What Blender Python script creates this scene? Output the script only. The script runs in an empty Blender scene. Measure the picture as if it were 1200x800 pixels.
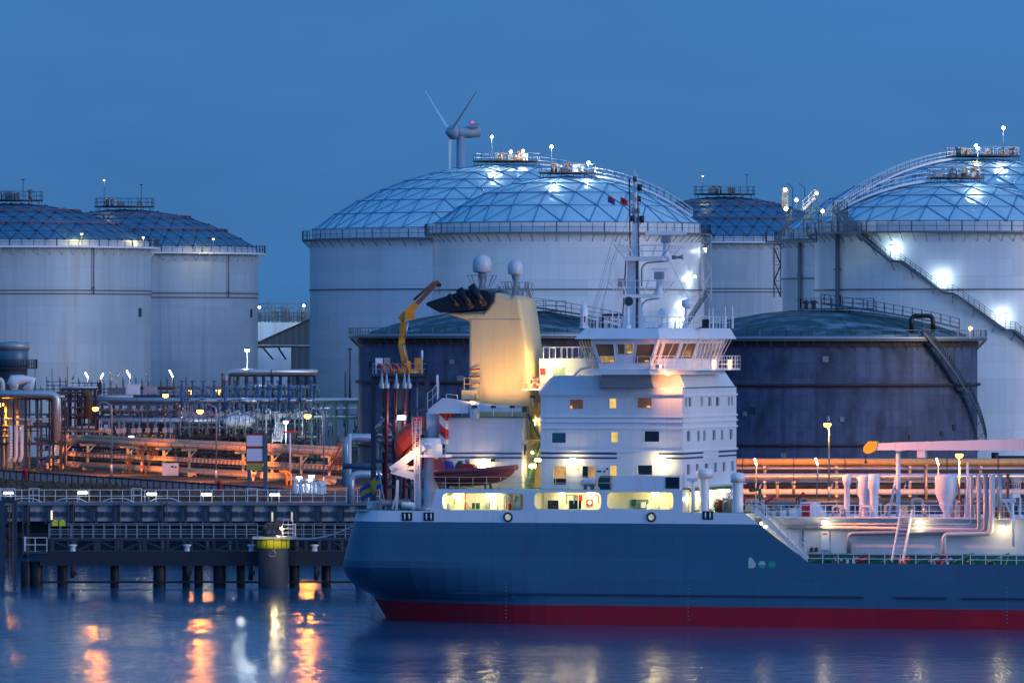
import bpy, math, random
from math import sin, cos, pi, sqrt, radians, atan2, asin, acos
from mathutils import Vector, Matrix
RN = random.Random(11)
scene = bpy.context.scene
COL = scene.collection

# ------------------------------------------------------------------ camera frame: photo pixel (1200x800) -> world
K, CZ = 1.2e-4, 23.8
def W(px, py, d):
    return Vector(((px-600)*K*d, d, CZ+(400-py)*K*d))
def ZD(py, d): return CZ+(400-py)*K*d
TH = radians(16); CT, ST = cos(TH), sin(TH); Y0 = 600.0
def S(px, py, t):                                   # photo pixel -> ship coordinates on the fore-and-aft plane y = t
    k = (px-600)*K
    s = (k*(Y0+t*CT)-t*ST)/(CT+k*ST)
    return Vector((s, t, CZ+(400-py)*K*(Y0-s*ST+t*CT)))
def F(px, py, s):                                   # photo pixel -> ship coordinates on the athwartships plane x = s
    k = (px-600)*K
    t = (k*(Y0-s*ST)-s*CT)/(ST-k*CT)
    return Vector((s, t, CZ+(400-py)*K*(Y0-s*ST+t*CT)))
SHIPF = (Vector((0, Y0, 0)), -TH)
WORLDF = (Vector((0, 0, 0)), 0.0)

# ------------------------------------------------------------------ mesh builder
class MB:
    def __init__(s): s.v=[]; s.f=[]; s.sm=[]; s.mi=[]; s.m=0
    def mat(s, i): s.m=i; return s
    def add(s, vs, fs, smooth=False):
        o=len(s.v); s.v+=[Vector(v) for v in vs]
        for f in fs: s.f.append([i+o for i in f]); s.sm.append(smooth); s.mi.append(s.m)
        return s
    def hexa(s, p):
        return s.add(p, [(0,3,2,1),(4,5,6,7),(0,1,5,4),(1,2,6,5),(2,3,7,6),(3,0,4,7)])
    def box(s, x0,x1,y0,y1,z0,z1):
        return s.hexa([(x0,y0,z0),(x1,y0,z0),(x1,y1,z0),(x0,y1,z0),(x0,y0,z1),(x1,y0,z1),(x1,y1,z1),(x0,y1,z1)])
    def frame(s, d):
        d=Vector(d).normalized(); a=Vector((0,0,1)) if abs(d.z)<.95 else Vector((1,0,0))
        u=d.cross(a).normalized(); return u, u.cross(d).normalized()
    def bar(s, a, b, r, n=6, r2=None):
        a=Vector(a); b=Vector(b)
        if (b-a).length<1e-6: return s
        u,w=s.frame(b-a); r2=r if r2 is None else r2; vs=[]
        for c,rr in ((a,r),(b,r2)):
            for i in range(n):
                t=2*pi*(i+.5)/n; vs.append(c+u*(rr*cos(t))+w*(rr*sin(t)))
        s.add(vs,[(i,(i+1)%n,n+(i+1)%n,n+i) for i in range(n)], n>6)
        o=len(s.v)-2*n
        for f in (list(range(n))[::-1], list(range(n,2*n))): s.f.append([i+o for i in f]); s.sm.append(False); s.mi.append(s.m)
        return s
    def beam(s, a, b, w, h):                        # rectangular bar, w across, h upright
        a=Vector(a); b=Vector(b); u,q=s.frame(b-a); u=u*(w/2); q=q*(h/2)
        return s.hexa([a-u-q,a+u-q,a+u+q,a-u+q,b-u-q,b+u-q,b+u+q,b-u+q])
    def tube(s, pts, r, n=8):
        pts=[Vector(p) for p in pts]; vs=[]; u=None
        for i,p in enumerate(pts):
            d=((pts[min(i+1,len(pts)-1)]-p).normalized()+(p-pts[max(i-1,0)]).normalized())
            d=d.normalized() if d.length>1e-6 else (pts[min(i+1,len(pts)-1)]-p).normalized()
            if u is None: u,w=s.frame(d)
            else:
                u=(u-d*u.dot(d)).normalized(); w=u.cross(d).normalized()
            rr=r[i] if isinstance(r,(list,tuple)) else r
            for k in range(n):
                t=2*pi*k/n; vs.append(p+u*(rr*cos(t))+w*(rr*sin(t)))
        fs=[(i*n+k,i*n+(k+1)%n,(i+1)*n+(k+1)%n,(i+1)*n+k) for i in range(len(pts)-1) for k in range(n)]
        s.add(vs,fs,True); o=len(s.v)-len(vs)
        for f in (list(range(n))[::-1], list(range(len(vs)-n,len(vs)))): s.f.append([i+o for i in f]); s.sm.append(False); s.mi.append(s.m)
        return s
    def pipe(s, pts, r, bend=None, n=10):           # tube with rounded elbows
        pts=[Vector(p) for p in pts]; bend=bend or r*2.2; out=[pts[0]]
        for i in range(1,len(pts)-1):
            a,b,c=pts[i-1],pts[i],pts[i+1]; e=min(bend,(a-b).length*.45,(c-b).length*.45)
            p=b+(a-b).normalized()*e; q=b+(c-b).normalized()*e
            for k in range(6):
                t=k/5; out.append(p*(1-t)**2+b*2*t*(1-t)+q*t*t)
        out.append(pts[-1]); return s.tube(out,r,n)
    def lathe(s, prof, c, n=24, a0=0, a1=2*pi, smooth=True, caps=False):
        c=Vector(c); full=abs(a1-a0-2*pi)<1e-6; m=n if full else n+1; vs=[]; fs=[]
        for r,z in prof:
            for k in range(m):
                a=a0+(a1-a0)*k/n; vs.append(c+Vector((r*cos(a),r*sin(a),z)))
        for i in range(len(prof)-1):
            for k in range(n):
                k2=(k+1)%m; fs.append((i*m+k,i*m+k2,(i+1)*m+k2,(i+1)*m+k))
        s.add(vs,fs,smooth)
        if caps:
            o=len(s.v)-len(vs)
            for f in (list(range(m))[::-1], list(range(len(vs)-m,len(vs)))): s.f.append([i+o for i in f]); s.sm.append(False); s.mi.append(s.m)
        return s
    def ball(s, c, r, n=12, sz=1):
        return s.lathe([(max(1e-4,r*sin(pi*i/8)),-r*sz*cos(pi*i/8)) for i in range(9)], c, n)
    def prism(s, poly, lo, hi, fn=None):            # polygon (u,v) swept from lo to hi; fn(u,v,w) -> point (default side view: x, y=w, z)
        fn=fn or (lambda u,v,w:(u,w,v)); n=len(poly)
        vs=[fn(u,v,lo) for u,v in poly]+[fn(u,v,hi) for u,v in poly]
        return s.add(vs,[list(range(n)),list(range(n,2*n))[::-1]]+[(i,i+n,(i+1)%n+n,(i+1)%n) for i in range(n)])
    def rail(s, pts, h=1.1, sp=1.5, r=.035, rails=(.5,1.0), up=None, n=4, toe=0):
        pts=[Vector(p) for p in pts]; up=Vector((0,0,1))
        for a,b in zip(pts,pts[1:]):
            L=(b-a).length
            if L<1e-4: continue
            k=max(1,round(L/sp))
            for i in range(k+1): 
                p=a+(b-a)*(i/k); s.bar(p,p+up*h,r,n)
            for q in rails: s.bar(a+up*h*q,b+up*h*q,r*.9,n)
            if toe: s.beam(a+up*toe/2,b+up*toe/2,.02,toe)
        return s
    def holed(s, u0,u1,v0,v1,holes,depth,fn,reveal=True):   # flat sheet with rectangular openings; fn(u,v,w): w = depth inwards
        us=sorted({u0,u1}|{h[0] for h in holes}|{h[1] for h in holes}); vs_=sorted({v0,v1}|{h[2] for h in holes}|{h[3] for h in holes})
        for i in range(len(us)-1):
            for j in range(len(vs_)-1):
                cu,cv=(us[i]+us[i+1])/2,(vs_[j]+vs_[j+1])/2
                if any(h[0]<cu<h[1] and h[2]<cv<h[3] for h in holes): continue
                s.add([fn(us[i],vs_[j],0),fn(us[i+1],vs_[j],0),fn(us[i+1],vs_[j+1],0),fn(us[i],vs_[j+1],0)],[(0,1,2,3)])
        if reveal:
            for a,b,c,d in holes:
                o=[(a,c),(b,c),(b,d),(a,d)]
                for k in range(4):
                    p,q=o[k],o[(k+1)%4]
                    s.add([fn(*p,0),fn(*q,0),fn(*q,depth),fn(*p,depth)],[(0,1,2,3)])
        return s
    def mesh(s, name, off):
        me=bpy.data.meshes.new(name); me.from_pydata([v-off for v in s.v],[],s.f)
        me.polygons.foreach_set('use_smooth',s.sm); me.polygons.foreach_set('material_index',s.mi); me.update(); return me
    def obj(s, name, mats, parent=None, label=None):
        off=BASE[parent.name]
        o=bpy.data.objects.new(name,s.mesh(name,off)); COL.objects.link(o); o.parent=parent; BASE[o.name]=off
        for m in (mats if isinstance(mats,(list,tuple)) else [mats]): o.data.materials.append(m)
        if label: o['label']=label
        return o
    def solo(s, name, mats, label, cat, group=None, fr=WORLDF, kind=None):
        xs=[v.x for v in s.v]; ys=[v.y for v in s.v]; zs=[v.z for v in s.v]
        off=Vector(((min(xs)+max(xs))/2,(min(ys)+max(ys))/2,min(zs)))
        o=bpy.data.objects.new(name,s.mesh(name,off)); COL.objects.link(o); place(o,off,fr); BASE[o.name]=off
        for m in (mats if isinstance(mats,(list,tuple)) else [mats]): o.data.materials.append(m)
        tag(o,label,cat,group,kind); return o
BASE={}
def place(o, off, fr):
    o.location=fr[0]+Matrix.Rotation(fr[1],3,'Z')@Vector(off); o.rotation_euler=(0,0,fr[1])
def tag(o, label=None, cat=None, group=None, kind=None):
    for k,v in (('label',label),('category',cat),('group',group),('kind',kind)):
        if v: o[k]=v
def thing(name, label, cat, base=(0,0,0), group=None, fr=WORLDF):
    o=bpy.data.objects.new(name,None); COL.objects.link(o); o.empty_display_size=.5
    place(o,base,fr); BASE[o.name]=Vector(base); tag(o,label,cat,group); return o
def copy_tree(o, parent=None):
    c=o.copy(); COL.objects.link(c); BASE[c.name]=BASE.get(o.name,Vector())
    if parent: c.parent=parent
    for ch in [x for x in COL.objects if x.parent==o]: copy_tree(ch,c)
    return c
def dup(o, off, label, fr=WORLDF):
    c=copy_tree(o); place(c,off,fr); c['label']=label; return c
def light(p, col, power, r=.12, parent=None, fr=WORLDF, spot=None, aim=None, name='lamp_light'):
    l=bpy.data.lights.new(name,'SPOT' if spot else 'POINT'); l.color=col; l.energy=power; l.shadow_soft_size=r
    o=bpy.data.objects.new(name,l); COL.objects.link(o)
    if spot: l.spot_size=spot; l.spot_blend=.6
    if parent is not None:
        o.parent=parent; o.location=Vector(p)-BASE[parent.name]
        if aim is not None: o.rotation_euler=(Vector(aim)-Vector(p)).to_track_quat('-Z','Y').to_euler()
    else:
        place(o,p,fr)
        if aim is not None: o.rotation_euler=(Vector(aim)-Vector(p)).to_track_quat('-Z','Y').to_euler()
    return o
ORD=['leftmost','second from the left','third from the left','fourth from the left','fifth from the left','sixth from the left','seventh from the left','eighth from the left','ninth from the left','tenth from the left','eleventh from the left','twelfth from the left','thirteenth from the left','fourteenth from the left']
def nth(i,n): return 'rightmost' if i==n-1 else ORD[i]

# ------------------------------------------------------------------ procedural materials
def nt(name):
    m=bpy.data.materials.new(name); m.use_nodes=True; t=m.node_tree; b=t.nodes['Principled BSDF']; return m,t,b
def N(t, kind, **kw):
    n=t.nodes.new(kind)
    for k,v in kw.items():
        if k.startswith('i_'):
            q=k[2:]; n.inputs[int(q) if q.isdigit() else q].default_value=v
        else: setattr(n,k,v)
    return n
def coords(t, sc=(1,1,1), src='Object'):
    tc=N(t,'ShaderNodeTexCoord'); mp=N(t,'ShaderNodeMapping'); mp.inputs['Scale'].default_value=sc
    t.links.new(tc.outputs[src],mp.inputs['Vector']); return mp.outputs['Vector']
def mk(name, col, rough=.5, metal=0, var=.2, sc=1.5, streak=0, dirt=None, bump=0, ior=None):
    m,t,b=nt(name); L=t.links.new
    b.inputs['Roughness'].default_value=rough; b.inputs['Metallic'].default_value=metal
    n=N(t,'ShaderNodeTexNoise',i_Scale=sc,i_Detail=6,i_Roughness=.6); L(coords(t),n.inputs['Vector'])
    mx=N(t,'ShaderNodeMix',data_type='RGBA'); mx.inputs[6].default_value=(*[c*(1-var) for c in col],1); mx.inputs[7].default_value=(*[min(1,c*(1+var)) for c in col],1)
    L(n.outputs['Fac'],mx.inputs[0]); out=mx.outputs[2]
    if streak:
        n2=N(t,'ShaderNodeTexNoise',i_Scale=1.0,i_Detail=5,i_Roughness=.65); L(coords(t,(1.6,1.6,.06)),n2.inputs['Vector'])
        r=N(t,'ShaderNodeMapRange'); r.inputs['From Min'].default_value=.5; r.inputs['From Max'].default_value=.75; r.inputs['To Max'].default_value=streak; L(n2.outputs['Fac'],r.inputs['Value'])
        m2=N(t,'ShaderNodeMix',data_type='RGBA'); d=dirt or [c*.35 for c in col]; m2.inputs[7].default_value=(*d,1)
        L(r.outputs[0],m2.inputs[0]); L(out,m2.inputs[6]); out=m2.outputs[2]
    L(out,b.inputs['Base Color'])
    mr=N(t,'ShaderNodeMapRange'); mr.inputs['To Min'].default_value=max(.03,rough-.12); mr.inputs['To Max'].default_value=min(1,rough+.15); L(n.outputs['Fac'],mr.inputs['Value']); L(mr.outputs[0],b.inputs['Roughness'])
    if bump:
        bp=N(t,'ShaderNodeBump',i_Strength=bump,i_Distance=.05); L(n.outputs['Fac'],bp.inputs['Height']); L(bp.outputs[0],b.inputs['Normal'])
    return m
def emit(name, col, st, warm=None):
    m,t,b=nt(name); b.inputs['Base Color'].default_value=(*col,1); b.inputs['Emission Color'].default_value=(*col,1); b.inputs['Emission Strength'].default_value=st; b.inputs['Roughness'].default_value=.3
    if warm:                                        # uneven interior seen through a lit pane
        n=N(t,'ShaderNodeTexNoise',i_Scale=2.2,i_Detail=4); t.links.new(coords(t),n.inputs['Vector'])
        r=N(t,'ShaderNodeMapRange'); r.inputs['From Min'].default_value=.42; r.inputs['From Max'].default_value=.62; r.inputs['To Min'].default_value=st*warm; r.inputs['To Max'].default_value=st
        t.links.new(n.outputs['Fac'],r.inputs['Value']); t.links.new(r.outputs[0],b.inputs['Emission Strength'])
    return m
def plated(name, col, pw, ph, rough, seam=.78, streak=.35, var=.07, dirt=None, metal=0, blotch=0):
    """shell plates round a tank: courses pw x ph metres with thin seams and run-off streaks"""
    m,t,b=nt(name); L=t.links.new
    tc=N(t,'ShaderNodeTexCoord'); sp=N(t,'ShaderNodeSeparateXYZ'); L(tc.outputs['Object'],sp.inputs[0])
    at=N(t,'ShaderNodeMath',operation='ARCTAN2'); L(sp.outputs['Y'],at.inputs[0]); L(sp.outputs['X'],at.inputs[1])
    mu=N(t,'ShaderNodeMath',operation='MULTIPLY'); mu.inputs[1].default_value=22.0; L(at.outputs[0],mu.inputs[0])
    cb=N(t,'ShaderNodeCombineXYZ'); L(mu.outputs[0],cb.inputs['X']); L(sp.outputs['Z'],cb.inputs['Y'])
    br=N(t,'ShaderNodeTexBrick'); br.inputs['Scale'].default_value=1; br.inputs['Brick Width'].default_value=pw; br.inputs['Row Height'].default_value=ph
    br.inputs['Mortar Size'].default_value=.05; br.inputs['Mortar Smooth'].default_value=.6
    br.inputs['Color1'].default_value=(*[c*(1-var) for c in col],1); br.inputs['Color2'].default_value=(*[c*(1+var) for c in col],1); br.inputs['Mortar'].default_value=(*[c*seam for c in col],1)
    L(cb.outputs[0],br.inputs['Vector']); out=br.outputs['Color']
    for sc,amt,lo,hi in (((.9,.9,.035),streak,.48,.72),((.16,.16,.02),streak*.6,.45,.7),((.35,.35,.2),blotch,.47,.66)):
        if not amt: continue
        n=N(t,'ShaderNodeTexNoise',i_Scale=1,i_Detail=6,i_Roughness=.6); L(coords(t,sc),n.inputs['Vector'])
        r=N(t,'ShaderNodeMapRange'); r.inputs['From Min'].default_value=lo; r.inputs['From Max'].default_value=hi; r.inputs['To Max'].default_value=amt; L(n.outputs['Fac'],r.inputs['Value'])
        x=N(t,'ShaderNodeMix',data_type='RGBA'); x.inputs[7].default_value=(*(dirt or [c*.45 for c in col]),1); L(r.outputs[0],x.inputs[0]); L(out,x.inputs[6]); out=x.outputs[2]
    L(out,b.inputs['Base Color']); b.inputs['Roughness'].default_value=rough; b.inputs['Metallic'].default_value=metal
    return m
def banded(name, c1, c2, period, ax='X', duty=.5, rough=.5, slope=0):
    """two-colour stripes (blocks, hazard bands) fixed to the thing"""
    m,t,b=nt(name); L=t.links.new
    tc=N(t,'ShaderNodeTexCoord'); sp=N(t,'ShaderNodeSeparateXYZ'); L(tc.outputs['Object'],sp.inputs[0])
    src=sp.outputs[ax]
    if slope:
        a=N(t,'ShaderNodeMath',operation='MULTIPLY_ADD'); a.inputs[1].default_value=slope; L(sp.outputs['X'],a.inputs[0]); L(src,a.inputs[2]); src=a.outputs[0]
    d=N(t,'ShaderNodeMath',operation='DIVIDE'); d.inputs[1].default_value=period; L(src,d.inputs[0])
    f=N(t,'ShaderNodeMath',operation='FRACT'); L(d.outputs[0],f.inputs[0])
    g=N(t,'ShaderNodeMath',operation='GREATER_THAN'); g.inputs[1].default_value=duty; L(f.outputs[0],g.inputs[0])
    x=N(t,'ShaderNodeMix',data_type='RGBA'); x.inputs[6].default_value=(*c1,1); x.inputs[7].default_value=(*c2,1); L(g.outputs[0],x.inputs[0])
    n=N(t,'ShaderNodeTexNoise',i_Scale=2.5,i_Detail=5); L(coords(t),n.inputs['Vector'])
    y=N(t,'ShaderNodeMix',data_type='RGBA',blend_type='MULTIPLY'); y.inputs[0].default_value=.35; L(x.outputs[2],y.inputs[6]); L(n.outputs['Color'],y.inputs[7])
    L(y.outputs[2],b.inputs['Base Color']); b.inputs['Roughness'].default_value=rough; return m

SODIUM=(1,.27,.015); LEDC=(.86,.97,1); WARM=(1,.74,.30)
WHITE=mk('white_paint',(.78,.79,.80),.38,var=.05,sc=.8,streak=.22,dirt=(.50,.44,.38))
def sheeted(name,col,rough,w,h,seam,var,streak,dirt,bump=.25,metal=0):
    """welded plating on flat walls: w x h metre sheets, faint seams, run-off streaks"""
    m,t,b=nt(name); L=t.links.new; b.inputs['Roughness'].default_value=rough
    tc=N(t,'ShaderNodeTexCoord'); sp=N(t,'ShaderNodeSeparateXYZ'); L(tc.outputs['Object'],sp.inputs[0])
    ad=N(t,'ShaderNodeMath',operation='ADD'); L(sp.outputs['X'],ad.inputs[0]); L(sp.outputs['Y'],ad.inputs[1])
    cb=N(t,'ShaderNodeCombineXYZ'); L(ad.outputs[0],cb.inputs['X']); L(sp.outputs['Z'],cb.inputs['Y'])
    br=N(t,'ShaderNodeTexBrick'); br.inputs['Scale'].default_value=1; br.inputs['Brick Width'].default_value=w; br.inputs['Row Height'].default_value=h; br.inputs['Mortar Size'].default_value=.022; br.inputs['Mortar Smooth'].default_value=.8
    for k,f in (('Color1',1-var),('Color2',1+var),('Mortar',seam)): br.inputs[k].default_value=(*[min(.95,c*f) for c in col],1)
    L(cb.outputs[0],br.inputs['Vector']); out=br.outputs['Color']
    for sc,amt,lo,hi in (((1.5,1.5,.07),streak,.52,.74),((.3,.3,.12),streak*.7,.45,.75)):
        n=N(t,'ShaderNodeTexNoise',i_Scale=1,i_Detail=6,i_Roughness=.65); L(coords(t,sc),n.inputs['Vector'])
        r=N(t,'ShaderNodeMapRange'); r.inputs['From Min'].default_value=lo; r.inputs['From Max'].default_value=hi; r.inputs['To Max'].default_value=amt; L(n.outputs['Fac'],r.inputs['Value'])
        x=N(t,'ShaderNodeMix',data_type='RGBA'); x.inputs[7].default_value=(*dirt,1); L(r.outputs[0],x.inputs[0]); L(out,x.inputs[6]); out=x.outputs[2]
    L(out,b.inputs['Base Color'])
    n=N(t,'ShaderNodeTexNoise',i_Scale=.7,i_Detail=3); L(coords(t),n.inputs['Vector'])
    a2=N(t,'ShaderNodeMath',operation='MULTIPLY_ADD'); a2.inputs[1].default_value=-.35; L(br.outputs['Fac'],a2.inputs[0]); L(n.outputs['Fac'],a2.inputs[2])
    bp=N(t,'ShaderNodeBump',i_Strength=bump,i_Distance=.05); L(a2.outputs[0],bp.inputs['Height']); L(bp.outputs[0],b.inputs['Normal'])
    return m
WHITE2=mk('white_trim',(.8,.81,.82),.4,var=.06)
PANELW=sheeted('fairing_white',(.79,.80,.81),.36,5.5,2.75,.80,.03,.26,(.48,.41,.34))
GREYP=mk('grey_panel_paint',(.26,.28,.30),.5,var=.08)
HULLB=sheeted('hull_blue',(.043,.138,.212),.38,7.0,1.9,.72,.06,.34,(.05,.085,.12),.35)
HULLR=sheeted('antifouling_red',(.50,.004,.020),.8,7.0,1.9,.75,.10,.45,(.22,.01,.02),.3)
STRIPE=mk('stripe_navy',(.012,.03,.12),.4,var=.05)
CREAM=sheeted('funnel_cream',(.80,.62,.32),.42,4.0,2.4,.85,.03,.28,(.42,.30,.17))
BLACK=mk('funnel_black',(.004,.006,.012),.4,var=.2)
DKSTEEL=mk('dark_steel',(.022,.036,.06),.5,var=.3)
BLSTEEL=mk('blue_grey_steel',(.07,.11,.15),.5,var=.25)
GALV=mk('galvanised_steel',(.36,.39,.42),.42,metal=.5,var=.2,sc=3)
GALVD=mk('weathered_steel',(.17,.19,.21),.5,metal=.4,var=.3,sc=3)
PIPE=mk('silver_pipe_cladding',(.55,.57,.58),.3,metal=.55,var=.12,sc=1,streak=.2)
PIPEY=mk('pipe_paint_lamp_yellow',(.55,.36,.14),.4,var=.2,streak=.3,dirt=(.2,.12,.06))  # yellow of the lamp light put into the colour of the upper right pipes
PIPEO=mk('pipe_paint_lamp_orange',(.60,.45,.29),.38,var=.15,streak=.25,dirt=(.3,.2,.12))  # pipe colour warmed to carry the orange of the sodium lamps
PIPEW=mk('painted_pipe',(.62,.62,.6),.38,var=.15,streak=.25,dirt=(.3,.22,.15))
RUST=mk('rusty_steel',(.16,.075,.04),.7,var=.4,sc=2)
RAILB=mk('railing_dark_paint',(.06,.09,.13),.5,var=.2)
RAILW=mk('railing_white_paint',(.74,.76,.78),.4,var=.08)
REDP=mk('red_paint',(.45,.02,.025),.42,var=.15)
ORANGE=mk('lifeboat_orange',(.75,.07,.02),.32,var=.06)
BOATR=mk('boat_dark_red',(.36,.06,.07),.5,var=.15,sc=3)
TUBE=mk('boat_rubber_tube',(.22,.05,.06),.6,var=.15)
YEL=mk('yellow_crane_paint',(1.0,.30,.004),.4,var=.2,sc=3,streak=.3)
YELB=mk('dolphin_yellow',(.78,.74,.01),.55,var=.22,sc=1.2,streak=.4,dirt=(.2,.16,.04))
GREEN=mk('deck_green',(.01,.14,.10),.5,var=.2)
GREEND=mk('machinery_green',(.015,.10,.075),.5,var=.2)
TEALG=mk('dark_green_cover',(.012,.07,.085),.6,var=.2)
BLUEP=mk('blue_cloth',(.02,.06,.4),.7,var=.2)
CONC=mk('concrete',(.38,.40,.41),.8,var=.25,sc=1.2,streak=.55,dirt=(.10,.11,.10),bump=.3)
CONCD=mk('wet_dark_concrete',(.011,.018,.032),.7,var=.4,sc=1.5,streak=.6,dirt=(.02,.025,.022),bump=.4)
PILE=mk('tarred_pile',(.005,.008,.015),.55,var=.4,sc=2,bump=.3)
SHEDM=banded('corrugated_cladding',(.32,.26,.22),(.26,.21,.18),1.3,'X',.55)
RUBBER=mk('black_rubber',(.012,.012,.013),.6)
DOMEP=mk('radome_grp',(.62,.64,.66),.35,var=.06,streak=.15)
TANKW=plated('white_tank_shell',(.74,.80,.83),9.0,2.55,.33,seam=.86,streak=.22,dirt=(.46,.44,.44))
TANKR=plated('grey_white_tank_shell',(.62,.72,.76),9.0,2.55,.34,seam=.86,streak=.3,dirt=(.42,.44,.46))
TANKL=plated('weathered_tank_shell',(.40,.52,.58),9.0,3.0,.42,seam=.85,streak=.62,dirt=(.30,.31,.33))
TANKD=plated('dark_concrete_shell',(.098,.135,.225),4.4,2.2,.72,seam=.62,streak=.75,var=.16,dirt=(.030,.042,.075),blotch=.85)
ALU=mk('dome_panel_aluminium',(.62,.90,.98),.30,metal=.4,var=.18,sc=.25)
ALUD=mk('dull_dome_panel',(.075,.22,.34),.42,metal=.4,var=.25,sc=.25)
STRUT=mk('dome_strut',(.07,.25,.42),.45,metal=.3,var=.2)
def patchy(name,c1,c2):
    m,t,b=nt(name); L=t.links.new
    n=N(t,'ShaderNodeTexNoise',i_Scale=1,i_Detail=8,i_Roughness=.62); L(coords(t,(.22,.5,.5)),n.inputs['Vector'])
    r=N(t,'ShaderNodeMapRange'); r.inputs['From Min'].default_value=.50; r.inputs['From Max'].default_value=.62; L(n.outputs['Fac'],r.inputs['Value'])
    x=N(t,'ShaderNodeMix',data_type='RGBA'); x.inputs[6].default_value=(*c1,1); x.inputs[7].default_value=(*c2,1); L(r.outputs[0],x.inputs[0]); L(x.outputs[2],b.inputs['Base Color']); b.inputs['Roughness'].default_value=.6; return m
DOMED=patchy('weathered_dark_roof',(.022,.075,.085),(.16,.27,.32))
HAZRW=banded('red_white_hazard',(.55,.03,.03),(.75,.75,.75),1.6,'Z',.55,slope=.9)
POLERW=banded('red_white_pole_bands',(.6,.04,.03),(.75,.72,.7),.9,'Z',.5)
KERBM=banded('kerb_blocks_lamp_orange',(.03,.04,.06),(.92,.42,.34),1.05,'X',.12)  # orange lamp glow painted into the block colour; joints are plain dark
BULBS=emit('sodium_bulb',(1,.37,.04),15); BULBL=emit('led_bulb',(.88,.97,1),14); BULBW=emit('warm_bulb',(1,.72,.25),75); BULBF=emit('fluorescent_tube',(1,.93,.72),6); BULBO=emit('orange_bulb',(1,.45,.12),12); REDL=emit('red_beacon',(1,.05,.08),2)
GLASS=mk('dark_glass',(.008,.013,.02),.06,var=.1); GLASST=mk('teal_glass',(.02,.10,.14),.12,var=.2); GLASSG=mk('green_blind',(.16,.26,.22),.35,var=.1)
LITY=emit('lit_curtain_window',(1,.62,.12),.85,.6); LITB=emit('dim_lit_window',(.42,.15,.05),.18,.25); LITW=emit('lit_cabin_window',(.75,.40,.13),.55,.15); LITC=emit('wheelhouse_lit_glass',(.60,.26,.05),.20,.02)
# ------------------------------------------------------------------ camera, sky, sun
cam=bpy.data.cameras.new('camera'); co=bpy.data.objects.new('camera',cam); COL.objects.link(co)
co.location=(0,0,CZ); co.rotation_euler=(pi/2,0,0); cam.lens=250; cam.sensor_width=36; cam.clip_start=5; cam.clip_end=60000; scene.camera=co
scene.view_settings.view_transform='Standard'; scene.view_settings.look='None'; scene.view_settings.exposure=0; scene.view_settings.gamma=1
scene.cycles.use_denoising=True; scene.cycles.sample_clamp_indirect=4; scene.cycles.max_bounces=6; scene.cycles.diffuse_bounces=3; scene.cycles.glossy_bounces=3
w=bpy.data.worlds.new('World'); scene.world=w; w.use_nodes=True; t=w.node_tree; L=t.links.new; bg=t.nodes['Background']; t.nodes.remove(bg)
tc=N(t,'ShaderNodeTexCoord'); sp=N(t,'ShaderNodeSeparateXYZ'); L(tc.outputs['Generated'],sp.inputs[0])
rh=N(t,'ShaderNodeValToRGB'); e=rh.color_ramp.elements                   # dusk glow: dark blue ahead (-> 0), bright behind the camera (-> 1)
e[0].position=0; e[0].color=(.045,.176,.44,1); e[1].position=1; e[1].color=(.215,.52,1.13,1)
q=rh.color_ramp.elements.new(.30); q.color=(.048,.19,.46,1); q=rh.color_ramp.elements.new(.65); q.color=(.09,.29,.80,1)
mr=N(t,'ShaderNodeMapRange'); mr.inputs['From Min'].default_value=1; mr.inputs['From Max'].default_value=-1; dp=N(t,'ShaderNodeVectorMath',operation='DOT_PRODUCT'); dp.inputs[1].default_value=(-.62,.785,0); L(tc.outputs['Generated'],dp.inputs[0]); L(dp.outputs['Value'],mr.inputs['Value']); L(mr.outputs[0],rh.inputs['Fac'])
rz=N(t,'ShaderNodeMapRange',interpolation_type='SMOOTHSTEP'); rz.inputs['From Max'].default_value=.075; rz.inputs['From Min'].default_value=.0; L(sp.outputs['Z'],rz.inputs['Value'])
zc=N(t,'ShaderNodeMix',data_type='RGBA',blend_type='MULTIPLY'); zc.inputs[0].default_value=1; L(rh.outputs['Color'],zc.inputs[6])
tz=N(t,'ShaderNodeMix',data_type='RGBA'); tz.inputs[6].default_value=(1.04,1.0,.98,1); tz.inputs[7].default_value=(.94,.98,1.02,1); L(rz.outputs[0],tz.inputs[0]); L(tz.outputs[2],zc.inputs[7])
cl=N(t,'ShaderNodeTexNoise',i_Scale=1,i_Detail=4,i_Roughness=.55); mpc=N(t,'ShaderNodeMapping'); mpc.inputs['Scale'].default_value=(9,9,34); L(tc.outputs['Generated'],mpc.inputs['Vector']); L(mpc.outputs['Vector'],cl.inputs['Vector'])
cr_=N(t,'ShaderNodeMapRange'); cr_.inputs['From Min'].default_value=.3; cr_.inputs['From Max'].default_value=.7; cr_.inputs['To Min'].default_value=.90; cr_.inputs['To Max'].default_value=1.09; L(cl.outputs['Fac'],cr_.inputs['Value'])
zz_=N(t,'ShaderNodeMix',data_type='RGBA',blend_type='MULTIPLY'); zz_.inputs[0].default_value=1; L(zc.outputs[2],zz_.inputs[6]); L(cr_.outputs[0],zz_.inputs[7]); zc=zz_
b1=N(t,'ShaderNodeBackground'); b1.inputs['Strength'].default_value=1; L(zc.outputs[2],b1.inputs['Color'])
sk=N(t,'ShaderNodeTexSky',sky_type='NISHITA'); sk.sun_disc=False; sk.sun_elevation=radians(1.0); sk.sun_rotation=radians(120); sk.air_density=1.2
b2=N(t,'ShaderNodeBackground'); b2.inputs['Strength'].default_value=.006; L(sk.outputs[0],b2.inputs['Color'])
ad=N(t,'ShaderNodeAddShader'); L(b1.outputs[0],ad.inputs[0]); L(b2.outputs[0],ad.inputs[1]); L(ad.outputs[0],t.nodes['World Output'].inputs['Surface'])
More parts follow.
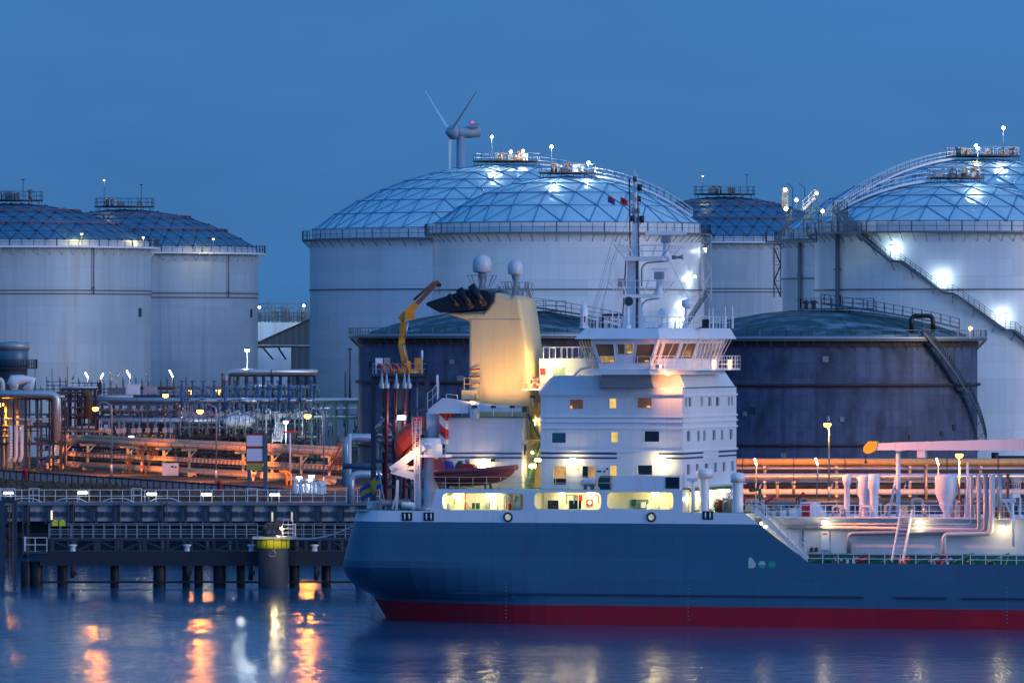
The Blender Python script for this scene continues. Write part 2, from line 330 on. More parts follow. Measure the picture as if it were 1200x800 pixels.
sl=bpy.data.lights.new('sun','SUN'); sl.energy=1.0; sl.angle=radians(25); sl.color=(1,.84,.80); so=bpy.data.objects.new('sun',sl); COL.objects.link(so)
so.rotation_euler=Vector((-.86,.50,-.15)).to_track_quat('-Z','Y').to_euler()

# ------------------------------------------------------------------ water and ground
m,t,b=nt('harbour_water'); L=t.links.new
b.inputs['Base Color'].default_value=(.0,.095,.19,1); b.inputs['IOR'].default_value=1.33
nr=N(t,'ShaderNodeTexNoise',i_Scale=1,i_Detail=3); L(coords(t,(.03,.03,1)),nr.inputs['Vector'])
tcw=N(t,'ShaderNodeTexCoord'); spw=N(t,'ShaderNodeSeparateXYZ'); L(tcw.outputs['Object'],spw.inputs[0])      # sheltered calm by the jetty, wind-ruffled in the open
rx=N(t,'ShaderNodeMapRange',interpolation_type='SMOOTHSTEP'); rx.inputs['From Min'].default_value=-20; rx.inputs['From Max'].default_value=-7; rx.inputs['To Min'].default_value=.135; rx.inputs['To Max'].default_value=.15; L(spw.outputs['X'],rx.inputs['Value'])
r=N(t,'ShaderNodeMapRange'); r.inputs['From Min'].default_value=.35; r.inputs['From Max'].default_value=.65; r.inputs['To Min'].default_value=-.025; r.inputs['To Max'].default_value=.03; L(nr.outputs['Fac'],r.inputs['Value'])
rs_=N(t,'ShaderNodeMath',operation='ADD'); L(rx.outputs[0],rs_.inputs[0]); L(r.outputs[0],rs_.inputs[1]); L(rs_.outputs[0],b.inputs['Roughness'])
n1=N(t,'ShaderNodeTexNoise',i_Scale=1,i_Detail=4,i_Roughness=.5); L(coords(t,(.8,.5,1)),n1.inputs['Vector'])
n2=N(t,'ShaderNodeTexNoise',i_Scale=1,i_Detail=2); L(coords(t,(.42,.20,1)),n2.inputs['Vector'])
aa=N(t,'ShaderNodeMath',operation='MULTIPLY_ADD'); aa.inputs[1].default_value=1.6; L(n2.outputs['Fac'],aa.inputs[0]); L(n1.outputs['Fac'],aa.inputs[2])
bp=N(t,'ShaderNodeBump',i_Strength=.4,i_Distance=.15); L(aa.outputs[0],bp.inputs['Height']); L(bp.outputs[0],b.inputs['Normal'])
WATER=m
g=MB(); g.add([(-6000,-3000,0),(6000,-3000,0),(6000,786,0),(-6000,786,0)],[(0,1,2,3)])
o=g.solo('water',WATER,'calm dusk blue harbour water with lamp reflections','water',kind='structure')
GZ=5.5
m,t,b=nt('rough_ground'); L=t.links.new
n=N(t,'ShaderNodeTexNoise',i_Scale=1,i_Detail=8,i_Roughness=.7); L(coords(t,(.25,.08,1)),n.inputs['Vector'])
x=N(t,'ShaderNodeValToRGB'); e=x.color_ramp.elements; e[0].position=.35; e[0].color=(.014,.018,.010,1); e[1].position=.65; e[1].color=(.055,.045,.035,1); L(n.outputs['Fac'],x.inputs['Fac']); L(x.outputs[0],b.inputs['Base Color']); b.inputs['Roughness'].default_value=.95
bp=N(t,'ShaderNodeBump',i_Strength=.8,i_Distance=.4); L(n.outputs['Fac'],bp.inputs['Height']); L(bp.outputs[0],b.inputs['Normal'])
GROUND=m
g=MB(); g.add([(-20000,788,GZ),(20000,788,GZ),(20000,50000,GZ),(-20000,50000,GZ)],[(0,1,2,3)])
g.solo('ground',GROUND,'dark rough ground of the tank terminal','ground',kind='structure')

# ------------------------------------------------------------------ storage tanks
def sphere_cap(R,h):
    Rs=(R*R+h*h)/(2*h); return Rs, lambda r: sqrt(max(0,Rs*Rs-r*r))-(Rs-h)
class Tank: pass
def tank(label,cx,rpx,rim,d,apex,wallm,domem,n=6,skirt=1.6,railh=1.5,seed=0,strut=.11,lines=(),top=True,railm=None,smooth=False,white_top=False,group='storage tanks of the terminal',strutm=None):
    mpp=K*d; R=rpx*mpp; c=W(cx,rim,d); zr=c.z; x,y=c.x,c.y; T=Tank(); T.c=Vector((x,y,0)); T.R=R; T.zr=zr
    t=thing('storage_tank',label,'storage tank',(x,y,GZ),group); T.o=t
    C=Vector((x,y,0)); rp=.93*R if smooth else .985*R
    m=MB(); m.lathe([(R,GZ-.3),(R,zr-.02)],C,128); m.obj('tank_wall',wallm,t)
    m=MB(); m.lathe([(R+.01,zr-.28),(R+1.35,zr-.28),(R+1.35,zr),(rp-.4,zr)],C,128,smooth=False)
    for i in range(72):
        a=2*pi*i/72; e=Vector((cos(a),sin(a),0)); m.bar(C+e*(R+.0)+Vector((0,0,zr-1.5)),C+e*(R+1.2)+Vector((0,0,zr-.3)),.06,4)
    m.obj('gallery',GALVD if not white_top else RAILW,t)
    m=MB(); zt=zr+skirt; m.lathe([(rp,zr),(rp,zt)],C,96); m.obj('roof_skirt',wallm if not smooth else ALUD,t)
    h=ZD(apex,d)-zt; T.h=h; T.rp=rp; T.zt=zt
    Rs,zf=sphere_cap(rp,h); al=asin(min(1,rp/Rs)); T.zf=lambda r: zt+zf(r)
    m=MB(); T.pts=[]
    if smooth:
        m.lathe([(max(.01,rp*i/12),zt+zf(rp*i/12)) for i in range(12,-1,-1)],C,96); m.obj('dome_roof',domem,t)
        m=MB()
        for k in range(36):
            a=2*pi*k/36
            p=[C+Vector((rp*q*cos(a),rp*q*sin(a),zt+zf(rp*q)+.03)) for q in (1,.8,.6,.4,.2)]
            for u,v in zip(p,p[1:]): m.bar(u,v,.05,4)
        m.obj('roof_seam',domem,t)
    else:
        rings=[]; off=seed
        for i in range(n+1):
            r=Rs*sin(al*i/n); k=max(1,6*i); rings.append([C+Vector((r*cos(2*pi*j/k+off),r*sin(2*pi*j/k+off),zt+zf(r))) for j in range(k)])
        idx=[]; vs=[]
        for rg in rings: idx.append(len(vs)); vs+=rg
        fs=[]; ed=set()
        for i in range(n):
            for sct in range(6):
                A=lambda j,i=i,sct=sct:(idx[i]+(sct*i+j)%max(1,6*i))
                B=lambda j,i=i,sct=sct:(idx[i+1]+(sct*(i+1)+j)%(6*(i+1)))
                for j in range(i+1):
                    fs.append((A(j) if i else idx[0],B(j),B(j+1)))
                    if j<i: fs.append((A(j),B(j+1),A(j+1)))
        for f in fs:
            for p,q in ((f[0],f[1]),(f[1],f[2]),(f[2],f[0])): ed.add((min(p,q),max(p,q)))
        # each panel is slightly pillowed: raise its centre a little so facets catch the sky differently
        for f in fs:
            p=[vs[i] for i in f]; cn=(p[0]+p[1]+p[2])/3; nn=Vector((cn.x-x,cn.y-y,Rs*.9)).normalized(); up=nn*RN.uniform(.06,.16)
            m.add(p+[cn+up],[(0,1,3),(1,2,3),(2,0,3)])
        m.obj('dome_panels',domem,t)
        m=MB()
        for p,q in ed: m.bar(vs[p]+Vector((0,0,.07)),vs[q]+Vector((0,0,.07)),strut,4)
        for v in vs[:]: m.box(v.x-.2,v.x+.2,v.y-.2,v.y+.2,v.z-.02,v.z+.2)
        m.obj('dome_struts',strutm or STRUT,t)
    m=MB(); k=int(2*pi*(R+1.3)/1.9); q=[C+Vector(((R+1.27)*cos(2*pi*i/k),(R+1.27)*sin(2*pi*i/k),zr)) for i in range(k+1)]
    m.rail(q,railh,1.9,.05 if not smooth else .04,(.5,1.0))
    for i in range(0,k,4): m.beam(q[i],q[i]+Vector((0,0,railh+.05)),.2,.2)
    m.obj('gallery_railing',railm or RAILB,t)
    for yy,rad,mat in lines:
        z=ZD(yy,d); m=MB(); ns=96
        m.tube([C+Vector(((R+rad*1.1)*cos(2*pi*i/ns),(R+rad*1.1)*sin(2*pi*i/ns),z)) for i in range(ns+1)],rad,6); m.obj('wind_girder' if mat in (GALVD,DKRUST,RAILW) else 'cooling_pipe',mat,t)
    if top: roof_top(T,*top)
    return T
def roof_top(T,rp,lamps,mat=None,boxes=6,seed=0):
    rn=random.Random(seed+5); C=T.c; z=T.zf(0)+.55; t=T.o; mat=mat or RAILW; P=lambda r,a,dz:C+Vector((r*cos(a),r*sin(a),z+dz))
    m=MB(); m.lathe([(.01,z-.1),(rp,z-.1),(rp,z+.1),(.01,z+.1)],C,28,smooth=False)
    for i in range(14): m.bar(P(rp*.95,2*pi*i/14,-.8),P(rp*.95,2*pi*i/14,0),.06,4)
    m.obj('roof_platform',RUST if mat is RAILW else DKSTEEL,t)
    m=MB(); m.rail([P(rp-.1,2*pi*i/18,.1) for i in range(19)],1.35,1.4,.05); m.obj('platform_railing',mat,t)
    for i in range(boxes):
        a=rn.uniform(0,2*pi); r=rn.uniform(.2,.8)*rp; p=P(r,a,.1); w=rn.uniform(.35,.8); h=rn.uniform(.7,1.5); m=MB()
        if i%3==0: m.box(p.x-w,p.x+w,p.y-w*.7,p.y+w*.7,p.z,p.z+h); m.box(p.x-w*1.05,p.x+w*1.05,p.y-w*.75,p.y+w*.75,p.z+h,p.z+h+.06)
        elif i%3==1: m.bar(p,p+Vector((0,0,h)),.28,10); m.lathe([(.5,0),(.5,.1),(.28,.3),(.05,.42)],p+Vector((0,0,h)),10)
        else: m.pipe([p,p+Vector((0,0,h)),p+Vector((w*1.5,0,h)),p+Vector((w*1.5,0,0))],.16)
        m.obj(['cabinet','vent','vent_pipe'][i%3],[GALV,GALVD,RUST][(i//2)%3 if mat is RAILW else 1],t)
    for a,r,h,kind in lamps: roof_lamp(t,P(r,a,.1),h,kind)
def roof_lamp(t,p,h,kind,pw=None):
    m=MB(); m.bar(p,p+Vector((0,0,h)),.05,6); m.mat(1).box(p.x-.28,p.x+.28,p.y-.5,p.y+.05,p.z+h,p.z+h+.16); m.mat(2)
    c=p+Vector((0,-.35,h-.05))
    if kind!='off': m.ball(c,.26 if kind!='f' else .16,10)
    b={'l':BULBL,'w':BULBW,'f':BULBF,'s':BULBS,'off':GLASS}[kind]
    m.obj('floodlight',[DKSTEEL,DKSTEEL,b],t)
    if kind!='off': light(c+Vector((0,-.9,-.3)),LEDC if kind=='l' else WARM,pw or {'l':1700,'w':500,'f':220,'s':600}[kind],.2,t)
def roof_stair(T,az,r0,r1,mat,lift=.4,wd=1.1):
    e=Vector((cos(az),sin(az),0)); s_=Vector((-sin(az),cos(az),0)); n=14; m=MB(); A=[];B=[]
    for i in range(n+1):
        r=r0+(r1-r0)*i/n; p=T.c+e*r+Vector((0,0,T.zf(min(r,T.rp))+lift)); A.append(p-s_*wd/2); B.append(p+s_*wd/2)
    for Q in (A,B):
        for u,v in zip(Q,Q[1:]): m.beam(u,v,.12,.3)
        m.rail(Q,1.25,1.6,.05)
    for u,v,u2,v2 in zip(A,B,A[1:],B[1:]):
        for k in range(4): f=k/4; m.beam(u.lerp(u2,f),v.lerp(v2,f),.3,.05)
    for u in A[::3]: m.bar(u,u-Vector((0,0,lift+.1)),.07,4)
    m.obj('roof_stair',mat,T.o)
def wall_stair(T,p0,p1,d,landings,mat,lamps=(),side=1,wd=1.3):
    """stair hugging the shell between two photo points; landings at fractions"""
    def at(px,py):
        c=max(-1,min(1,((px-600)*K*d-T.c.x)/T.R)); a=-acos(c); return a,CZ+(400-py)*K*(d-T.R*.6)
    a0,z0=at(*p0); a1,z1=at(*p1); m=MB(); n=40; A=[];B=[]
    f2=[]; ls=sorted(landings)
    for i in range(n+1): f2.append(i/n)
    def zz(f):
        flat=.045; g=f
        for l in ls:
            if f>l: g-=min(flat,f-l)
        return z0+(z1-z0)*g/(1-flat*len(ls))
    for f in f2:
        a=a0+(a1-a0)*f; e=Vector((cos(a),sin(a),0)); A.append(T.c+e*(T.R+.25)+Vector((0,0,zz(f)))); B.append(T.c+e*(T.R+.25+wd)+Vector((0,0,zz(f))))
    for Q in (A,B):
        for u,v in zip(Q,Q[1:]): m.beam(u,v,.1,.34)
    m.rail(B,1.25,1.0,.05,(.35,.68,1.0)); 
    for u,v,u2,v2 in zip(A,B,A[1:],B[1:]):
        for k in range(3): f=k/3; m.beam(u.lerp(u2,f),v.lerp(v2,f),.32,.05)
    for i in range(0,n+1,4):
        m.bar(B[i]-Vector((0,0,.1)),A[i]-Vector((0,0,1.4))-(B[i]-A[i])*.15,.06,4)
    m.obj('wall_stair',mat,T.o)
    for f,h,pw in lamps:
        i=min(n,int(f*n)); p=B[i]+Vector((0,0,0)); m=MB(); m.bar(p,p+Vector((0,0,h)),.06,6); q=p.lerp(A[i],.2)+Vector((0,0,h)); m.bar(p+Vector((0,0,h)),q,.05,5)
        m.mat(1).box(q.x-.25,q.x+.25,q.y-.2,q.y+.2,q.z-.1,q.z+.12); m.mat(2).ball(q+Vector((0,0,-.2)),.16,8); m.obj('stair_lamp',[GALV,DKSTEEL,BULBL],T.o); light(q+Vector((0,0,-.55)).lerp(Vector((0,0,0)),0),LEDC,pw,.15,T.o)

DKRUST=mk('dark_rust',(.06,.04,.04),.7,var=.5,sc=.6)
REDB=mk('dull_red_pipe',(.17,.10,.15),.5,var=.2)
LT=[(345,.09,REDB),(341,.1,GALVD)]
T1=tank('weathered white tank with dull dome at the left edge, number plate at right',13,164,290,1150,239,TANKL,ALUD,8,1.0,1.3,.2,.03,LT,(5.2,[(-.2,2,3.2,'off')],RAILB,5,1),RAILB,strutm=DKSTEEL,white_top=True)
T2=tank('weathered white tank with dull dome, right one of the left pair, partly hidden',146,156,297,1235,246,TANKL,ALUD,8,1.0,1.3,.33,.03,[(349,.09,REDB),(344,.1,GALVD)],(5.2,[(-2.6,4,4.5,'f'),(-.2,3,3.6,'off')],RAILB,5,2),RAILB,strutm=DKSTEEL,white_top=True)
T3=tank('large white tank with bright faceted dome, its roof platform the highest above the ship',594,231,281,1260,193,TANKW,ALU,8,1.7,1.5,.1,.075,[(340,.11,GALVD)],(6.0,[(-2.2,4.5,4.2,'l'),(-.3,3,1.8,'l'),(-1.2,2,1.6,'w')],RAILW,9,3))
T4=tank('large white tank with faceted dome directly behind the ship mast and funnel',665,158,274,1150,207,TANKW,ALU,5,1.6,1.5,.26,.085,[(340,.11,GALVD)],(4.6,[(-2.6,3,4.2,'l'),(-.35,3.6,1.6,'l')],RAILW,8,4))
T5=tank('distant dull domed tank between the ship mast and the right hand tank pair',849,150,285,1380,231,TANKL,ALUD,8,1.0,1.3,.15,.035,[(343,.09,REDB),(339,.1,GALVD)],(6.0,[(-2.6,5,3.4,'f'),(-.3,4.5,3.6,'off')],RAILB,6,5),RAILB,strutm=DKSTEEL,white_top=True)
T6=tank('rear white tank at right, its dome and lamp platform rising over the tank in front',1152,235,281,1180,187,TANKR,ALU,8,1.7,1.5,.05,.075,[(327,.11,GALVD)],(6.2,[(-.35,3.5,4.6,'l'),(-1.9,4.6,1.6,'w')],RAILW,9,6))
T7=tank('front white tank at the right edge with a zigzag stair and floodlit wall',1120,165,273,1080,213,TANKR,ALU,5,1.5,1.5,.2,.085,[(340,.11,GALVD)],(4.4,[(-.4,3.5,4.4,'l')],RAILW,8,7))
D1=tank('dark concrete tank with mossy roof behind the funnel and yellow loading crane',590,170,394,1000,363,TANKD,DOMED,1,.5,1.2,0,0,[(447,.25,DKRUST),(520,.2,DKRUST)],None,GALVD,True,group='low dark concrete tanks')
D2=tank('dark concrete tank with mossy roof and long stair, right of the wheelhouse',962,183,397,1000,363,TANKD,DOMED,1,.5,1.2,0,0,[(450,.25,DKRUST),(519,.2,DKRUST)],None,GALVD,True,group='low dark concrete tanks')
for T,frs in ((T1,(.5,.78)),(T2,(.5,.78)),(T5,(.5,.78))):
    for f in frs:
        r=T.rp*f; m=MB(); m.tube([T.c+Vector((r*cos(2*pi*k/72),r*sin(2*pi*k/72),T.zf(r)+.45)) for k in range(73)],.11,5)
        for k in range(24): a=2*pi*k/24; q=T.c+Vector((r*cos(a),r*sin(a),T.zf(r))); m.box(q.x-.2,q.x+.2,q.y-.2,q.y+.2,q.z,q.z+.45)
        m.obj('cooling_ring',REDB,T.o)
# rusty ring beams under the dark tanks' eaves
for T in (D1,D2):
    m=MB(); m.lathe([(T.R+.02,T.zr-1.1),(T.R+.18,T.zr-1.1),(T.R+.18,T.zr-.35),(T.R+.02,T.zr-.35)],T.c,128,smooth=False); m.obj('eaves_band',DKRUST,T.o)
    m=MB(); m.lathe([(T.R+1.37,T.zr-.12),(T.R+1.40,T.zr-.12),(T.R+1.40,T.zr+.34),(T.R+1.37,T.zr+.34)],T.c,128); m.obj('eaves_fascia',GALV,T.o)
    rn=random.Random(5 if T is D1 else 9)
    for i in range(11):
        a=-pi*rn.uniform(.12,.88); z=GZ+rn.uniform(2,17); e=Vector((cos(a),sin(a),0)); s_=Vector((-sin(a),cos(a),0)); w=rn.uniform(.28,.5)
        m=MB(); p=T.c+e*(T.R+.02)+Vector((0,0,z)); m.hexa([p-s_*w-Vector((0,0,w)),p+s_*w-Vector((0,0,w)),p+s_*w+e*.12-Vector((0,0,w)),p-s_*w+e*.12-Vector((0,0,w)),p-s_*w+Vector((0,0,w)),p+s_*w+Vector((0,0,w)),p+s_*w+e*.12+Vector((0,0,w)),p-s_*w+e*.12+Vector((0,0,w))]); m.obj('anchor_box',[GREYP,DKSTEEL,DKSTEEL][i%3],T.o)
roof_stair(T3,-.35,6,T3.rp-2,RAILW); roof_stair(T4,-.22,4.5,T4.rp-1,RAILW)
roof_stair(T6,pi+.55,6,T6.rp-1,RAILW); roof_stair(T7,pi+.25,4.4,T7.rp-1,RAILW)
roof_stair(T4,-pi+.75,4.5,T4.rp-.5,GALVD)if 0 else None
wall_stair(T7,(1004,272),(1215,422),1080,(.2,.46,.75),BLSTEEL,[(.20,2.4,260),(.46,2.4,330),(.75,2.4,330)])
wall_stair(D2,(1066,390),(1141,520),1000,(.5,),BLSTEEL)
# roof walkways of the dark tanks
def roof_walk(T,a0,a1,r0,r1,mat):
    m=MB(); n=10; A=[];B=[]
    for i in range(n+1):
        a=a0+(a1-a0)*i/n; r=r0+(r1-r0)*i/n; e=Vector((cos(a),sin(a),0)); z=T.zf(min(r,T.rp))+.9; A.append(T.c+e*r+Vector((0,0,z))); B.append(A[-1]+Vector((0,1.4,0)))
    for Q in (A,B):
        for u,v in zip(Q,Q[1:]): m.beam(u,v,.1,.25)
        m.rail(Q,1.3,1.6,.05)
    for u,v,u2,v2 in zip(A,B,A[1:],B[1:]): m.add([u,v,v2,u2],[(0,1,2,3)])
    for u in A[::2]: m.bar(u,u-Vector((0,0,1.1)),.07,4)
    m.obj('roof_walkway',mat,T.o)
roof_walk(D2,-pi/2,-.32,1.0,D2.rp-.3,BLSTEEL); roof_walk(D1,-pi/2+.2,-.25,3.0,D1.rp-.3,BLSTEEL)
def roof_plat(T,px0,px1,py,d,mat):
    a=W(px0,py,d); b=W(px1,py,d); m=MB(); m.box(a.x,b.x,d-1,d+1,a.z-.2,a.z); m.rail([(a.x,d-1,a.z),(b.x,d-1,a.z),(b.x,d+1,a.z),(a.x,d+1,a.z),(a.x,d-1,a.z)],1.35,1.5,.055)
    for i in range(7): x=a.x+(b.x-a.x)*i/6; m.bar((x,d,a.z-.2),(x,d,a.z-2.2),.09,4)
    m.obj('roof_platform',mat,T.o)
roof_plat(D2,938,1024,361,996,BLSTEEL); roof_plat(D1,628,663,364,996,BLSTEEL)
for T,px,d in ((D2,1068,985),(D1,705,985)):
    p=W(px,392,d); m=MB(); m.pipe([p,p+Vector((0,0,2.6)),p+Vector((3.0,0,2.6)),p+Vector((3.0,0,.4))],.32); m.obj('vent_pipe',BLACK,T.o)
for px in (945,954): p=W(px,362,992); m=MB(); m.bar(p,p+Vector((0,0,.8)),.3,10); m.lathe([(.55,0),(.55,.15),(.3,.4),(.05,.5)],p+Vector((0,0,.8)),12); m.obj('roof_vent',DKSTEEL,D2.o)
for T,px,py,d in ((D2,1137,386,978),):
    roof_lamp(T.o,W(px,py+11,d),1.5,'s',900)
# floodlights along the galleries of the left tanks and by the stair of the mast tank
for T,px,py,d,k in ((T1,96,277,1131,'f'),(T2,250,282,1215,'f'),(T1,168,281,1142,'f')): roof_lamp(T.o,W(px,py+8,d),1.5,k,420)
for px,py in ((818,289),(806,322),(797,354),(792,372)):
    a=-acos((px-665)/158); e=Vector((cos(a),sin(a),0)); p=T4.c+e*(T4.R+.1)+Vector((0,0,ZD(py,1128))); m=MB(); m.bar(p,p+e*.9,.05,5); m.mat(1).box(p.x+e.x*.9-.2,p.x+e.x*.9+.2,p.y+e.y*.9-.2,p.y+e.y*.9+.2,p.z,p.z+.12); m.mat(2).ball(p+e*.9+Vector((0,0,-.15)),.2,8)
    m.obj('wall_lamp',[GALV,DKSTEEL,BULBL],T4.o); light(p+e*1.0+Vector((0,0,-.55)),LEDC,170,.15,T4.o)
def plate(T,px,py,d,rpx,cx,w,h,name,mat,proud=.06):
    a=-acos((px-cx)/rpx); e=Vector((cos(a),sin(a),0)); s_=Vector((-sin(a),cos(a),0)); p=T.c+e*(T.R+proud)+Vector((0,0,ZD(py,d-T.R*.5))); m=MB(); q=[p-s_*w-Vector((0,0,h)),p+s_*w-Vector((0,0,h)),p+s_*w+Vector((0,0,h)),p-s_*w+Vector((0,0,h))]
    m.add(q+[v-e*(proud-.01) for v in q],[(0,1,2,3),(0,1,5,4),(1,2,6,5),(2,3,7,6),(3,0,4,7)]); m.obj(name,mat,T.o)
plate(T1,167,366,1150,164,13,.55,.7,'number_plate',DKSTEEL); plate(T2,296,367,1235,156,146,.55,.7,'number_plate',DKSTEEL)
def downpipe(T,px,rpx,cx,z0,z1,r,mat,name='down_pipe'):
    a=-acos((px-cx)/rpx); e=Vector((cos(a),sin(a),0)); p=T.c+e*(T.R+r+.25); m=MB(); m.bar(p+Vector((0,0,z0)),p+Vector((0,0,z1)),r,8)
    for i in range(int((z1-z0)/4)): m.box(p.x-r*1.5,p.x+r*1.5,p.y-.1,p.y+r+.3,z0+4*i+1,z0+4*i+1.2)
    m.obj(name,mat,T.o)
downpipe(T1,116,164,13,ZD(345,1130),T1.zr,.1,REDB); downpipe(T2,270,156,146,ZD(349,1215),T2.zr,.1,REDB); downpipe(T7,981,165,1120,GZ,T7.zr,.35,BLSTEEL); downpipe(T6,937,235,1152,GZ,T6.zr,.35,GALVD); downpipe(T3,409.5,231,594,GZ,GZ+13,.08,DKSTEEL); downpipe(T2,180,156,146,GZ,T2.zr,.09,REDB)
# zigzag stair towers on tank sides
def ladder_tower(T,px,py0,py1,d,w,mat):
    m=MB(); z1,z0=ZD(py0,d),ZD(py1,d); x0=W(px-w/2,0,d).x; x1=W(px+w/2,0,d).x; n=max(2,round((z1-z0)/2.6)); 
    for x in (x0,x1):
        for y in (d-.8,d+.8): m.beam((x,y,z0),(x,y,z1+1),.14,.14)
    for i in range(n):
        a=z0+(z1-z0)*i/n; b=z0+(z1-z0)*(i+1)/n; u,v=(x0,x1) if i%2 else (x1,x0)
        for y in (d-.7,d-.1): m.beam((u,y,a),(v,y,b),.08,.22)
        for k in range(8): f=k/8; m.box(min(u+(v-u)*f,u+(v-u)*f)-.12,u+(v-u)*f+.12,d-.7,d-.1,a+(b-a)*f,a+(b-a)*f+.04)
        m.box(x0,x1,d-.8,d+.8,b-.06,b); m.rail([(x0,d-.8,b),(x1,d-.8,b)],1.1,.8,.04); m.bar((u,d-.75,a+1),(v,d-.75,b+1),.04,4)
    m.obj('stair_tower',mat,T.o)
ladder_tower(T4,829,283,352,1145,9,GALV); ladder_tower(T6,911,291,348,1172,8,BLSTEEL)
m=MB(); A=W(806,380,1122); B=W(829,345,1140)      # lower flight that swings forward
for o_ in (0,1.2):
    m.beam(A+Vector((0,o_,0)),B+Vector((0,o_,0)),.12,.3); m.rail([A+Vector((0,o_,0)),B+Vector((0,o_,0))],1.2,1,.045)
for k in range(22): p=A.lerp(B,k/22); m.box(p.x-.2,p.x+.2,p.y,p.y+1.2,p.z,p.z+.05)
m.obj('lower_stair_flight',BLSTEEL,T4.o)
# stair bridge that joins the two right hand tanks (platforms, flights and lamps)
t=thing('stair_bridge','grey green steel stairs and platforms between the two right hand tanks','stair bridge',(W(960,272,1062).x,1062,W(960,272,1062).z))
def plat(par,px0,px1,py,d,dep=2.2,legs=0,mat=BLSTEEL,h=1.4):
    a=W(px0,py,d); b=W(px1,py,d); m=MB(); m.box(a.x,b.x,d,d+dep,a.z-.25,a.z); m.rail([(a.x,d+dep,a.z),(a.x,d,a.z),(b.x,d,a.z),(b.x,d+dep,a.z)],h,1.3,.055)
    for i in range(legs):
        x=a.x+(b.x-a.x)*i/max(1,legs-1)
        for y in (d+.2,d+dep-.2): m.beam((x,y,a.z-.25),(x,y,ZD(272,d)),.22,.22)
    m.obj('platform',mat,par)
def flight(par,p0,p1,d,wd=1.2,mat=BLSTEEL):
    A=W(*p0,d); B=W(*p1,d); m=MB()
    for o_ in (0,wd):
        q=Vector((0,o_,0)); m.beam(A+q,B+q,.14,.4); m.rail([A+q,B+q],1.3,1.2,.05)
    n=int(abs(B.z-A.z)/.24)
    for k in range(n): p=A.lerp(B,k/n); m.box(p.x-.16,p.x+.16,p.y,p.y+wd,p.z,p.z+.05)
    m.obj('stair_flight',mat,par)
plat(t,898,957,282,1060,2.2,3); plat(t,924,960,256,1064,2.0,3); plat(t,951,977,246,1062,2.0,3); plat(t,982,993,248,1066,2.2,2); plat(t,956,1010,272,1060,1.5,0)
flight(t,(912,281),(928,256),1060); flight(t,(944,256),(953,246),1061); flight(t,(976,246),(996,271),1059); flight(t,(984,247),(1004,272),1064); flight(t,(941,246),(955,232),1063,1.0,RAILW)
for px,py,k in ((933,234,'l'),(964,247,'l'),(957,226,'s'),(920,222,'w'),(921,244,'w')):
    p=W(px,py+14,1060.5); roof_lamp(t,p,14*.127,k,70 if k=='w' else 200)
for px in (929,943): p=W(px,247,1066); m=MB(); m.bar(p,p+Vector((0,0,3.4)),.06,5); m.bar(p+Vector((0,0,3.4)),p+Vector((-.8,0,4.1)),.05,5); m.obj('lamp_arm',DKSTEEL,t)
m=MB(); p=W(920,244,1063); m.box(p.x-.5,p.x+.5,p.y,p.y+.6,p.z,p.z+3); m.obj('cabinet',GREYP,t)
# wind turbine far behind (blades at rest, rotor turned away)
d=2600; p=W(540,155,d); t=thing('wind_turbine','distant grey wind turbine rising behind the central domes','wind turbine',(p.x,d,GZ))
HZB=mk('turbine_haze_tint',(.26,.38,.48),.5,var=.05)  # distance haze put into the tower and nacelle colour
m=MB(); m.bar((p.x,d,GZ),(p.x,d,p.z-1.6),2.6,16,1.55); m.obj('tower',HZB,t)
ax=Vector((-.93,-.37,0)); m=MB(); m.tube([p-ax*7.2+Vector((0,0,.3)),p-ax*3,p+ax*.5,p+ax*2],[2.0,2.15,2.0,1.8],12); m.box(p.x+3.0,p.x+6.4,d-1.5,d+1.5,p.z+1.6,p.z+3.3); m.obj('nacelle',HZB,t)
m=MB(); hb=p+ax*3.6; m.tube([p+ax*1.8,p+ax*2.4,hb,hb+ax*1.6,hb+ax*2.4],[2.5,2.8,2.6,1.4,.2],14); h_=m.obj('hub',HZB,t)
BLM=mk('blade_haze_tint',(.38,.66,.78),.5,var=.03)  # blade colour pushed towards the sky to stand for haze
for k in range(3):
    a=radians(62+120*k); dr=(Vector((0,0,1))*cos(a)+Vector((.37,-.93,0))*sin(a)); m=MB(); o1=hb+ax*.6
    sd=ax*.8; pts=[]; L0=30
    m.hexa([o1+dr*1.5-ax*.5-Vector((.2,0,0)),o1+dr*1.5+ax*.5,o1+dr*1.5+ax*.5+Vector((.3,.3,0)),o1+dr*1.5-ax*.3+Vector((.3,.3,0)),o1+dr*L0-ax*.1,o1+dr*L0+ax*.1,o1+dr*L0+ax*.1+Vector((.1,.1,0)),o1+dr*L0-ax*.1+Vector((.1,.1,0))]); m.obj('blade',BLM,t)
m=MB(); m.ball(p-ax*4.6+Vector((0,0,3.6)),.45,8); m.obj('beacon',REDL,t)
# shed and far plant between the left and centre tanks
t=thing('shed','brown corrugated shed with sloping roof and canopy between the tanks','shed',(W(330,0,1420).x,1420,GZ))
d=1420; P=lambda px,py:(W(px,py,d).x,W(px,py,d).z)
m=MB(); m.prism([P(341,405),P(385,405),(P(385,0)[0],GZ),(P(341,0)[0],GZ)],d,d+20); m.prism([P(297,404),P(364,374),P(390,366),P(390,404.6)],d-.6,d+20); m.obj('wall',SHEDM,t)
m=MB(); m.prism([P(296.5,404.6),P(296.5,403),P(364,372.8),P(390,364.8),P(390,366),P(364,374)],d-1,d+20.5); m.prism([P(297,408),P(341,407),P(341,404.9),P(297,404.9)],d-.8,d+10); m.obj('roof',RUST,t)
m=MB()
for a,b in ((308,320),(326,335)): m.beam(Vector(W(a,407,d+2)),Vector(W(b,421,d+2)),.35,.35)
m.obj('brace',DKSTEEL,t)
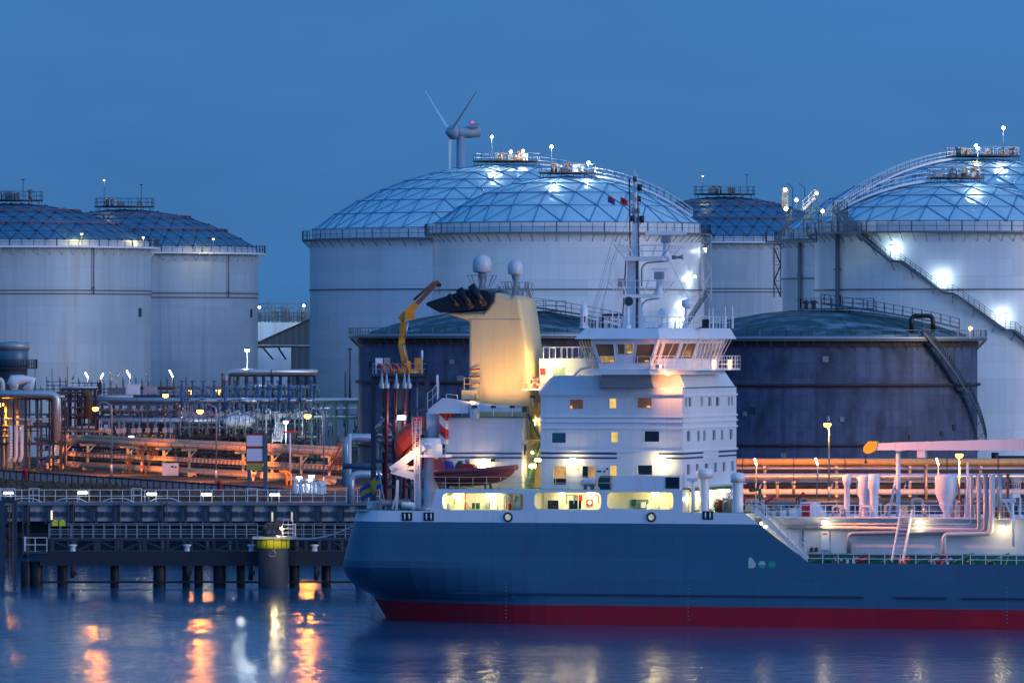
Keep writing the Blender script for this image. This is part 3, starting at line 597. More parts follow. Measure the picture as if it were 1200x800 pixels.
m=MB(); m.lathe([(24,GZ),(24,ZD(378,1500)),(0.1,ZD(376,1500))],W(330,0,1500)*Vector((1,1,0)),64); t=thing('storage_tank','small pale tank seen behind the brown shed','storage tank',(W(330,0,1500).x,1500,GZ)); m.obj('tank_wall',TANKL,t)
m=MB(); c=W(330,0,1500)*Vector((1,1,0)); z=ZD(377,1500); m.rail([c+Vector((24*cos(2*pi*i/60),24*sin(2*pi*i/60),z)) for i in range(61)],2,2.5,.09)
rn=random.Random(3)
for i in range(46):
    x=W(rn.uniform(302,362),0,1480).x; h=rn.uniform(1,4.2); m.bar((x,1477,z-1),(x,1477,z+h),rn.uniform(.05,.22),5)
for k in range(5): zz=z+.3+k*.85; m.bar((W(300,0,1478).x,1478,zz),(W(364,0,1478).x,1478,zz),.1,4)
m.obj('roof_pipework',BLSTEEL,t)
for px,py in ((304,359.5),(356,357.5)): roof_lamp(t,W(px,py+8,1474),1.4,'l',500)
# ------------------------------------------------------------------ quay wall with railing, lamps and ladders
QY=784.0; QZ=ZD(588,QY)
def qx(px,d=QY): return W(px,0,d).x
t=thing('quay_wall','concrete panelled quay wall with dark pilasters above the water','quay wall',(qx(200),QY,0))
m=MB(); m.box(qx(-1400),qx(2600),QY+.35,QY+4.5,4.0,QZ-.35); m.obj('wall_panel',CONC,t)
m=MB(); m.box(qx(-1400),qx(2600),QY-.25,QY+4.6,QZ-.35,QZ); m.obj('coping',GALVD,t)
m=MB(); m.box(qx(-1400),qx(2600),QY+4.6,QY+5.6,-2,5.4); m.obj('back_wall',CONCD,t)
xs=[qx(-22+26.3*i) for i in range(-12,50)]
for x in xs:
    m=MB(); m.box(x-.42,x-.12,QY+.02,QY+.34,3.7,QZ-.36); m.box(x+.12,x+.42,QY+.02,QY+.34,3.7,QZ-.36); m.box(x-1.1,x-.45,QY-.12,QY+.33,4.55,5.05); m.box(x+.45,x+1.1,QY-.12,QY+.33,4.55,5.05); m.obj('pilaster',DKSTEEL,t)
for i,x in enumerate(xs[:30]):
    m=MB(); m.bar((x,QY+1.2,-2),(x,QY+1.2,3.98),.42,10); m.obj('pile',PILE,t)
m=MB(); m.box(qx(-60),qx(460),QY+.6,QY+1.0,2.2,2.7); m.obj('waler',PILE,t)
for i,px in enumerate((60.5,319,342)):
    m=MB(); a=W(px,598 if i==0 else 600,QY-.3); m.bar(a,a-Vector((0,0,1.0)),.1,8); m.mat(1).box(a.x-.14,a.x+.14,a.y-.1,a.y+.4,a.z,a.z+.12); m.obj('wall_light',[emit('wall_light_tube%d'%i,(1,.85,.5),[1.2,.5,.35][i]),GALV],t)
for px in (102,267,406):
    a=W(px,593,QY-.02); m=MB(); m.box(a.x-.32,a.x+.32,a.y-.03,a.y+.35,a.z-.32,a.z+.32); m.obj('number_plate',DKSTEEL,t)
t=thing('quay_railing','grey pipe railing along the top of the quay wall','railing',(qx(180),QY+.2,QZ))
m=MB(); m.rail([(qx(-40),QY+.1,QZ),(qx(445),QY+.1,QZ)],1.35,1.25,.045,(.5,1.0)); m.obj('rails',RAILW,t)
for px in (40,160,296): m=MB(); x=qx(px); m.rail([(x-.55,QY-.05,QZ),(x+.55,QY-.05,QZ)],1.5,1.1,.055,(.5,1)); m.obj('gate',RAILW,t)
for i,px in enumerate((30,83,138,193)):
    m=MB(); x=qx(px); y=QY-.35
    m.pipe([(x-1.8,y,QZ-.02),(x-.9,y,QZ+.42),(x+.9,y,QZ+.42),(x+1.8,y,QZ-.02)],.05,.5,6)
    m.mat(1)
    for k in (-.28,.28): m.bar((x+k,y,.3),(x+k,y,QZ+.35),.05,5)
    for k in range(20): m.bar((x-.28,y,.5+.28*k),(x+.28,y,.5+.28*k),.03,4)
    m.solo('quay_ladder',[RAILW,DKSTEEL],'steel ladder with arched white handrail, '+nth(i,4)+' of four on the quay wall','ladder','ladders on the quay wall')
QBULB=emit('quay_lamp_bulb',(1,.97,.85),4)
for i,px in enumerate((10,97,178,242,322)):
    x=qx(px); t=thing('quay_lamp','bright oval white lamp on the quay railing, '+nth(i,5)+' of five','quay lamp',(x,QY-.1,QZ),'lamps on the quay railing')
    z=ZD([577.5,577,578.5,579,579.5][i],QY); m=MB(); m.bar((x-.35,QY-.12,QZ),(x-.35,QY-.12,z+.2),.05,6); m.box(x-.5,x+.5,QY-.42,QY-.08,z+.17,z+.25); m.obj('bracket',GALV,t)
    m=MB(); m.tube([(x-.36,QY-.28,z),(x+.36,QY-.28,z)],[.13,.13],10); m.ball((x-.42,QY-.28,z),.15,8); m.ball((x+.42,QY-.28,z),.15,8); m.obj('bulb',QBULB,t); light((x,QY-.7,z-.1),(1,.97,.86),10,.2,t)
# ------------------------------------------------------------------ jetty in front of the quay
JY=690.0
def jx(px): return W(px,0,JY).x
def jz(py): return ZD(py,JY)
t=thing('jetty','dark piled mooring jetty with railed walkway in front of the quay wall','jetty',(jx(200),JY,0))
m=MB(); m.box(jx(56),jx(430),JY-.9,JY+1.0,jz(633),jz(630)); m.obj('walkway_deck',DKSTEEL,t)
m=MB(); m.rail([(jx(58),JY-.85,jz(630)),(jx(302),JY-.85,jz(630))],jz(613)-jz(630),1.05,.042,(.28,.62,1.0)); m.rail([(jx(344),JY-.85,jz(630)),(jx(430),JY-.85,jz(630))],jz(613)-jz(630),1.05,.042,(.28,.62,1.0)); m.rail([(jx(58),JY+.9,jz(630)),(jx(430),JY+.9,jz(630))],1.2,1.05,.035,(.5,1.0)); m.obj('railing',GALV,t)
m=MB(); m.box(jx(48),jx(430),JY-1.5,JY+1.6,jz(662),jz(645)); m.obj('main_beam',CONCD,t)
m=MB()
for k in range(14):
    a=jx(62+27*k); b=jx(62+27*(k+1)); m.beam((a,JY-.7,jz(645)),(b,JY-.7,jz(633)),.12,.16) if k%2 else m.beam((a,JY-.7,jz(633)),(b,JY-.7,jz(645)),.12,.16)
    m.beam((a,JY-.7,jz(645)),(a,JY-.7,jz(633)),.4 if k%2 else .8,.3)
m.obj('truss',DKSTEEL,t)
for px,wd in ((31,.55),(43,.62),(73.5,.5),(134,.42),(187,.62),(218,.4),(232.5,.42),(257.5,.62),(282,.42),(345,.5),(382,.46),(422,.46)):
    m=MB(); m.lathe([(wd,-3),(wd,.35),(wd*1.02,.4),(wd,1.2),(wd,jz(662)+.4)],(jx(px),JY+(.5 if wd<.5 else -.3),0),14); m.obj('pile',PILE,t)
m=MB(); m.box(jx(48),jx(430),JY-.9,JY-.55,jz(682.5),jz(680)); m.obj('waler',PILE,t)
for px,y1 in ((86.5,676),(221,679),(294.5,679),(371,679)):
    m=MB(); x=jx(px); m.bar((x,JY-1.6,jz(662)),(x,JY-1.6,jz(y1)),.22,10); m.box(x-.05,x+.4,JY-1.8,JY-1.4,jz(668)-.4,jz(668)); m.obj('fender',RUBBER,t)
for px in (86,220,295,369):
    m=MB(); x=jx(px); m.lathe([(.28,jz(645)),(.25,jz(640)),(.42,jz(638.5)),(.42,jz(637.5)),(.02,jz(637))],(x,JY-1.0,0),12); m.obj('bollard',WHITE2,t)
m=MB(); m.box(jx(29),jx(57),JY-1.6,JY+1.6,jz(648),jz(645.5)); m.obj('end_platform',DKSTEEL,t)
m=MB(); z=jz(645.5); m.rail([(jx(29),JY+1.5,z),(jx(29),JY-1.5,z),(jx(56),JY-1.5,z)],1.35,1.1,.05,(.5,1)); m.obj('platform_railing',RAILW,t)
m=MB(); m.beam((jx(57),JY,jz(645)),(jx(62),JY,jz(630)),1.2,.2); m.obj('steps',DKSTEEL,t)
for px in (64.5,73): m=MB(); p=W(px,612,JY-.8); m.box(p.x-.28,p.x+.28,p.y-.2,p.y+.3,p.z-.32,p.z+.05); m.prism([(p.x-.32,p.z+.05),(p.x+.32,p.z+.05),(p.x,p.z+.3)],p.y-.25,p.y+.35); m.obj('rope_guide',YELB,t)
# mooring dolphin with yellow collar
x0=jx(321.5); R=(jx(339)-jx(304))/2; c=Vector((x0,JY-3.2,0)); t=thing('mooring_dolphin','round dark mooring dolphin with bright yellow collar and railed top','mooring dolphin',c)
dz=lambda py: ZD(py,JY-3.2)
m=MB(); m.lathe([(R*.99,-3),(R*.99,.3),(R,.35),(R,dz(642))],c,40); m.obj('column',mk('dolphin_shaft',(.045,.055,.07),.6,var=.4,sc=1,streak=.6,dirt=(.10,.05,.03)),t)
m=MB(); m.lathe([(R,dz(642)),(R+.12,dz(641.9)),(R+.12,dz(631.5)),(R,dz(631))],c,40)
m.obj('yellow_collar',YELB,t)
m=MB()
for a in (-2.35,-1.95,-1.5,-1.0,-.6): e=Vector((cos(a),sin(a),0)); p=c+e*(R+.13); m.bar(p+Vector((0,0,dz(641.5))),p+Vector((0,0,dz(631.6))),.05,4)
m.obj('collar_joint',RUST,t)
m=MB(); m.box(jx(298),jx(348),JY-5.2,JY-1.4,dz(630.8),dz(628.2)); m.obj('top_platform',CONC,t)
m=MB(); z=dz(628.2); m.rail([(jx(333),JY-5.1,z),(jx(347),JY-5.1,z),(jx(347),JY-1.6,z)],1.2,.9,.045,(.33,.66,1)); m.rail([(jx(333),JY-2,z),(jx(344),JY-2,z)],1.6,.45,.04); m.obj('platform_railing',RAILW,t)
m=MB()
for k,px in enumerate((316,322,328)):
    p=Vector((jx(px),JY-3.6,z)); m.bar(p,p+Vector((0,0,.8)),.4,10); m.pipe([p+Vector((-.5,0,.5)),p+Vector((-.3,-.2,1.2)),p+Vector((.35,-.2,1.3)),p+Vector((.5,0,.7))],.16); m.box(p.x-.3,p.x+.2,p.y-.2,p.y+.3,z+.8,z+1.1+.25*k%.6)
m.obj('mooring_hook',DKSTEEL,t)
m=MB(); zc=dz(644.5); m.tube([(x0+.3*cos(q)-.05,c.y-R-.04,zc+.28+.27*sin(q)) for q in [radians(150-30*k) for k in range(9)]]+[(x0+.32*cos(q)-.05,c.y-R-.04,zc-.28+.3*sin(q)) for q in [radians(85-30*k) for k in range(9)]],.06,5); m.obj('number',GREYP,t)
p=c+Vector((.9,-2.6,dz(618))); m=MB(); m.bar((p.x,p.y+.8,z),(p.x,p.y+.8,p.z),.05,6); m.bar((p.x,p.y+.8,p.z),p,.05,6); m.mat(1).ball(p,.12,8); m.obj('lamp',[GALV,BULBW],t); light(p+Vector((-.6,-1.6,-.7)),(1,.78,.36),170,.15,t)
# dark gantry with ladder at the far left edge
t=thing('access_gantry','dark steel access gantry with caged ladder at the left edge of the quay','gantry',(jx(6),JY+30,0))
d=JY+30; m=MB()
for px in (-14,3,17): m.beam((W(px,0,d).x,d,-2),(W(px,0,d).x,d,ZD(585,d)),.5,.5)
for py in (586,604,621,640): m.beam(W(-16,py,d),W(19,py,d),.4,.55)
m.obj('frame',DKSTEEL,t); m=MB()
for px in (11,15): m.bar((W(px,0,d-.4).x,d-.4,0),(W(px,0,d-.4).x,d-.4,ZD(590,d)),.06,5)
for k in range(45): m.bar((W(11,0,d-.4).x,d-.4,.4+.32*k),(W(15,0,d-.4).x,d-.4,.4+.32*k),.035,4)
m.obj('ladder',RUST,t); m=MB(); m.rail([W(-16,586,d-.3),W(18,586,d-.3)],1.2,1.2,.05); m.obj('railing',RAILW,t)

# ------------------------------------------------------------------ low kerb wall along the plant road
def DL(px): return 1052-.36*px                      # the left pipe track runs obliquely towards the quay
def L(px,py): return W(px,py,DL(px))
ka=Vector((W(-30,0,902).x,902,GZ)); kb=Vector((W(356,0,868).x,868,GZ)); dr=(kb-ka); ln=dr.length; dr.normalize()
zk=lambda f:(ZD(548+25*f,902-34*f)-GZ)
m=MB(); m.prism([(0,-.3),(ln,-.3),(ln,zk(1)-.2),(0,zk(0)-.2)],-.25,.25); k_=bpy.data.objects.new('kerb_wall',m.mesh('kerb_wall',Vector())); COL.objects.link(k_); k_.location=ka; k_.rotation_euler=(0,0,atan2(dr.y,dr.x)); k_.data.materials.append(KERBM); tag(k_,'low wall of blocks coloured like orange lamp light, with dark joints, above the grass bank','low wall'); BASE[k_.name]=Vector()
m=MB(); m.prism([(0,zk(0)-.196),(ln,zk(1)-.196),(ln,zk(1)),(0,zk(0))],-.3,.3)
for i in range(int(ln/1.05)): x=1.05*i; z_=zk(x/ln); m.box(x-.0,x+.13,-.31,-.254,-.2,z_+.05)
q_=bpy.data.objects.new('coping_rail',m.mesh('coping_rail',Vector())); COL.objects.link(q_); q_.parent=k_; q_.data.materials.append(DKSTEEL); BASE[q_.name]=Vector()
# the bank itself, rising from the quay to the foot of the wall
nb=30; m=MB(); rb_=random.Random(5); pts=[]
for j in range(7):
    g=j/6; row=[]
    for i in range(nb+1):
        f=i/nb; p=Vector((qx(-40)+(qx(356)-qx(-40))*f,QY+5.7,GZ+.02)).lerp(ka.lerp(kb,f)+Vector((0,0,zk(f)-1.15)),g); row.append(p+Vector((0,0,rb_.uniform(-.12,.12) if 0<g<1 else 0)))
    pts.append(row)
for j in range(6):
    for i in range(nb): m.add([pts[j][i],pts[j][i+1],pts[j+1][i+1],pts[j+1][i]],[(0,1,2,3)],True)
m.solo('bank',GROUND,'earth bank below the low block wall','bank',kind='structure')
# grass bank between the wall and the quay
m=MB(); rn=random.Random(2)
for i in range(5200):
    f=rn.random(); g=rn.random()**.8; a=ka.lerp(kb,f); b=Vector((qx(-30)+(qx(352)-qx(-30))*f,QY+6,GZ)); p=(a+Vector((0,0,zk(f)-1.2))).lerp(b,g)+Vector((rn.uniform(-1,1),0,0)); h=rn.uniform(.12,.55)*(1.5 if sin(p.x*.35)+sin(p.y*.11)>.4 else .7); r_=rn.uniform(.1,.35)
    for k in range(3): aa=rn.uniform(0,6.3); m.add([p+Vector((r_*cos(aa),r_*sin(aa),0)),p+Vector((r_*cos(aa+.9),r_*sin(aa+.9),0)),p+Vector((rn.uniform(-.3,.3),rn.uniform(-.3,.3),h))],[(0,1,2)])
m.solo('grass',mk('bank_grass_lamp_tint',(.12,.078,.035),.9,var=.5,sc=.3),'grass on the bank behind the quay wall, browned like orange lamp light','grass',kind='stuff')  # brown-orange stands in for sodium light on the grass

# ------------------------------------------------------------------ pipelines of the left track
def track(name,label,pts,r,mat,group='pipelines of the left pipe track'):
    m=MB(); m.pipe(pts,r,None,12)
    P=[Vector(p) for p in pts]; m.mat(1)
    for a,b in zip(P,P[1:]):
        n=int((b-a).length/6)
        for i in range(1,n): q=a.lerp(b,i/n); e=(b-a).normalized(); m.bar(q-e*.07,q+e*.07,r*1.13,12)
    return m.solo(name,[mat,GALVD],label,'pipeline',group)
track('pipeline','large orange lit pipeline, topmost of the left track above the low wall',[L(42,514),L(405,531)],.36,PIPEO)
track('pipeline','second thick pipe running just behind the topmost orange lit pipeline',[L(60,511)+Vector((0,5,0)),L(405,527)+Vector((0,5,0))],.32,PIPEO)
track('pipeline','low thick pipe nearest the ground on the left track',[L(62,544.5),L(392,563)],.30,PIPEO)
track('pipeline','thin pipe above the cable tray on the left track',[L(75,529),L(400,546)],.10,PIPEO)
m=MB()
for dz_ in (0,-1.15):
    m.beam(L(76,532)+Vector((0,0,dz_)),L(402,549)+Vector((0,0,dz_)),.2,.34)
for i in range(75):
    q=L(76,532).lerp(L(402,549),i/74); m.box(q.x-.14,q.x+.14,q.y-.3,q.y-.1,q.z-.2,q.z+.25)
m.solo('cable_tray',PIPEO,'flanged double cable tray between the upper and lower pipes of the left track','cable tray')
track('pipeline','thin upper pipe with square end on the left track near the ladder',[L(72,505),L(131,505.5)],.16,PIPEO)
for i,px in enumerate((77,103,150,192,222,285,319,353,386)):
    f=(px-42)/363; top=514+17*f; base=W(px,0,DL(px))*Vector((1,1,0))+Vector((0,0,GZ)); q=L(px,top); t0=MB()
    t0.beam((base.x,base.y,GZ),(base.x,base.y,q.z-.3),.34,.34); t0.beam((base.x-1.1,base.y,q.z-.5),(base.x+1.1,base.y,q.z-.5),.3,.3); t0.beam((base.x,base.y,q.z-1.6),(base.x+.9,base.y,q.z-.6),.18,.18); t0.box(base.x-.75,base.x+.75,base.y-.75,base.y+.75,GZ-.2,GZ+.5)
    t0.solo('pipe_support',PIPEO,'tee shaped pipe support, '+nth(i,9)+' of nine under the orange lit pipeline','pipe support','supports of the left pipe track')
# dark ground clutter under the track: low pipes
for k,(y0,y1) in enumerate(((523,541),(538,556))):
    track('pipeline',['dark thin pipe in the shade under the orange lit pipeline','dark thin pipe in the shade between cable tray and lowest pipe'][k],[L(70,y0)+Vector((0,7,0)),L(402,y1)+Vector((0,7,0))],.2,RUST)
# stepladder, posts, cabinets beside the track
def ladder(name,label,a,b,wd,mat,cat,n,fr=WORLDF,dirw=Vector((1,0,0)),rail=True):
    m=MB(); a=Vector(a); b=Vector(b)
    for o_ in (0,1): m.beam(a+dirw*wd*o_,b+dirw*wd*o_,.1,.26)
    for k in range(1,n): p=a.lerp(b,k/n); m.beam(p,p+dirw*wd,.24,.06)
    if rail:
        for o_ in (0,1): m.rail([a+dirw*wd*o_,b+dirw*wd*o_],1.0,2.0,.04)
    return m.solo(name,mat,label,cat,None,fr)
ladder('stair','rusty steel stair climbing to the pipe end on the left track',L(59,546)+Vector((0,-3,0)),L(71,510)+Vector((0,-1,0)),1.2,PIPEW,'stair',14)
ladder('stair','rusty steel stair at the right end of the orange lit pipeline',L(386,552)+Vector((0,-4,0)),L(402,517)+Vector((0,-3,0)),1.2,RUST,'stair',14)
for i,(px,y0,y1,dd,lab) in enumerate(((44.5,489,546,-5,'tall red and white banded pole by the stair on the left track'),(166,540,556,-6,'short red and white banded pole beside the pale control cabinet'),(297,553,567,-12,'short red and white banded pole behind the sign board'))):
    a=W(px,y0,DL(px)+dd); b=W(px,y1,DL(px)+dd); MB().bar(b,a,.16,8).solo('marker_pole',POLERW,lab,'pole','banded poles')
def cabinet(px0,px1,py0,py1,dd,mat,label,name='control_cabinet',cat='cabinet',feet=True):
    d=DL((px0+px1)/2)+dd; a=W(px0,py1,d); b=W(px1,py0,d); t=thing(name,label,cat,((a.x+b.x)/2,d,a.z))
    m=MB(); m.box(a.x,b.x,d,d+1,a.z,b.z); m.box(a.x-.08,b.x+.08,d-.1,d+1.1,b.z,b.z+.08); m.obj('body',mat,t)
    m=MB(); xm=(a.x+b.x)/2; m.box(a.x+.08,xm-.03,d-.04,d-.003,a.z+.1,b.z-.1); m.box(xm+.03,b.x-.08,d-.04,d-.003,a.z+.1,b.z-.1); m.obj('door',mat,t)
    m=MB(); m.box(xm+.12,xm+.5,d-.07,d-.042,b.z-.55,b.z-.3); m.box(b.x-.5,b.x-.2,d-.07,d-.042,b.z-.6,b.z-.35); m.obj('label_plate',DKSTEEL,t)
    return t
cabinet(190,209,543,557,-9,WHITE2,'pale control cabinet with dark label plates behind the low wall')
cabinet(220,230,554,561,-8,CREAM,'small cream junction box beside the low pipe','junction_box','box')
cabinet(52,63,543,550.5,-9,CREAM,'small cream junction box at the foot of the left stair','junction_box','box')
cabinet(290,300,548,556,-8,CREAM,'cream junction box between the sign board posts','junction_box','box')
p=W(49,550,1022); m=MB(); m.lathe([(.5,0),(.55,.2),(.55,1.1),(.5,1.3),(.01,1.3)],p,14); m.solo('barrel',BLUEP,'blue barrel beside the left stair on the pipe track','barrel')
for px,y0,y1,lab in ((29.5,551,562,'red hydrant post in front of the low wall near the left edge'),(257,565,576,'red hydrant post in front of the low wall left of the sign board')):
    d=898-.09*px; a=W(px,y1,d); m=MB(); m.lathe([(.22,0),(.22,1.0),(.32,1.05),(.32,1.25),(.12,1.4),(.01,1.45)],a,10); m.bar(a+Vector((-.35,0,.8)),a+Vector((.35,0,.8)),.1,8); m.solo('hydrant',REDP,lab,'hydrant')
for px in (336,341):
    d=905; m=MB(); a=W(px,571,d); m.pipe([a,a+Vector((0,0,1.6)),a+Vector((-.4,0,2.0)),a+Vector((-1.0,0,2.1))],.16); m.solo('bent_pipe',YEL,'yellow bent vent pipe '+('left' if px==336 else 'right')+' of the pair behind the quay lamp','vent pipe','yellow bent pipes')
# sign board on two posts
d=850; a=W(289,575,d); b=W(308,509,d); t=thing('sign_board','tall sign board of two pale panels over a yellow one on dark posts','sign board',((a.x+b.x)/2,d,GZ))
for i,(y0,y1,mt) in enumerate(((510,522.5,0),(525.5,540,0),(542.5,551,1))):
    m=MB(); m.box(a.x,b.x,d-.1,d+.15,ZD(y1,d),ZD(y0,d)); m.obj('panel',[mk('sign_panel_lilac%d'%i,(.80,.68,.74),.5,var=.05),mk('sign_panel_yellow',(.42,.34,.06),.5,var=.1)][mt],t)
m=MB(); m.box(a.x-.1,b.x+.1,d-.04,d+.12,ZD(541.8,d)-.1,ZD(509,d)+.1); m.obj('backing_frame',REDP,t)
for px0,px1,y0 in ((290,294,550),(308.5,313.5,509)): m=MB(); m.box(W(px0,0,d).x,W(px1,0,d).x,d-.2,d+.4,GZ-.2,ZD(y0,d)); m.obj('post',BLSTEEL,t)
# bare shrub behind the low wall
def shrub(base,h,label,seed,wd=.5):
    rn=random.Random(seed); t=thing('bare_shrub',label,'shrub',base); m=MB()
    def br(p,dv,l,r,k):
        q=p+dv*l; m.bar(p,q,r,4,r*.6)
        if k:
            for _ in range(3): br(p.lerp(q,rn.uniform(.45,1)),(dv+Vector((rn.uniform(-wd,wd),rn.uniform(-wd,wd),rn.uniform(-.1,.4)))).normalized(),l*rn.uniform(.5,.75),r*.6,k-1)
    for _ in range(4): br(Vector(base),Vector((rn.uniform(-.4,.4),rn.uniform(-.4,.4),1)).normalized(),h*.45,.11,3)
    m.obj('branches',mk('twig_bark',(.14,.10,.09),.8),t)
shrub((W(171,0,985).x,985,GZ),5.6,'leafless shrub in front of the orange lit pipeline','4'); shrub((W(152,0,990).x,990,GZ),3.2,'smaller leafless shrub left of the bigger one by the pipeline','9')

# ------------------------------------------------------------------ lamps on posts
def lamp(px,py,ybase,d,label,kind='s',arm=0,r=.05,power=None,bulb=None,cat='street lamp',pole=GALV):
    x=W(px+arm,0,d).x; zt=ZD(py,d); zb=ZD(ybase,d) if ybase else GZ; hx=W(px,0,d).x
    t=thing('street_lamp',label,cat,(x,d,zb),None); m=MB(); 
    if arm: m.pipe([(x,d,zb),(x,d,zt+.5),(x+(hx-x)*.6,d,zt+1.0),(hx,d,zt+.25)],.11,1.2,6); m.bar((x,d,zb),(x,d,zb+1.5),.18,8)
    else: m.bar((x,d,zb),(x,d,zt+.2),.15,8,.09)
    m.obj('pole',pole,t); m=MB(); m.lathe([(.02,.42),(.25,.38),(.42,.16),(.42,.1)],(hx,d-.1,zt),12); m.obj('lamp_head',DKSTEEL,t)
    m=MB(); m.ball((hx,d-.12,zt),{'s':.44,'l':.36,'o':.28}[kind],12,.85); m.obj('bulb',{'s':BULBS,'l':BULBL,'o':BULBO}[kind],t)
    if kind=='l': light((hx,d-1.8,zt-.5),LEDC,(power or 4200)*.55,.3,t)
    else:
        for dy,dz_,cone,q in ((4.6,-5,104,1),(-9,-5,110,.6 if px<50 else .14)): light((hx,d-(.3 if arm else 1.3),zt-.6),SODIUM,(power or 4200)*10*q,.3,t,spot=radians(cone),aim=(hx,d+dy,zt-.6+dz_))
    return t
lamp(1,473.5,549,1010,'sodium street lamp with curved arm at the left edge of the plant','s',16,power=3600)
lamp(112,478.5,None,968,'sodium street lamp whose pole stands before the left end of the pipe track','s',19,power=3600)
lamp(194,463,None,1058,'orange sodium lamp in front of the left tank pair, left of the valve rows','s',0,power=500)
lamp(234.5,481.5,None,926,'sodium street lamp on the pole left of the sign board','s',19,power=3600)
lamp(360.5,487,None,882,'orange sodium lamp with left arm on a tall pole right of the sign board','s',19,power=3600)
lamp(224,456.5,None,1100,'small orange lamp left of the silver pipe frame, behind the valve rows','s',0,power=500)
lamp(256.5,457,None,1100,'small orange lamp at the foot of the silver pipe frame','s',0,power=500)
lamp(335,494,None,1035,'white floodlight post in the middle of the valve rows','l',0,power=5200,pole=GALVD)
lamp(289.5,410,None,1085,'tall white starry lamp on a thin mast right of the left tank pair','l',0,power=3600,pole=GALVD)
lamp(154,511.5,None,1012,'low white lamp just above the orange lit pipeline','l',0,power=900)
lamp(350.5,559,592,862,'small white lamp post, left of the pair at the quay vents','l',0,power=300,pole=RAILW)
lamp(365,557.5,592,862,'small white lamp post, right of the pair at the quay vents','l',0,power=300,pole=RAILW)
lamp(969.5,497,None,820,'tall sodium street lamp in front of the dark tank on the right','s',2,power=2600)
# added unseen floodlight masts behind the dark tanks, to brighten the white tank walls
for i,(px,py,d_) in enumerate(((455,425,1092),(575,425,1094),(735,425,1092),(905,430,1036),(1035,430,1034))):
    x=W(px,0,d_).x; z=ZD(py,d_); t=thing('added_flood_mast','added unseen floodlight mast behind the low dark tanks, '+nth(i,5)+' of five','added flood mast',(x,d_,GZ),'added floodlight masts behind the dark tanks'); m=MB(); m.bar((x,d_,GZ),(x,d_,z),.16,8,.1); m.obj('pole',GALV,t)
    m=MB(); m.box(x-.5,x+.5,d_,d_+.3,z,z+.5); m.mat(1).box(x-.42,x+.42,d_+.3,d_+.32,z+.06,z+.44); m.obj('lamp_head',[DKSTEEL,BULBL],t); light((x,d_+.9,z+.2),(.88,.94,1),[2400,2400,2400,1500,1500][i],.3,t,spot=radians(165),aim=(x,d_+8,z+2))
# tall bare poles
for px,y0,y1,lab in ((340,507,562,'plain post with red cross bar right of the sign board'),(410,410,470,'thin dark mast in front of the central tanks')):
    d=DL(px)-10 if px<400 else 1090; a=W(px,y1,d); b=W(px,y0,d); m=MB(); m.bar(a,b,.17,8,.12); m.box(a.x-.35,a.x+.35,d-.35,d+.35,a.z-.1,a.z+.4)
    if px==340: m.mat(1).box(a.x-.9,a.x+.9,d-.1,d+.1,b.z,b.z+.25)
    if px==410: m.mat(1).box(a.x-.35,a.x+.35,d-.2,d+.2,b.z,b.z+.25)
    m.solo('post',[PIPEW if px<400 else DKSTEEL,REDP if px==340 else DKSTEEL],lab,'post')
# fluorescent tubes on tilted arms
def tube_lamp(px,py,d,label,on=True,h=2.2,tilt=-.5,ln=.62):
    p=W(px,py,d); t=thing('tube_lamp',label,'tube lamp',p-Vector((0,0,h)),'tilted tube lamps on posts'); e=Vector((tilt,-.25,1)).normalized()
    m=MB(); m.bar(p-Vector((0,0,h)),p-e*ln,.08,6); m.beam(p-e*(ln+.1)+Vector((0,.12,.02)),p+e*(ln+.05)+Vector((0,.12,.02)),.22,.08); m.obj('post',GALVD,t)
    m=MB(); m.bar(p-e*ln,p+e*ln,.11,8); m.obj('tube',BULBF if on else GALVD,t)
    if on: light(p+Vector((0,-.6,-.2)),(1,.9,.72),260 if py<450 else 150,.25,t)
for i,(px,on,py) in enumerate(((86.5,0,441),(101.5,1,439.5),(119.5,1,440.5),(130,0,437.5),(138,0,440.5),(150.5,1,438),(172,0,438.5),(200.5,1,437.5))):
    tl=(.5 if px in (86.5,119.5,138) else -.5); tube_lamp(px,py,1105,('lit' if on else 'unlit')+' tilted tube lamp before the left tanks, '+nth(i,8)+' of eight',on,2.6,tl,.62 if i in (5,7) else .48)
for i,(px,py) in enumerate(((885.5,541),(957,540.5),(1098.5,540.5))): tube_lamp(px,py,818,'lit tilted tube lamp on the right pipe track, '+['by the ship vents','near the tall sodium lamp','above the white ship ventilator'][i],True,4.2,-.33,.42)

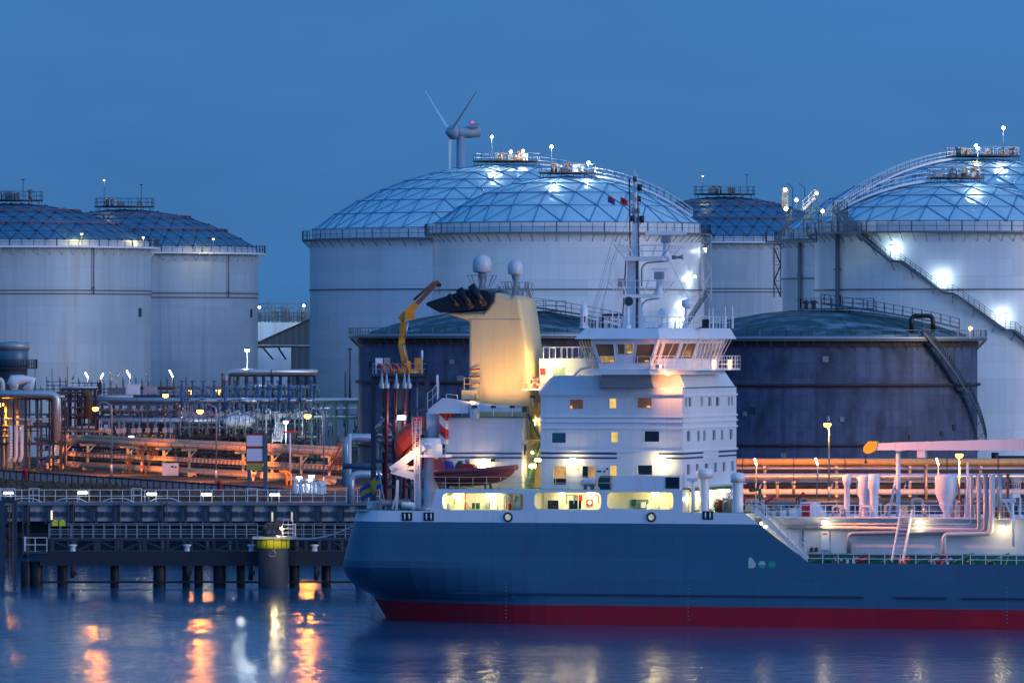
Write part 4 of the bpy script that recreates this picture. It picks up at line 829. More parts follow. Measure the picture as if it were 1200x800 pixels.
# ------------------------------------------------------------------ process plant behind the left track
def rack(label,px0,px1,pys,d,mat,nv,dep=4,yb=None,diag=False,name='pipe_rack'):
    x0,x1=W(px0,0,d).x,W(px1,0,d).x; zb=ZD(yb,d) if yb else GZ; t=thing(name,label,'pipe rack',((x0+x1)/2,d,zb)); m=MB(); zt=ZD(min(pys),d)
    for i in range(nv+1):
        x=x0+(x1-x0)*i/nv; m=MB()
        for y in (d,d+dep): m.beam((x,y,zb),(x,y,zt),.28,.28)
        for py in pys: m.beam((x,d,ZD(py,d)-.16),(x,d+dep,ZD(py,d)-.16),.2,.24)
        m.obj('portal_column',mat,t)
    for py in pys:
        for y in (d-.12,d+dep+.12): m=MB(); m.beam((x0,y,ZD(py,d)),(x1,y,ZD(py,d)),.2,.3); m.obj('beam',mat,t)
    if diag:
        m=MB(); z0,z1=ZD(pys[1],d),ZD(pys[0],d)
        for i in range(nv): a=x0+(x1-x0)*i/nv; b=x0+(x1-x0)*(i+1)/nv; m.beam((a,d-.1,z0 if i%2 else z1),(b,d-.1,z1 if i%2 else z0),.14,.16)
        m.obj('brace',mat,t)
    rk=random.Random(px0*7+nv); zl=ZD(max(pys),d); m=MB()
    for i in range(int(abs(px1-px0)*.55)):
        x=x0+(x1-x0)*rk.random(); y=d+dep*rk.random(); za=zb+(zt-zb)*rk.random()*.8; h=rk.uniform(.8,(zt-zb)*.5)
        if i%3: m.bar((x,y,za),(x,y,min(zt,za+h)),rk.uniform(.05,.16),6)
        else: m.bar((x,y,za),(min(x1,x+rk.uniform(1.5,7)),y,za),rk.uniform(.06,.2),6)
        if i%4==0: m.box(x-.3,x+.3,y-.3,y+.3,za,za+.5)
    m.obj('pipework',mat if rk.random()<.5 else BLSTEEL,t)['kind']='stuff'
    for k in range(5): m=MB(); y=d+dep*(k+.5)/5; z=zt-(zt-zl)*rk.choice((0,.5,1)) ; m.bar((x0,y,z+.25),(x1,y,z+.25),rk.uniform(.12,.26),8); m.obj('rack_pipe',PIPEW,t)
    return t
rack('dark steel pipe rack at the left edge behind the vertical pipes',-12,72,(467,500,520),1005,DKSTEEL,6,8)
rack('blue grey truss pipe bridge carrying the pale horizontal pipes',108,206,(474,490),1050,BLSTEEL,9,3,diag=True)
rack('blue grey rack under the valve rows at centre left',206,372,(470,498,514),1056,BLSTEEL,12,5)
rack('dark rack of the silver pipe frame left of the central tanks',268,368,(440,456,470),1080,DKSTEEL,10,6)
rack('blue green pipe bridge ending at the dark tank',365,420,(470,490),1040,TEALG,4,4)
rack('dark scaffolded steel rack behind the rusty duct at left',72,112,(456,470,486,503),1048,DKSTEEL,5,6); rack('dark rack under the long pale pipes left of the valve rows',118,206,(496,508,520),1064,DKSTEEL,9,6); rack('dark steel rack below the valve rows beside the sign board',206,300,(503,512,522),1052,DKSTEEL,9,5)
rack('low grey rack behind the left track posts',70,230,(512,524),1062,BLSTEEL,14,4)
def pl(label,pts,r,mat,d,group='pipes of the process plant'): return track('pipeline',label,[W(px,py,d) for px,py in pts],r,mat,group)
pl('large silver pipe that turns down beside the stair at the left edge',[(-20,461.5),(67,461.5),(67,515)],.55,PIPE,1000)
pl('brown pipe tucked inside the bend of the large silver pipe at the left edge',[(-20,465),(62.5,465),(62.5,515)],.36,RUST,1001.5)
pl('white pipe elbow at the upper left edge beside the dark silo',[(-12,444),(3,444),(3,462)],.35,PIPEW,1012)
for i,px in enumerate((12.5,19,25.5)): pl('pale vertical pipe with outward foot, '+nth(i,3)+' of three at the left edge',[(px,498),(px,535),(px-3.2,541)],.26,PIPEW,998)
pl('long pale pipe on top of the truss bridge',[(108,469),(420,469.5)],.44,PIPE,1050)
pl('pale pipe in the middle of the truss bridge',[(118,481.5),(205,481.5)],.40,PIPE,1051)
pl('pale pipe under the truss bridge, long and level',[(118,493),(262,493)],.44,PIPE,1046)
pl('grey pipe behind the valve rows',[(206,478),(372,478)],.36,PIPEW,1062)
pl('thin brown pipe in front of the left tank pair',[(150,454),(262,454)],.22,RUST,1098)
pl('thin brown pipe running left from the rusty duct',[(30,460),(104,460)],.16,RUST,1045)
pl('silver pipe frame over the dark rack, turned down at its left end',[(264.5,466),(264.5,435.5),(372,435.5)],.40,PIPE,1078)
pl('brown pipe on the left side of the silver pipe frame',[(261,466),(261,437)],.20,RUST,1079)
pl('fat rusty duct bending down beside the sodium lamp',[(97,461),(104,461),(104,490)],.62,RUST,1044)
pl('orange lit pipe above the truss bridge',[(112,465),(156,465)],.26,PIPEW,1054)
for k,(a,b,y) in enumerate(((136,186,487.5),(136,190,501.5),(206,330,502.5),(210,372,486))): pl(['short orange lit pipe under the truss bridge','lower orange lit pipe left of the valve rows','thin grey pipe below the valve rows','thin pale pipe through the valve rows'][k],[(a,y),(b,y)],.22,PIPEW,1056)
m=MB(); q=[W(262+38*i/10,493.5+sin(i)*.4,1045) for i in range(11)]; m.tube(q,[.45,.7,.85,.9,.95,.8,.9,.95,.8,.55,.2],12); m.solo('wrapped_pipe_end',WHITE2,'white wrapped pipe end below the valve rows','wrapped pipe')
m=MB(); q=[W(px,py,1020) for px,py in ((14,452),(17,445),(26,444.5),(38,445),(36,451),(28,456))]; m.tube(q,[.9,.9,.7,.55,.6,.3],10); m.tube([W(16,446,1020),W(17,457,1020)],[.9,.5],10); m.solo('tarpaulin_bundle',WHITE2,'white wrapped tarpaulin bundle below the dark silo','tarpaulin')
# silo
d=1030; c=W(15,0,d); t=thing('silo','dark banded silo with side platform at the left edge','silo',(c.x,d,GZ)); r=W(33.5,0,d).x-c.x
C=Vector((c.x,d,0)); m=MB(); m.lathe([(r*.93,GZ),(r*.93,ZD(432,d)),(r,ZD(431,d)),(r,ZD(401.5,d)),(.01,ZD(400,d))],C,40); m.obj('shell',mk('silo_cladding',(.10,.17,.23),.4,metal=.3,var=.2,streak=.3),t)
m=MB(); m.lathe([(r+.02,ZD(410,d)),(r+.12,ZD(410,d)),(r+.12,ZD(401,d)),(r+.02,ZD(401,d))],C,40); m.obj('top_band',GALV,t)
m=MB(); m.lathe([(r+.1,ZD(432,d)),(r+1.3,ZD(432,d)),(r+1.3,ZD(430.8,d)),(r+.1,ZD(430.8,d))],C,40,smooth=False); z=ZD(430.8,d); m.rail([C+Vector(((r+1.25)*cos(a/8),(r+1.25)*sin(a/8),z)) for a in range(51)],1.2,1.2,.05); m.obj('platform',DKSTEEL,t)
# scaffolding and small antennas before the left tanks
m=MB(); d=1095; rn=random.Random(8)
for i in range(26):
    px=40+i*7.4; h=rn.uniform(440,452); x=W(px,0,d).x; m.bar((x,d,ZD(470,d)),(x,d,ZD(h,d)),.07,4); m.bar((x,d+3,ZD(470,d)),(x,d+3,ZD(h+3,d)),.07,4)
for a,b,y in ((54,78,447),(54,78,451.5),(83,120,448.5),(83,120,453),(40,235,456),(120,230,459.5),(40,235,463)): m.bar(W(a,y,d),W(b,y,d),.08,4); m.bar(W(a,y,d+3),W(b,y,d+3),.06,4)
for px,y in ((61,432),(79,430),(41,432)): m.bar(W(px,460,d),W(px,y,d),.06,4)
m.solo('scaffold',DKSTEEL,'dark scaffold rails and poles in front of the left tanks','scaffold')
for i,(a,b,y0,y1,mt,lab) in enumerate(((148,164,451,462,WHITE2,'pale equipment box on the deck before the left tanks'),(114,119,449,462,DKSTEEL,'dark upright equipment box before the left tanks'),(126,146,455,462,GALVD,'flat grey equipment box before the left tanks'),(168,184,453,461,GALV,'grey equipment box with pipes before the left tanks'))):
    d=1092; p,q=W(a,y1,d),W(b,y0,d); m=MB(); m.box(p.x,q.x,d,d+1.6,p.z,q.z); m.box(p.x-.12,q.x+.12,d-.12,d+1.7,q.z,q.z+.12); m.box(p.x+.2,(p.x+q.x)/2-.1,d-.05,d-.003,p.z+.2,q.z-.25); m.box((p.x+q.x)/2+.1,q.x-.2,d-.05,d-.003,p.z+.2,q.z-.25); m.bar((p.x+.4,d+.8,q.z),(p.x+.4,d+.8,q.z+.7),.12,8)
    m.solo('equipment_box',mt,lab,'equipment box')
m=MB(); d=1091; m.box(W(70,0,d).x,W(372,0,d).x,d,d+10,ZD(466,d),ZD(463,d)); 
for i in range(16): x=W(74+19.6*i,0,d).x; m.beam((x,d+.5,GZ),(x,d+.5,ZD(466,d)),.5,.5)
m.solo('plant_deck',DKSTEEL,'dark steel deck carrying the lamps and boxes before the left tanks','deck')
# valve risers: two rows of small stems with handwheels
BLUEV=mk('blue_valve_paint',(.04,.11,.27),.4,var=.2); TEALV=mk('pale_riser_paint',(.26,.34,.36),.4,metal=.3,var=.2)
def riser(k):
    t=MB(); h=[4.2,3.4,4.8][k]; z=Vector((0,0,0)); t.bar(z,(0,0,h),[.17,.09,.12][k],8)
    for q in (.15,.5,.8): t.bar((0,0,h*q),(0,0,h*q+.14),.25,10)
    if k==1: t.pipe([(0,0,h),(0,0,h+.5),(.6,0,h+.5),(.6,0,h-1.2)],.08)
    if k==2: t.box(-.35,.35,-.3,.3,h*.55,h*.55+.7)
    t.mat(1)
    t.lathe([(.40,h+.3),(.46,h+.36),(.40,h+.42),(.34,h+.36),(.40,h+.3)],(0,0,0),12); t.bar((0,0,h),(0,0,h+.45),.06,5); t.bar((-.4,0,h+.36),(.4,0,h+.36),.05,4)
    return t
protos={}
rn=random.Random(21)
def riser_at(px,yb,d,k,label,group):
    off=W(px,yb,d)
    if k not in protos:
        o=riser(k).solo('valve_riser',[[BLUEV,TEALV,GALV][k],[DKSTEEL,GALV,DKSTEEL][k]],label,'valve',group); protos[k]=o
    else:
        o=protos[k].copy(); COL.objects.link(o); BASE[o.name]=Vector()
    o.location=off; o['label']=label; o['group']=group
for i in range(13): riser_at(213+12.6*i,483,1050+rn.uniform(-2,2),0,'bright blue valve riser with dark handwheel in the upper valve row','blue valve risers')
for i in range(42): riser_at(208+3.95*i+rn.uniform(-.8,.8),484+rn.uniform(-3,3),1054+rn.uniform(-3,5),1,'thin pale hooked valve riser among the blue ones in the upper row','pale hooked risers')
for i in range(30): riser_at(210+5.4*i+rn.uniform(-1,1),510+rn.uniform(-2,2),1048+rn.uniform(-2,4),2,'grey valve riser with box body in the lower valve row','grey valve risers')
for i in range(16): riser_at(206+5+11.2*i+rn.uniform(-2,2),512+rn.uniform(-2,2),1040+rn.uniform(-2,4),1,'thin pale hooked valve riser in front of the lower valve row','pale hooked risers before the lower row')
for i in range(10): riser_at(120+9*i+rn.uniform(-2,2),528+rn.uniform(-1,1),1040+rn.uniform(-3,3),2,'grey valve riser with box body under the truss bridge','grey valve risers under the truss bridge')
ladder('stair','pale steel stair beside the white floodlight in the valve rows',W(319,518,1040),W(327,494,1044),1.3,RAILW,'stair',16)
for i in range(9):                                   # horizontal manifold pipes
    y=[473,476,483.5,489,497.5,500,506,509,516][i]; pl('thin manifold pipe through the valve rows, '+['topmost','second from top','third from top','fourth from top','fifth from top','sixth from top','seventh from top','eighth from top','lowest'][i],[(206+3*i,y),(372-4*(i%4),y)],.14+.05*(i%3),[PIPE,PIPEW,GALV][i%3],1058+i%4)
# vents and vessels near the quay at the loading arm
def quay_vent(i,px,y0,y1,d): 
    a,b=W(px,y1,d),W(px,y0,d); m=MB(); m.bar(a,b,.13,8); m.bar(a,a+Vector((0,0,.25)),.3,8); m.lathe([(.28,0),(.3,.12),(.05,.3)],b,10); m.bar(a+Vector((-.3,0,.8)),a+Vector((.3,0,.8)),.1,6)
    m.solo('vent_post',RAILW,'short white vent post in the cluster beside the loading arms','vent post','vent posts by the loading arms')
rn=random.Random(4)
for i in range(18): quay_vent(i,345+2.1*i+rn.uniform(-.5,.5),566+rn.uniform(-4,5),586,858+rn.uniform(-6,8))
def qpipe(label,pts,r,mat,d): return track('pipeline',label,[W(px,py,d) for px,py in pts],r,mat,'pipes at the loading arms')
qpipe('silver pipe bending down left of the loading arms, upper',[(472,512.5),(405.5,512.5),(405.5,570)],.42,PIPE,752)
qpipe('silver pipe bending down left of the loading arms, lower',[(455,555.5),(411.5,555.5),(411.5,590)],.40,PIPE,748)
qpipe('slim vertical pipe next to the silver bend by the loading arms',[(409.8,508),(409.8,588)],.18,PIPEW,750)
qpipe('blue grey crosswise pipe behind the flag',[(402,546),(470,546)],.3,BLSTEEL,740)
for i,(px0,px1,y,d) in enumerate(((348,372,588,850),(375,398,589,846))): 
    a=W(px0,y,d); b=W(px1,y,d); m=MB(); m.tube([a,a+Vector((.5,0,0)),b-Vector((.5,0,0)),b],[.3,.62,.62,.3],12); m.mat(1)
    for f in (.25,.75): q=a.lerp(b,f); m.box(q.x-.15,q.x+.15,d-.5,d+.5,q.z-1.1,q.z-.4)
    m.solo('vessel',[RAILW,DKSTEEL],'horizontal pressure vessel near the quay edge, '+['paler left one','right one by the silver pipes'][i],'vessel')
# ------------------------------------------------------------------ loading arm tower with the yellow crane
d=706; P=lambda px,py,o=0: W(px,py,d+o); z0=GZ+.3
t=thing('loading_tower','blue steel loading arm tower with dark red hoses behind the ship stern','loading tower',(W(470,0,d).x,d,z0))
m=MB()
for px in (437,468,500):
    for o_ in (0,6): m.beam((W(px,0,d).x,d+o_,-2),(W(px,0,d).x,d+o_,ZD(441,d)),.42,.42)
for py in (441,480,512,540,570):
    for o_ in (0,6): m.beam(P(436,py,o_),P(501,py,o_),.3,.34)
m.obj('frame',DKSTEEL,t)
m=MB()
for a,b in (((437,512),(468,480)),((468,512),(500,480)),((468,540),(437,512)),((500,480),(486,441)),((437,570),(468,540)),((500,570),(468,540))): m.beam(P(*a),P(*b),.2,.2)
m.obj('brace',DKSTEEL,t)
m=MB(); a=P(436,441,-1); b=P(502,438.4,7); m.box(a.x,b.x,d-1,d+7,a.z,b.z); m.obj('platform',DKSTEEL,t)
m=MB(); z=P(0,438.4).z; m.rail([P(437,438.4,-.9),P(499.5,438.4,-.9),P(499.5,438.4,6.8)],1.05,1.1,.045,(.5,1)); m.obj('platform_railing',GALV,t)
m=MB(); a=P(440,427.5); b=P(448.5,419.5); m.box(a.x,b.x,d,d+1.2,a.z,b.z); m.box(a.x,a.x+.1,d,d+1,P(0,438.4).z,a.z); m.box(b.x-.1,b.x,d,d+1,P(0,438.4).z,a.z); m.obj('cabinet',WHITE2,t)
m=MB(); a=P(450,430); b=P(457,419); m.box(a.x,b.x,d+.3,d+1.2,a.z-.6,b.z); m.obj('cabinet',GREYP,t)
for i,px in enumerate((449,453,461,463.5,468.5,474.5,479.5)):
    m=MB(); o_=-1.2 if i%2 else 1; top=[452,452,458,452,456,452,460][i]; bot=[602,598,600,560,600,598,604][i]; m.pipe([P(px+3.2,top-9,o_),P(px+1,top,o_),P(px+.6,470,o_),P(px-1.5 if i%2 else px,bot,o_)],[.13,.19,.16][i%3],.8); m.obj('loading_hose',mk('hose_red%d'%i,(.16,.012,.016),.45) if i%3 else mk('hose_dark_red%d'%i,(.10,.02,.025),.45),t)
for i,px in enumerate((447.5,453,464.5,474,479)): m=MB(); q=P(px,455,-1.6); m.lathe([(.3,0),(.34,.4),(.2,.6),(.05,1.5)],q,10); m.obj('hose_coupling',GALV,t)
for i,px in enumerate((449.5,458,467,477.5)): m=MB(); q=P(px,437,-1.1); m.pipe([q,q+Vector((0,0,.7)),q+Vector((-.55,0,.9))],.12); m.obj('valve_handle',ORANGE,t)
for px,y0,y1 in ((494.5,410.5,422),(512.5,439,452)): m=MB(); m.bar(P(px,y0),P(px,y1),.12,8); m.bar(P(px,y1),P(px,y1+16),.05,5); m.obj('antenna',WHITE2,t)
m=MB(); a=P(465.5,489,-1.5); b=P(475.5,489,-1.5); m.mat(1).box(a.x-.1,b.x+.1,a.y,a.y+.3,a.z-.25,a.z+.25); m.mat(0)
for f in (.05,.36,.68): q=a.lerp(b,f); m.box(q.x,q.x+.24,a.y-.06,a.y-.003,a.z-.17,a.z+.17)
m.obj('floodlight',[BULBL,DKSTEEL],t); light((a+b)/2+Vector((0,-.6,-.2)),LEDC,200,.3,t)
rn=random.Random(14)
m=MB()
for i in range(26):
    px=rn.uniform(436,504); y=rn.uniform(485,592); q=P(px,y,rn.uniform(0,5)); v=Vector((rn.uniform(-2,2),0,rn.uniform(-2,2))) if i%2 else Vector((0,0,rn.uniform(1.5,4))); m.bar(q,q+v,rn.uniform(.06,.14),6)
m.obj('pipework',GALV,t)
# white lattice gangway part behind the hoses
m=MB()
for k in range(7): a=P(452+3*k,497+4*k,3); m.beam(a,P(452+3*k+(4 if k%2 else -2),503+4*k,3),.12,.12)
m.beam(P(446,488,3),P(462,500,3),.12,.12); m.beam(P(444,500,3),P(452,488,3),.12,.12); m.obj('lattice',RAILW,t)
for k in range(8): m=MB(); a=P(455+k*2.6,572,2); b=P(463+k*2.6,560,2); m.beam(a,b,.12,.35); m.obj('gangway_step',RAILW,t)
ladder_=MB(); A=P(504,462,1); B=P(497,428,1)
for o_ in (0,1.0): ladder_.beam(A+Vector((0,o_,0)),B+Vector((0,o_,0)),.1,.25); ladder_.rail([A+Vector((0,o_,0)),B+Vector((0,o_,0))],1,1.5,.04)
ladder_.obj('stair',DKSTEEL,t)
c0=P(476,437,2); t=thing('knuckle_crane','yellow knuckle boom crane folded upright on the loading tower','crane',c0)
Q=lambda px,py,o=2: W(px,py,d+o)
m=MB(); m.lathe([(1.5,0),(1.5,.25),(.55,.35),(.45,1.2)],c0,16); m.box(c0.x-1.9,c0.x+1.9,c0.y-.5,c0.y+.5,c0.z+.1,c0.z+.35); m.box(c0.x+.8,c0.x+1.5,c0.y-.3,c0.y+.3,c0.z+.35,c0.z+1.5); m.obj('base',YEL,t)
m=MB(); m.beam(c0+Vector((0,0,.6)),Q(470.5,403),.5,.7); m.beam(Q(470.5,404),Q(473,376),.5,.62); m.obj('column',YEL,t)
m=MB(); m.bar(Q(476,425,1.4),Q(471.5,403,1.4),.12,8); m.bar(Q(474.5,396,1.4),Q(478,377,1.4),.13,8); m.obj('hydraulic_cylinder',GALV,t)
m=MB(); m.beam(Q(469,375),Q(488.5,356),.5,.68); m.box(Q(480,369).x-.45,Q(480,369).x+.5,d+1.3,d+2.6,Q(0,371).z-.3,Q(0,365).z); m.obj('main_boom',YEL,t)
m=MB(); m.beam(Q(487,357.5),Q(514,329.5),.34,.42); m.obj('outer_boom',mk('crane_brown',(.25,.07,.03),.5,var=.3),t)
m=MB(); m.bar(Q(485,351.5),Q(509,330),.14,8); m.obj('extension_cylinder',RUST,t)
m=MB(); m.bar(Q(514.5,331),Q(514.5,344),.035,5); m.box(Q(514.5,0).x-.22,Q(514.5,0).x+.22,d+1.8,d+2.2,Q(0,336).z,Q(0,332).z); m.obj('hook',BLACK,t)
# ------------------------------------------------------------------ pipe track on the right, behind the foredeck
d=838
def rp(label,y,r,mat,x0=690,x1=1290,o_=0): return track('pipeline',label,[W(x0,y,d+o_),W(x1,y,d+o_)],r,mat,'pipelines of the right pipe track')
rp('thick orange lit pipeline, topmost of the right track before the dark tank',541,.42,PIPEY); rp('second orange lit pipeline just below the topmost one on the right track',545.5,.22,PIPEY,o_=1); rp('slim grey pipe on the right track under the orange lit pair',548.6,.17,GALV,o_=-1)
rp('thick silver pipe in the middle of the right track',558,.38,PIPE,o_=-2); rp('dull pipe under the thick silver pipe on the right track',563.5,.2,PIPEW); rp('thick pale pipe lowest on the right track',576,.36,PIPEW,o_=-1); rp('dark pipe in shade near the ground on the right track',570,.2,RUST,o_=3)
rp('slim brown pipe deep in shade on the right track',552.5,.12,RUST,o_=4)
for i,px in enumerate((705,760,815,897,981,1067,1150,1230)):
    x=W(px,0,d).x; m=MB()
    m.beam((x,d+1.5,GZ),(x,d+1.5,ZD(543.5,d)),.34,.34); 
    for y in (544.8,562,578.5): m.beam((x-.2,d-3,ZD(y,d)-.18),(x-.2,d+5,ZD(y,d)-.18),.3,.22)
    m.beam((x-.9,d+1.5,GZ+.1),(x-.1,d+1.5,GZ+2.8),.2,.2); m.box(x-.9,x+.9,d+.6,d+2.4,GZ-.2,GZ+.6)
    m.solo('pipe_support',PIPEW,'portal pipe support, '+nth(i,8)+' of eight on the right track','pipe support','supports of the right pipe track')
for px,y0,y1,lab in ((911,567,590,'left of the ship fire nozzle'),(930,567,578,'short one before the low pale pipe'),(1085,547,590,'tall perforated one left of the white ventilator')):
    lt=MB(); p_=W(px,y1,822); q_=W(px,y0,822); lt.bar(p_,q_,.2,8); lt.bar(q_,q_+Vector((0,0,.3)),.28,8); lt.solo('standpipe',GALVD,'grey standpipe beside the right pipe track, '+lab,'standpipe')
for i,px in enumerate((731,845,1124)):  # added unseen lamps that brighten the right track pipes
    lamp(px,[512,512,533][i],None,814,'added sodium lamp of the right pipe track, unseen '+['behind the house of the ship','behind the ship bridge wing','behind the white ship crane boom'][i],'s',0,power=2200)
track('pipeline','black drop pipe bending level behind the end of the boom at the right edge',[W(1166,530,960),W(1166,538,960),W(1230,538,960)],.5,BLACK,'pipes at the right edge')
# ------------------------------------------------------------------ the tanker (x forward, y to port, z up; starboard side is y = 0)
BM=19.0
ship=thing('tanker_ship','blue hulled white tanker with yellow funnel moored in front of the tanks','ship',(0,0,0),None,SHIPF)
def so_(px,py=600,t=0): return S(px,py,t).x
def sz(px,py,t=0): return S(px,py,t).z
DK=9.48                                             # upper deck
ZB=8.54                                             # lower edge of the white strake
s1=so_(872,598); s2=so_(948,660); ZM=5.35           # end of the raised deck, main deck edge
def ztop(s): return DK if s<=s1 else (ZM if s>=s2 else DK+(ZM-DK)*(s-s1)/(s2-s1))
send=[(-3,so_(466)),(-1.2,so_(454)),(.4,so_(440)),(1.9,so_(427)),(2.83,so_(408)),(3.7,so_(402)),(4.64,so_(400.5)),(7,so_(408)),(8.54,so_(414)),(9.48,so_(418))]
def fz(z): return max(0,min(1,(4.9-z)/3.1))**1.4
send=[(z_,s_-.82*(1-fz(z_))-7.6*fz(z_)*ST/CT) for z_,s_ in send]
def inset(s,e,z): return 7.6*fz(z)*max(0,1-(s-e)/19)**2
def stern(z):
    for (a,b),(c,d) in zip(send,send[1:]):
        if z<=c: return b+(d-b)*max(0,(z-a))/(c-a)
    return send[-1][1]
ss=[-9,-7.5,-6,-4.5,-3,-1.5,0,1.5,3,4.5,6,8,10,12,14,20,28,s1,s1+(s2-s1)*.23]+[s1+(s2-s1)*f for f in (.5,.75)]+[s2,40,55,70,82,90,95]
ss=sorted(ss)
NA=11
def column(j,z):                                    # starboard outline: transom centre -> corner -> side -> bow
    e=stern(z); lift=max(0,min(1,(2.6-z)/2.6))
    if j==0: return (e+.0,BM/2)
    if j<=NA:
        a=pi/2*(j-1)/(NA-1); rc=3.4; s=e+rc-rc*cos(a) if j>1 else e; return (s,min(BM/2-.05,rc-rc*sin(a)+inset(s,e,z)))
    s=ss[j-NA-1]; s_=max(s,e+3.4+.05*(j-NA)) if s<8 else s
    t=inset(s_,e,z)
    if s>55: t+=(BM/2)*((s-55)/40)**2
    return (s_,min(t,BM/2-.01) if s<95 else BM/2)
NJ=NA+1+len(ss)
def hullpatch(zs,clamp=True):
    m=MB()
    for side in (0,1):
        g=[]
        for j in range(NJ):
            s=column(j,0)[0] if j>NA else -99; r=[]
            for z in zs:
                zz=min(z,ztop(ss[j-NA-1])) if (j>NA and clamp) else z
                x,y=column(j,zz); r.append(Vector((x,BM-y if side else y,zz)))
            g.append(r)
        for j in range(NJ-1):
            for i in range(len(zs)-1):
                a,b,c,d=g[j][i],g[j+1][i],g[j+1][i+1],g[j][i+1]
                if (a-d).length<1e-3 and (b-c).length<1e-3: continue
                p=[a,b,c,d]
                if (a-d).length<1e-3: p=[a,b,c]
                elif (b-c).length<1e-3: p=[a,b,d]
                m.add(p if not side else p[::-1],[tuple(range(len(p)))],True)
    return m
hull=hullpatch([1.62,1.9,2.1,2.3,2.6,2.83,3.1,3.4,3.7,4.0,4.3,4.64,5.2,6,7,ZB]).obj('hull',HULLB,ship)
hullpatch([-3,-1.2,-.3,.4,1.0,1.4,1.62]).obj('bottom_paint',HULLR,hull)
hullpatch([ZB,9.0,DK]).obj('upper_strake',WHITE,hull)
STRK=mk('strake_dark_blue',(.016,.045,.085),.5)
# half round rubbing strakes low on the side
for a,b in ((533,600),(603,1012),(1049,1109),(1127,1290)):
    p=S(a,701 if a>900 else 698,-.05); q=S(b,701 if b>900 else 698.5,-.05); q.z=p.z=2.55; m=MB(); m.beam(p,q,.22,.14); m.obj('rubbing_strake',STRK,hull)
m=MB(); m.add([(stern(DK),.3,DK-.06),(s1,.02,DK-.06),(s1,BM-.02,DK-.06),(stern(DK),BM-.3,DK-.06)],[(0,1,2,3)])
m.obj('upper_deck',GREEN,ship)
m=MB(); m.add([(s1,.02,ZM-.5),(95,.02,ZM-.5),(95,BM-.02,ZM-.5),(s1,BM-.02,ZM-.5)],[(0,1,2,3)]); m.obj('main_deck',GREEN,ship)
for px in (593,806.5,1180):
    for k in range(10): p=S(px,700,-.02); z_=.5+.32*k; m=MB(); m.box(p.x-.05,p.x+.05,-.016,-.006,z_,z_+.07); m.obj('draught_mark',GREYP,hull)
# fairleads, portholes and the badge on the side
def fairlead(px,py):
    p=S(px,py,0); m=MB()
    m.holed(p.x-.46,p.x+.46,p.z-.36,p.z+.36,[(p.x-.34,p.x-.05,p.z-.26,p.z+.26),(p.x+.05,p.x+.34,p.z-.26,p.z+.26)],.05,lambda u,v,w:(u,-.05+w,v)); m.obj('fairlead',BLACK,hull)
    m=MB(); m.box(p.x-.34,p.x+.34,-.03,-.012,p.z-.26,p.z+.26); m.mat(1)
    for k in (-.2,.2): m.bar((p.x+k,-.05,p.z-.26),(p.x+k,-.05,p.z+.26),.05,8); m.ball((p.x+k,-.035,p.z-.02),.08,8)
    m.obj('fairlead_roller',[DKSTEEL,WHITE2],hull)
for px,py in ((477,605),(502.5,605),(829.5,603.5)): fairlead(px,py)
for px in (595.5,763.5):
    p=S(px,605.5,0); m=MB(); m.tube([p+Vector((.34*cos(2*pi*k/20),-.05,.34*sin(2*pi*k/20))) for k in range(21)],.09,6); m.obj('porthole_rim',DKSTEEL,hull)
    m=MB(); m.prism([(p.x+.3*cos(2*pi*k/20),p.z+.3*sin(2*pi*k/20)) for k in range(20)],-.035,-.01); m.obj('porthole',emit('lit_porthole',(.75,.72,.42),.55,.5),hull)
for k,(px,poly,mt) in enumerate(((881,None,0),(893,1,1),(904.5,1,2))):
    p=S(px,659.5,0); r=.31; m=MB()
    if k==0: pts=[(-.28,-.42),(.1,-.42),(.33,-.28),(.34,-.05),(.1,.35),(-.12,.5),(-.26,.42),(-.3,.0)]
    else: pts=[(r*cos(2*pi*i/20),-.12+r*sin(2*pi*i/20)) for i in range(20)]
    m.prism([(p.x+u,p.z+v) for u,v in pts],-.022,-.008); m.obj('badge',[mk('badge_cream',(.62,.64,.52),.5),mk('badge_pale_green',(.45,.62,.45),.5),GREEN if 0 else mk('badge_green',(.02,.36,.20),.5)][k],hull)
    if k==1: m=MB(); m.prism([(p.x+r*cos(pi+pi*i/10),p.z-.12+r*sin(pi+pi*i/10)) for i in range(11)],-.030,-.024); m.obj('badge_half',mk('badge_mid_green',(.08,.40,.25),.5),hull)
    if k==2: m=MB(); m.box(p.x-.27,p.x+.27,-.03,-.024,p.z-.14,p.z-.1); m.obj('badge_line',mk('badge_line',(.3,.6,.45),.5),hull)
# side plating with three rounded openings, corridor behind
pa=S(516,572,0); pb=S(797,597,0); z0,z1=DK,sz(600,573); SD=z1
def rr(px0,px1,py0,py1,t=0): a=S(px0,py1,t); b=S(px1,py0,t); return (a.x,b.x,a.z,b.z)
op=[rr(518.5,614,578,597),rr(626.5,704,577,596.5),rr(711.5,789,576.5,596)]
x9=so_(797)
m=MB(); fn=lambda u,v,w:(u,.02+w,v); m.holed(so_(513),x9,z0,z1,op,.22,fn)
for a,b,c,d in op:                                  # rounded corners
    for (cx,cz,sx,sz_) in ((a,c,1,1),(b,c,-1,1),(b,d,-1,-1),(a,d,1,-1)):
        r=.42; arc=[(cx+sx*(r-r*sin(pi/2*i/6)),cz+sz_*(r-r*cos(pi/2*i/6))) for i in range(7)]; m.prism([(cx,cz)]+arc,.02,.2)
m.obj('side_plating',PANELW,ship)
m=MB(); m.prism([(so_(513),z0),(so_(513),z1),(so_(511),z1),(so_(507),z0+.7),(so_(504),z0)],.02,.25); m.obj('plating_bracket',PANELW,ship)
m=MB(); m.prism([(so_(716),z1),(so_(725),sz(725,557.5)),(x9,sz(797,557)),(x9,z1)],.02,.2); m.obj('wing_plating',PANELW,ship)
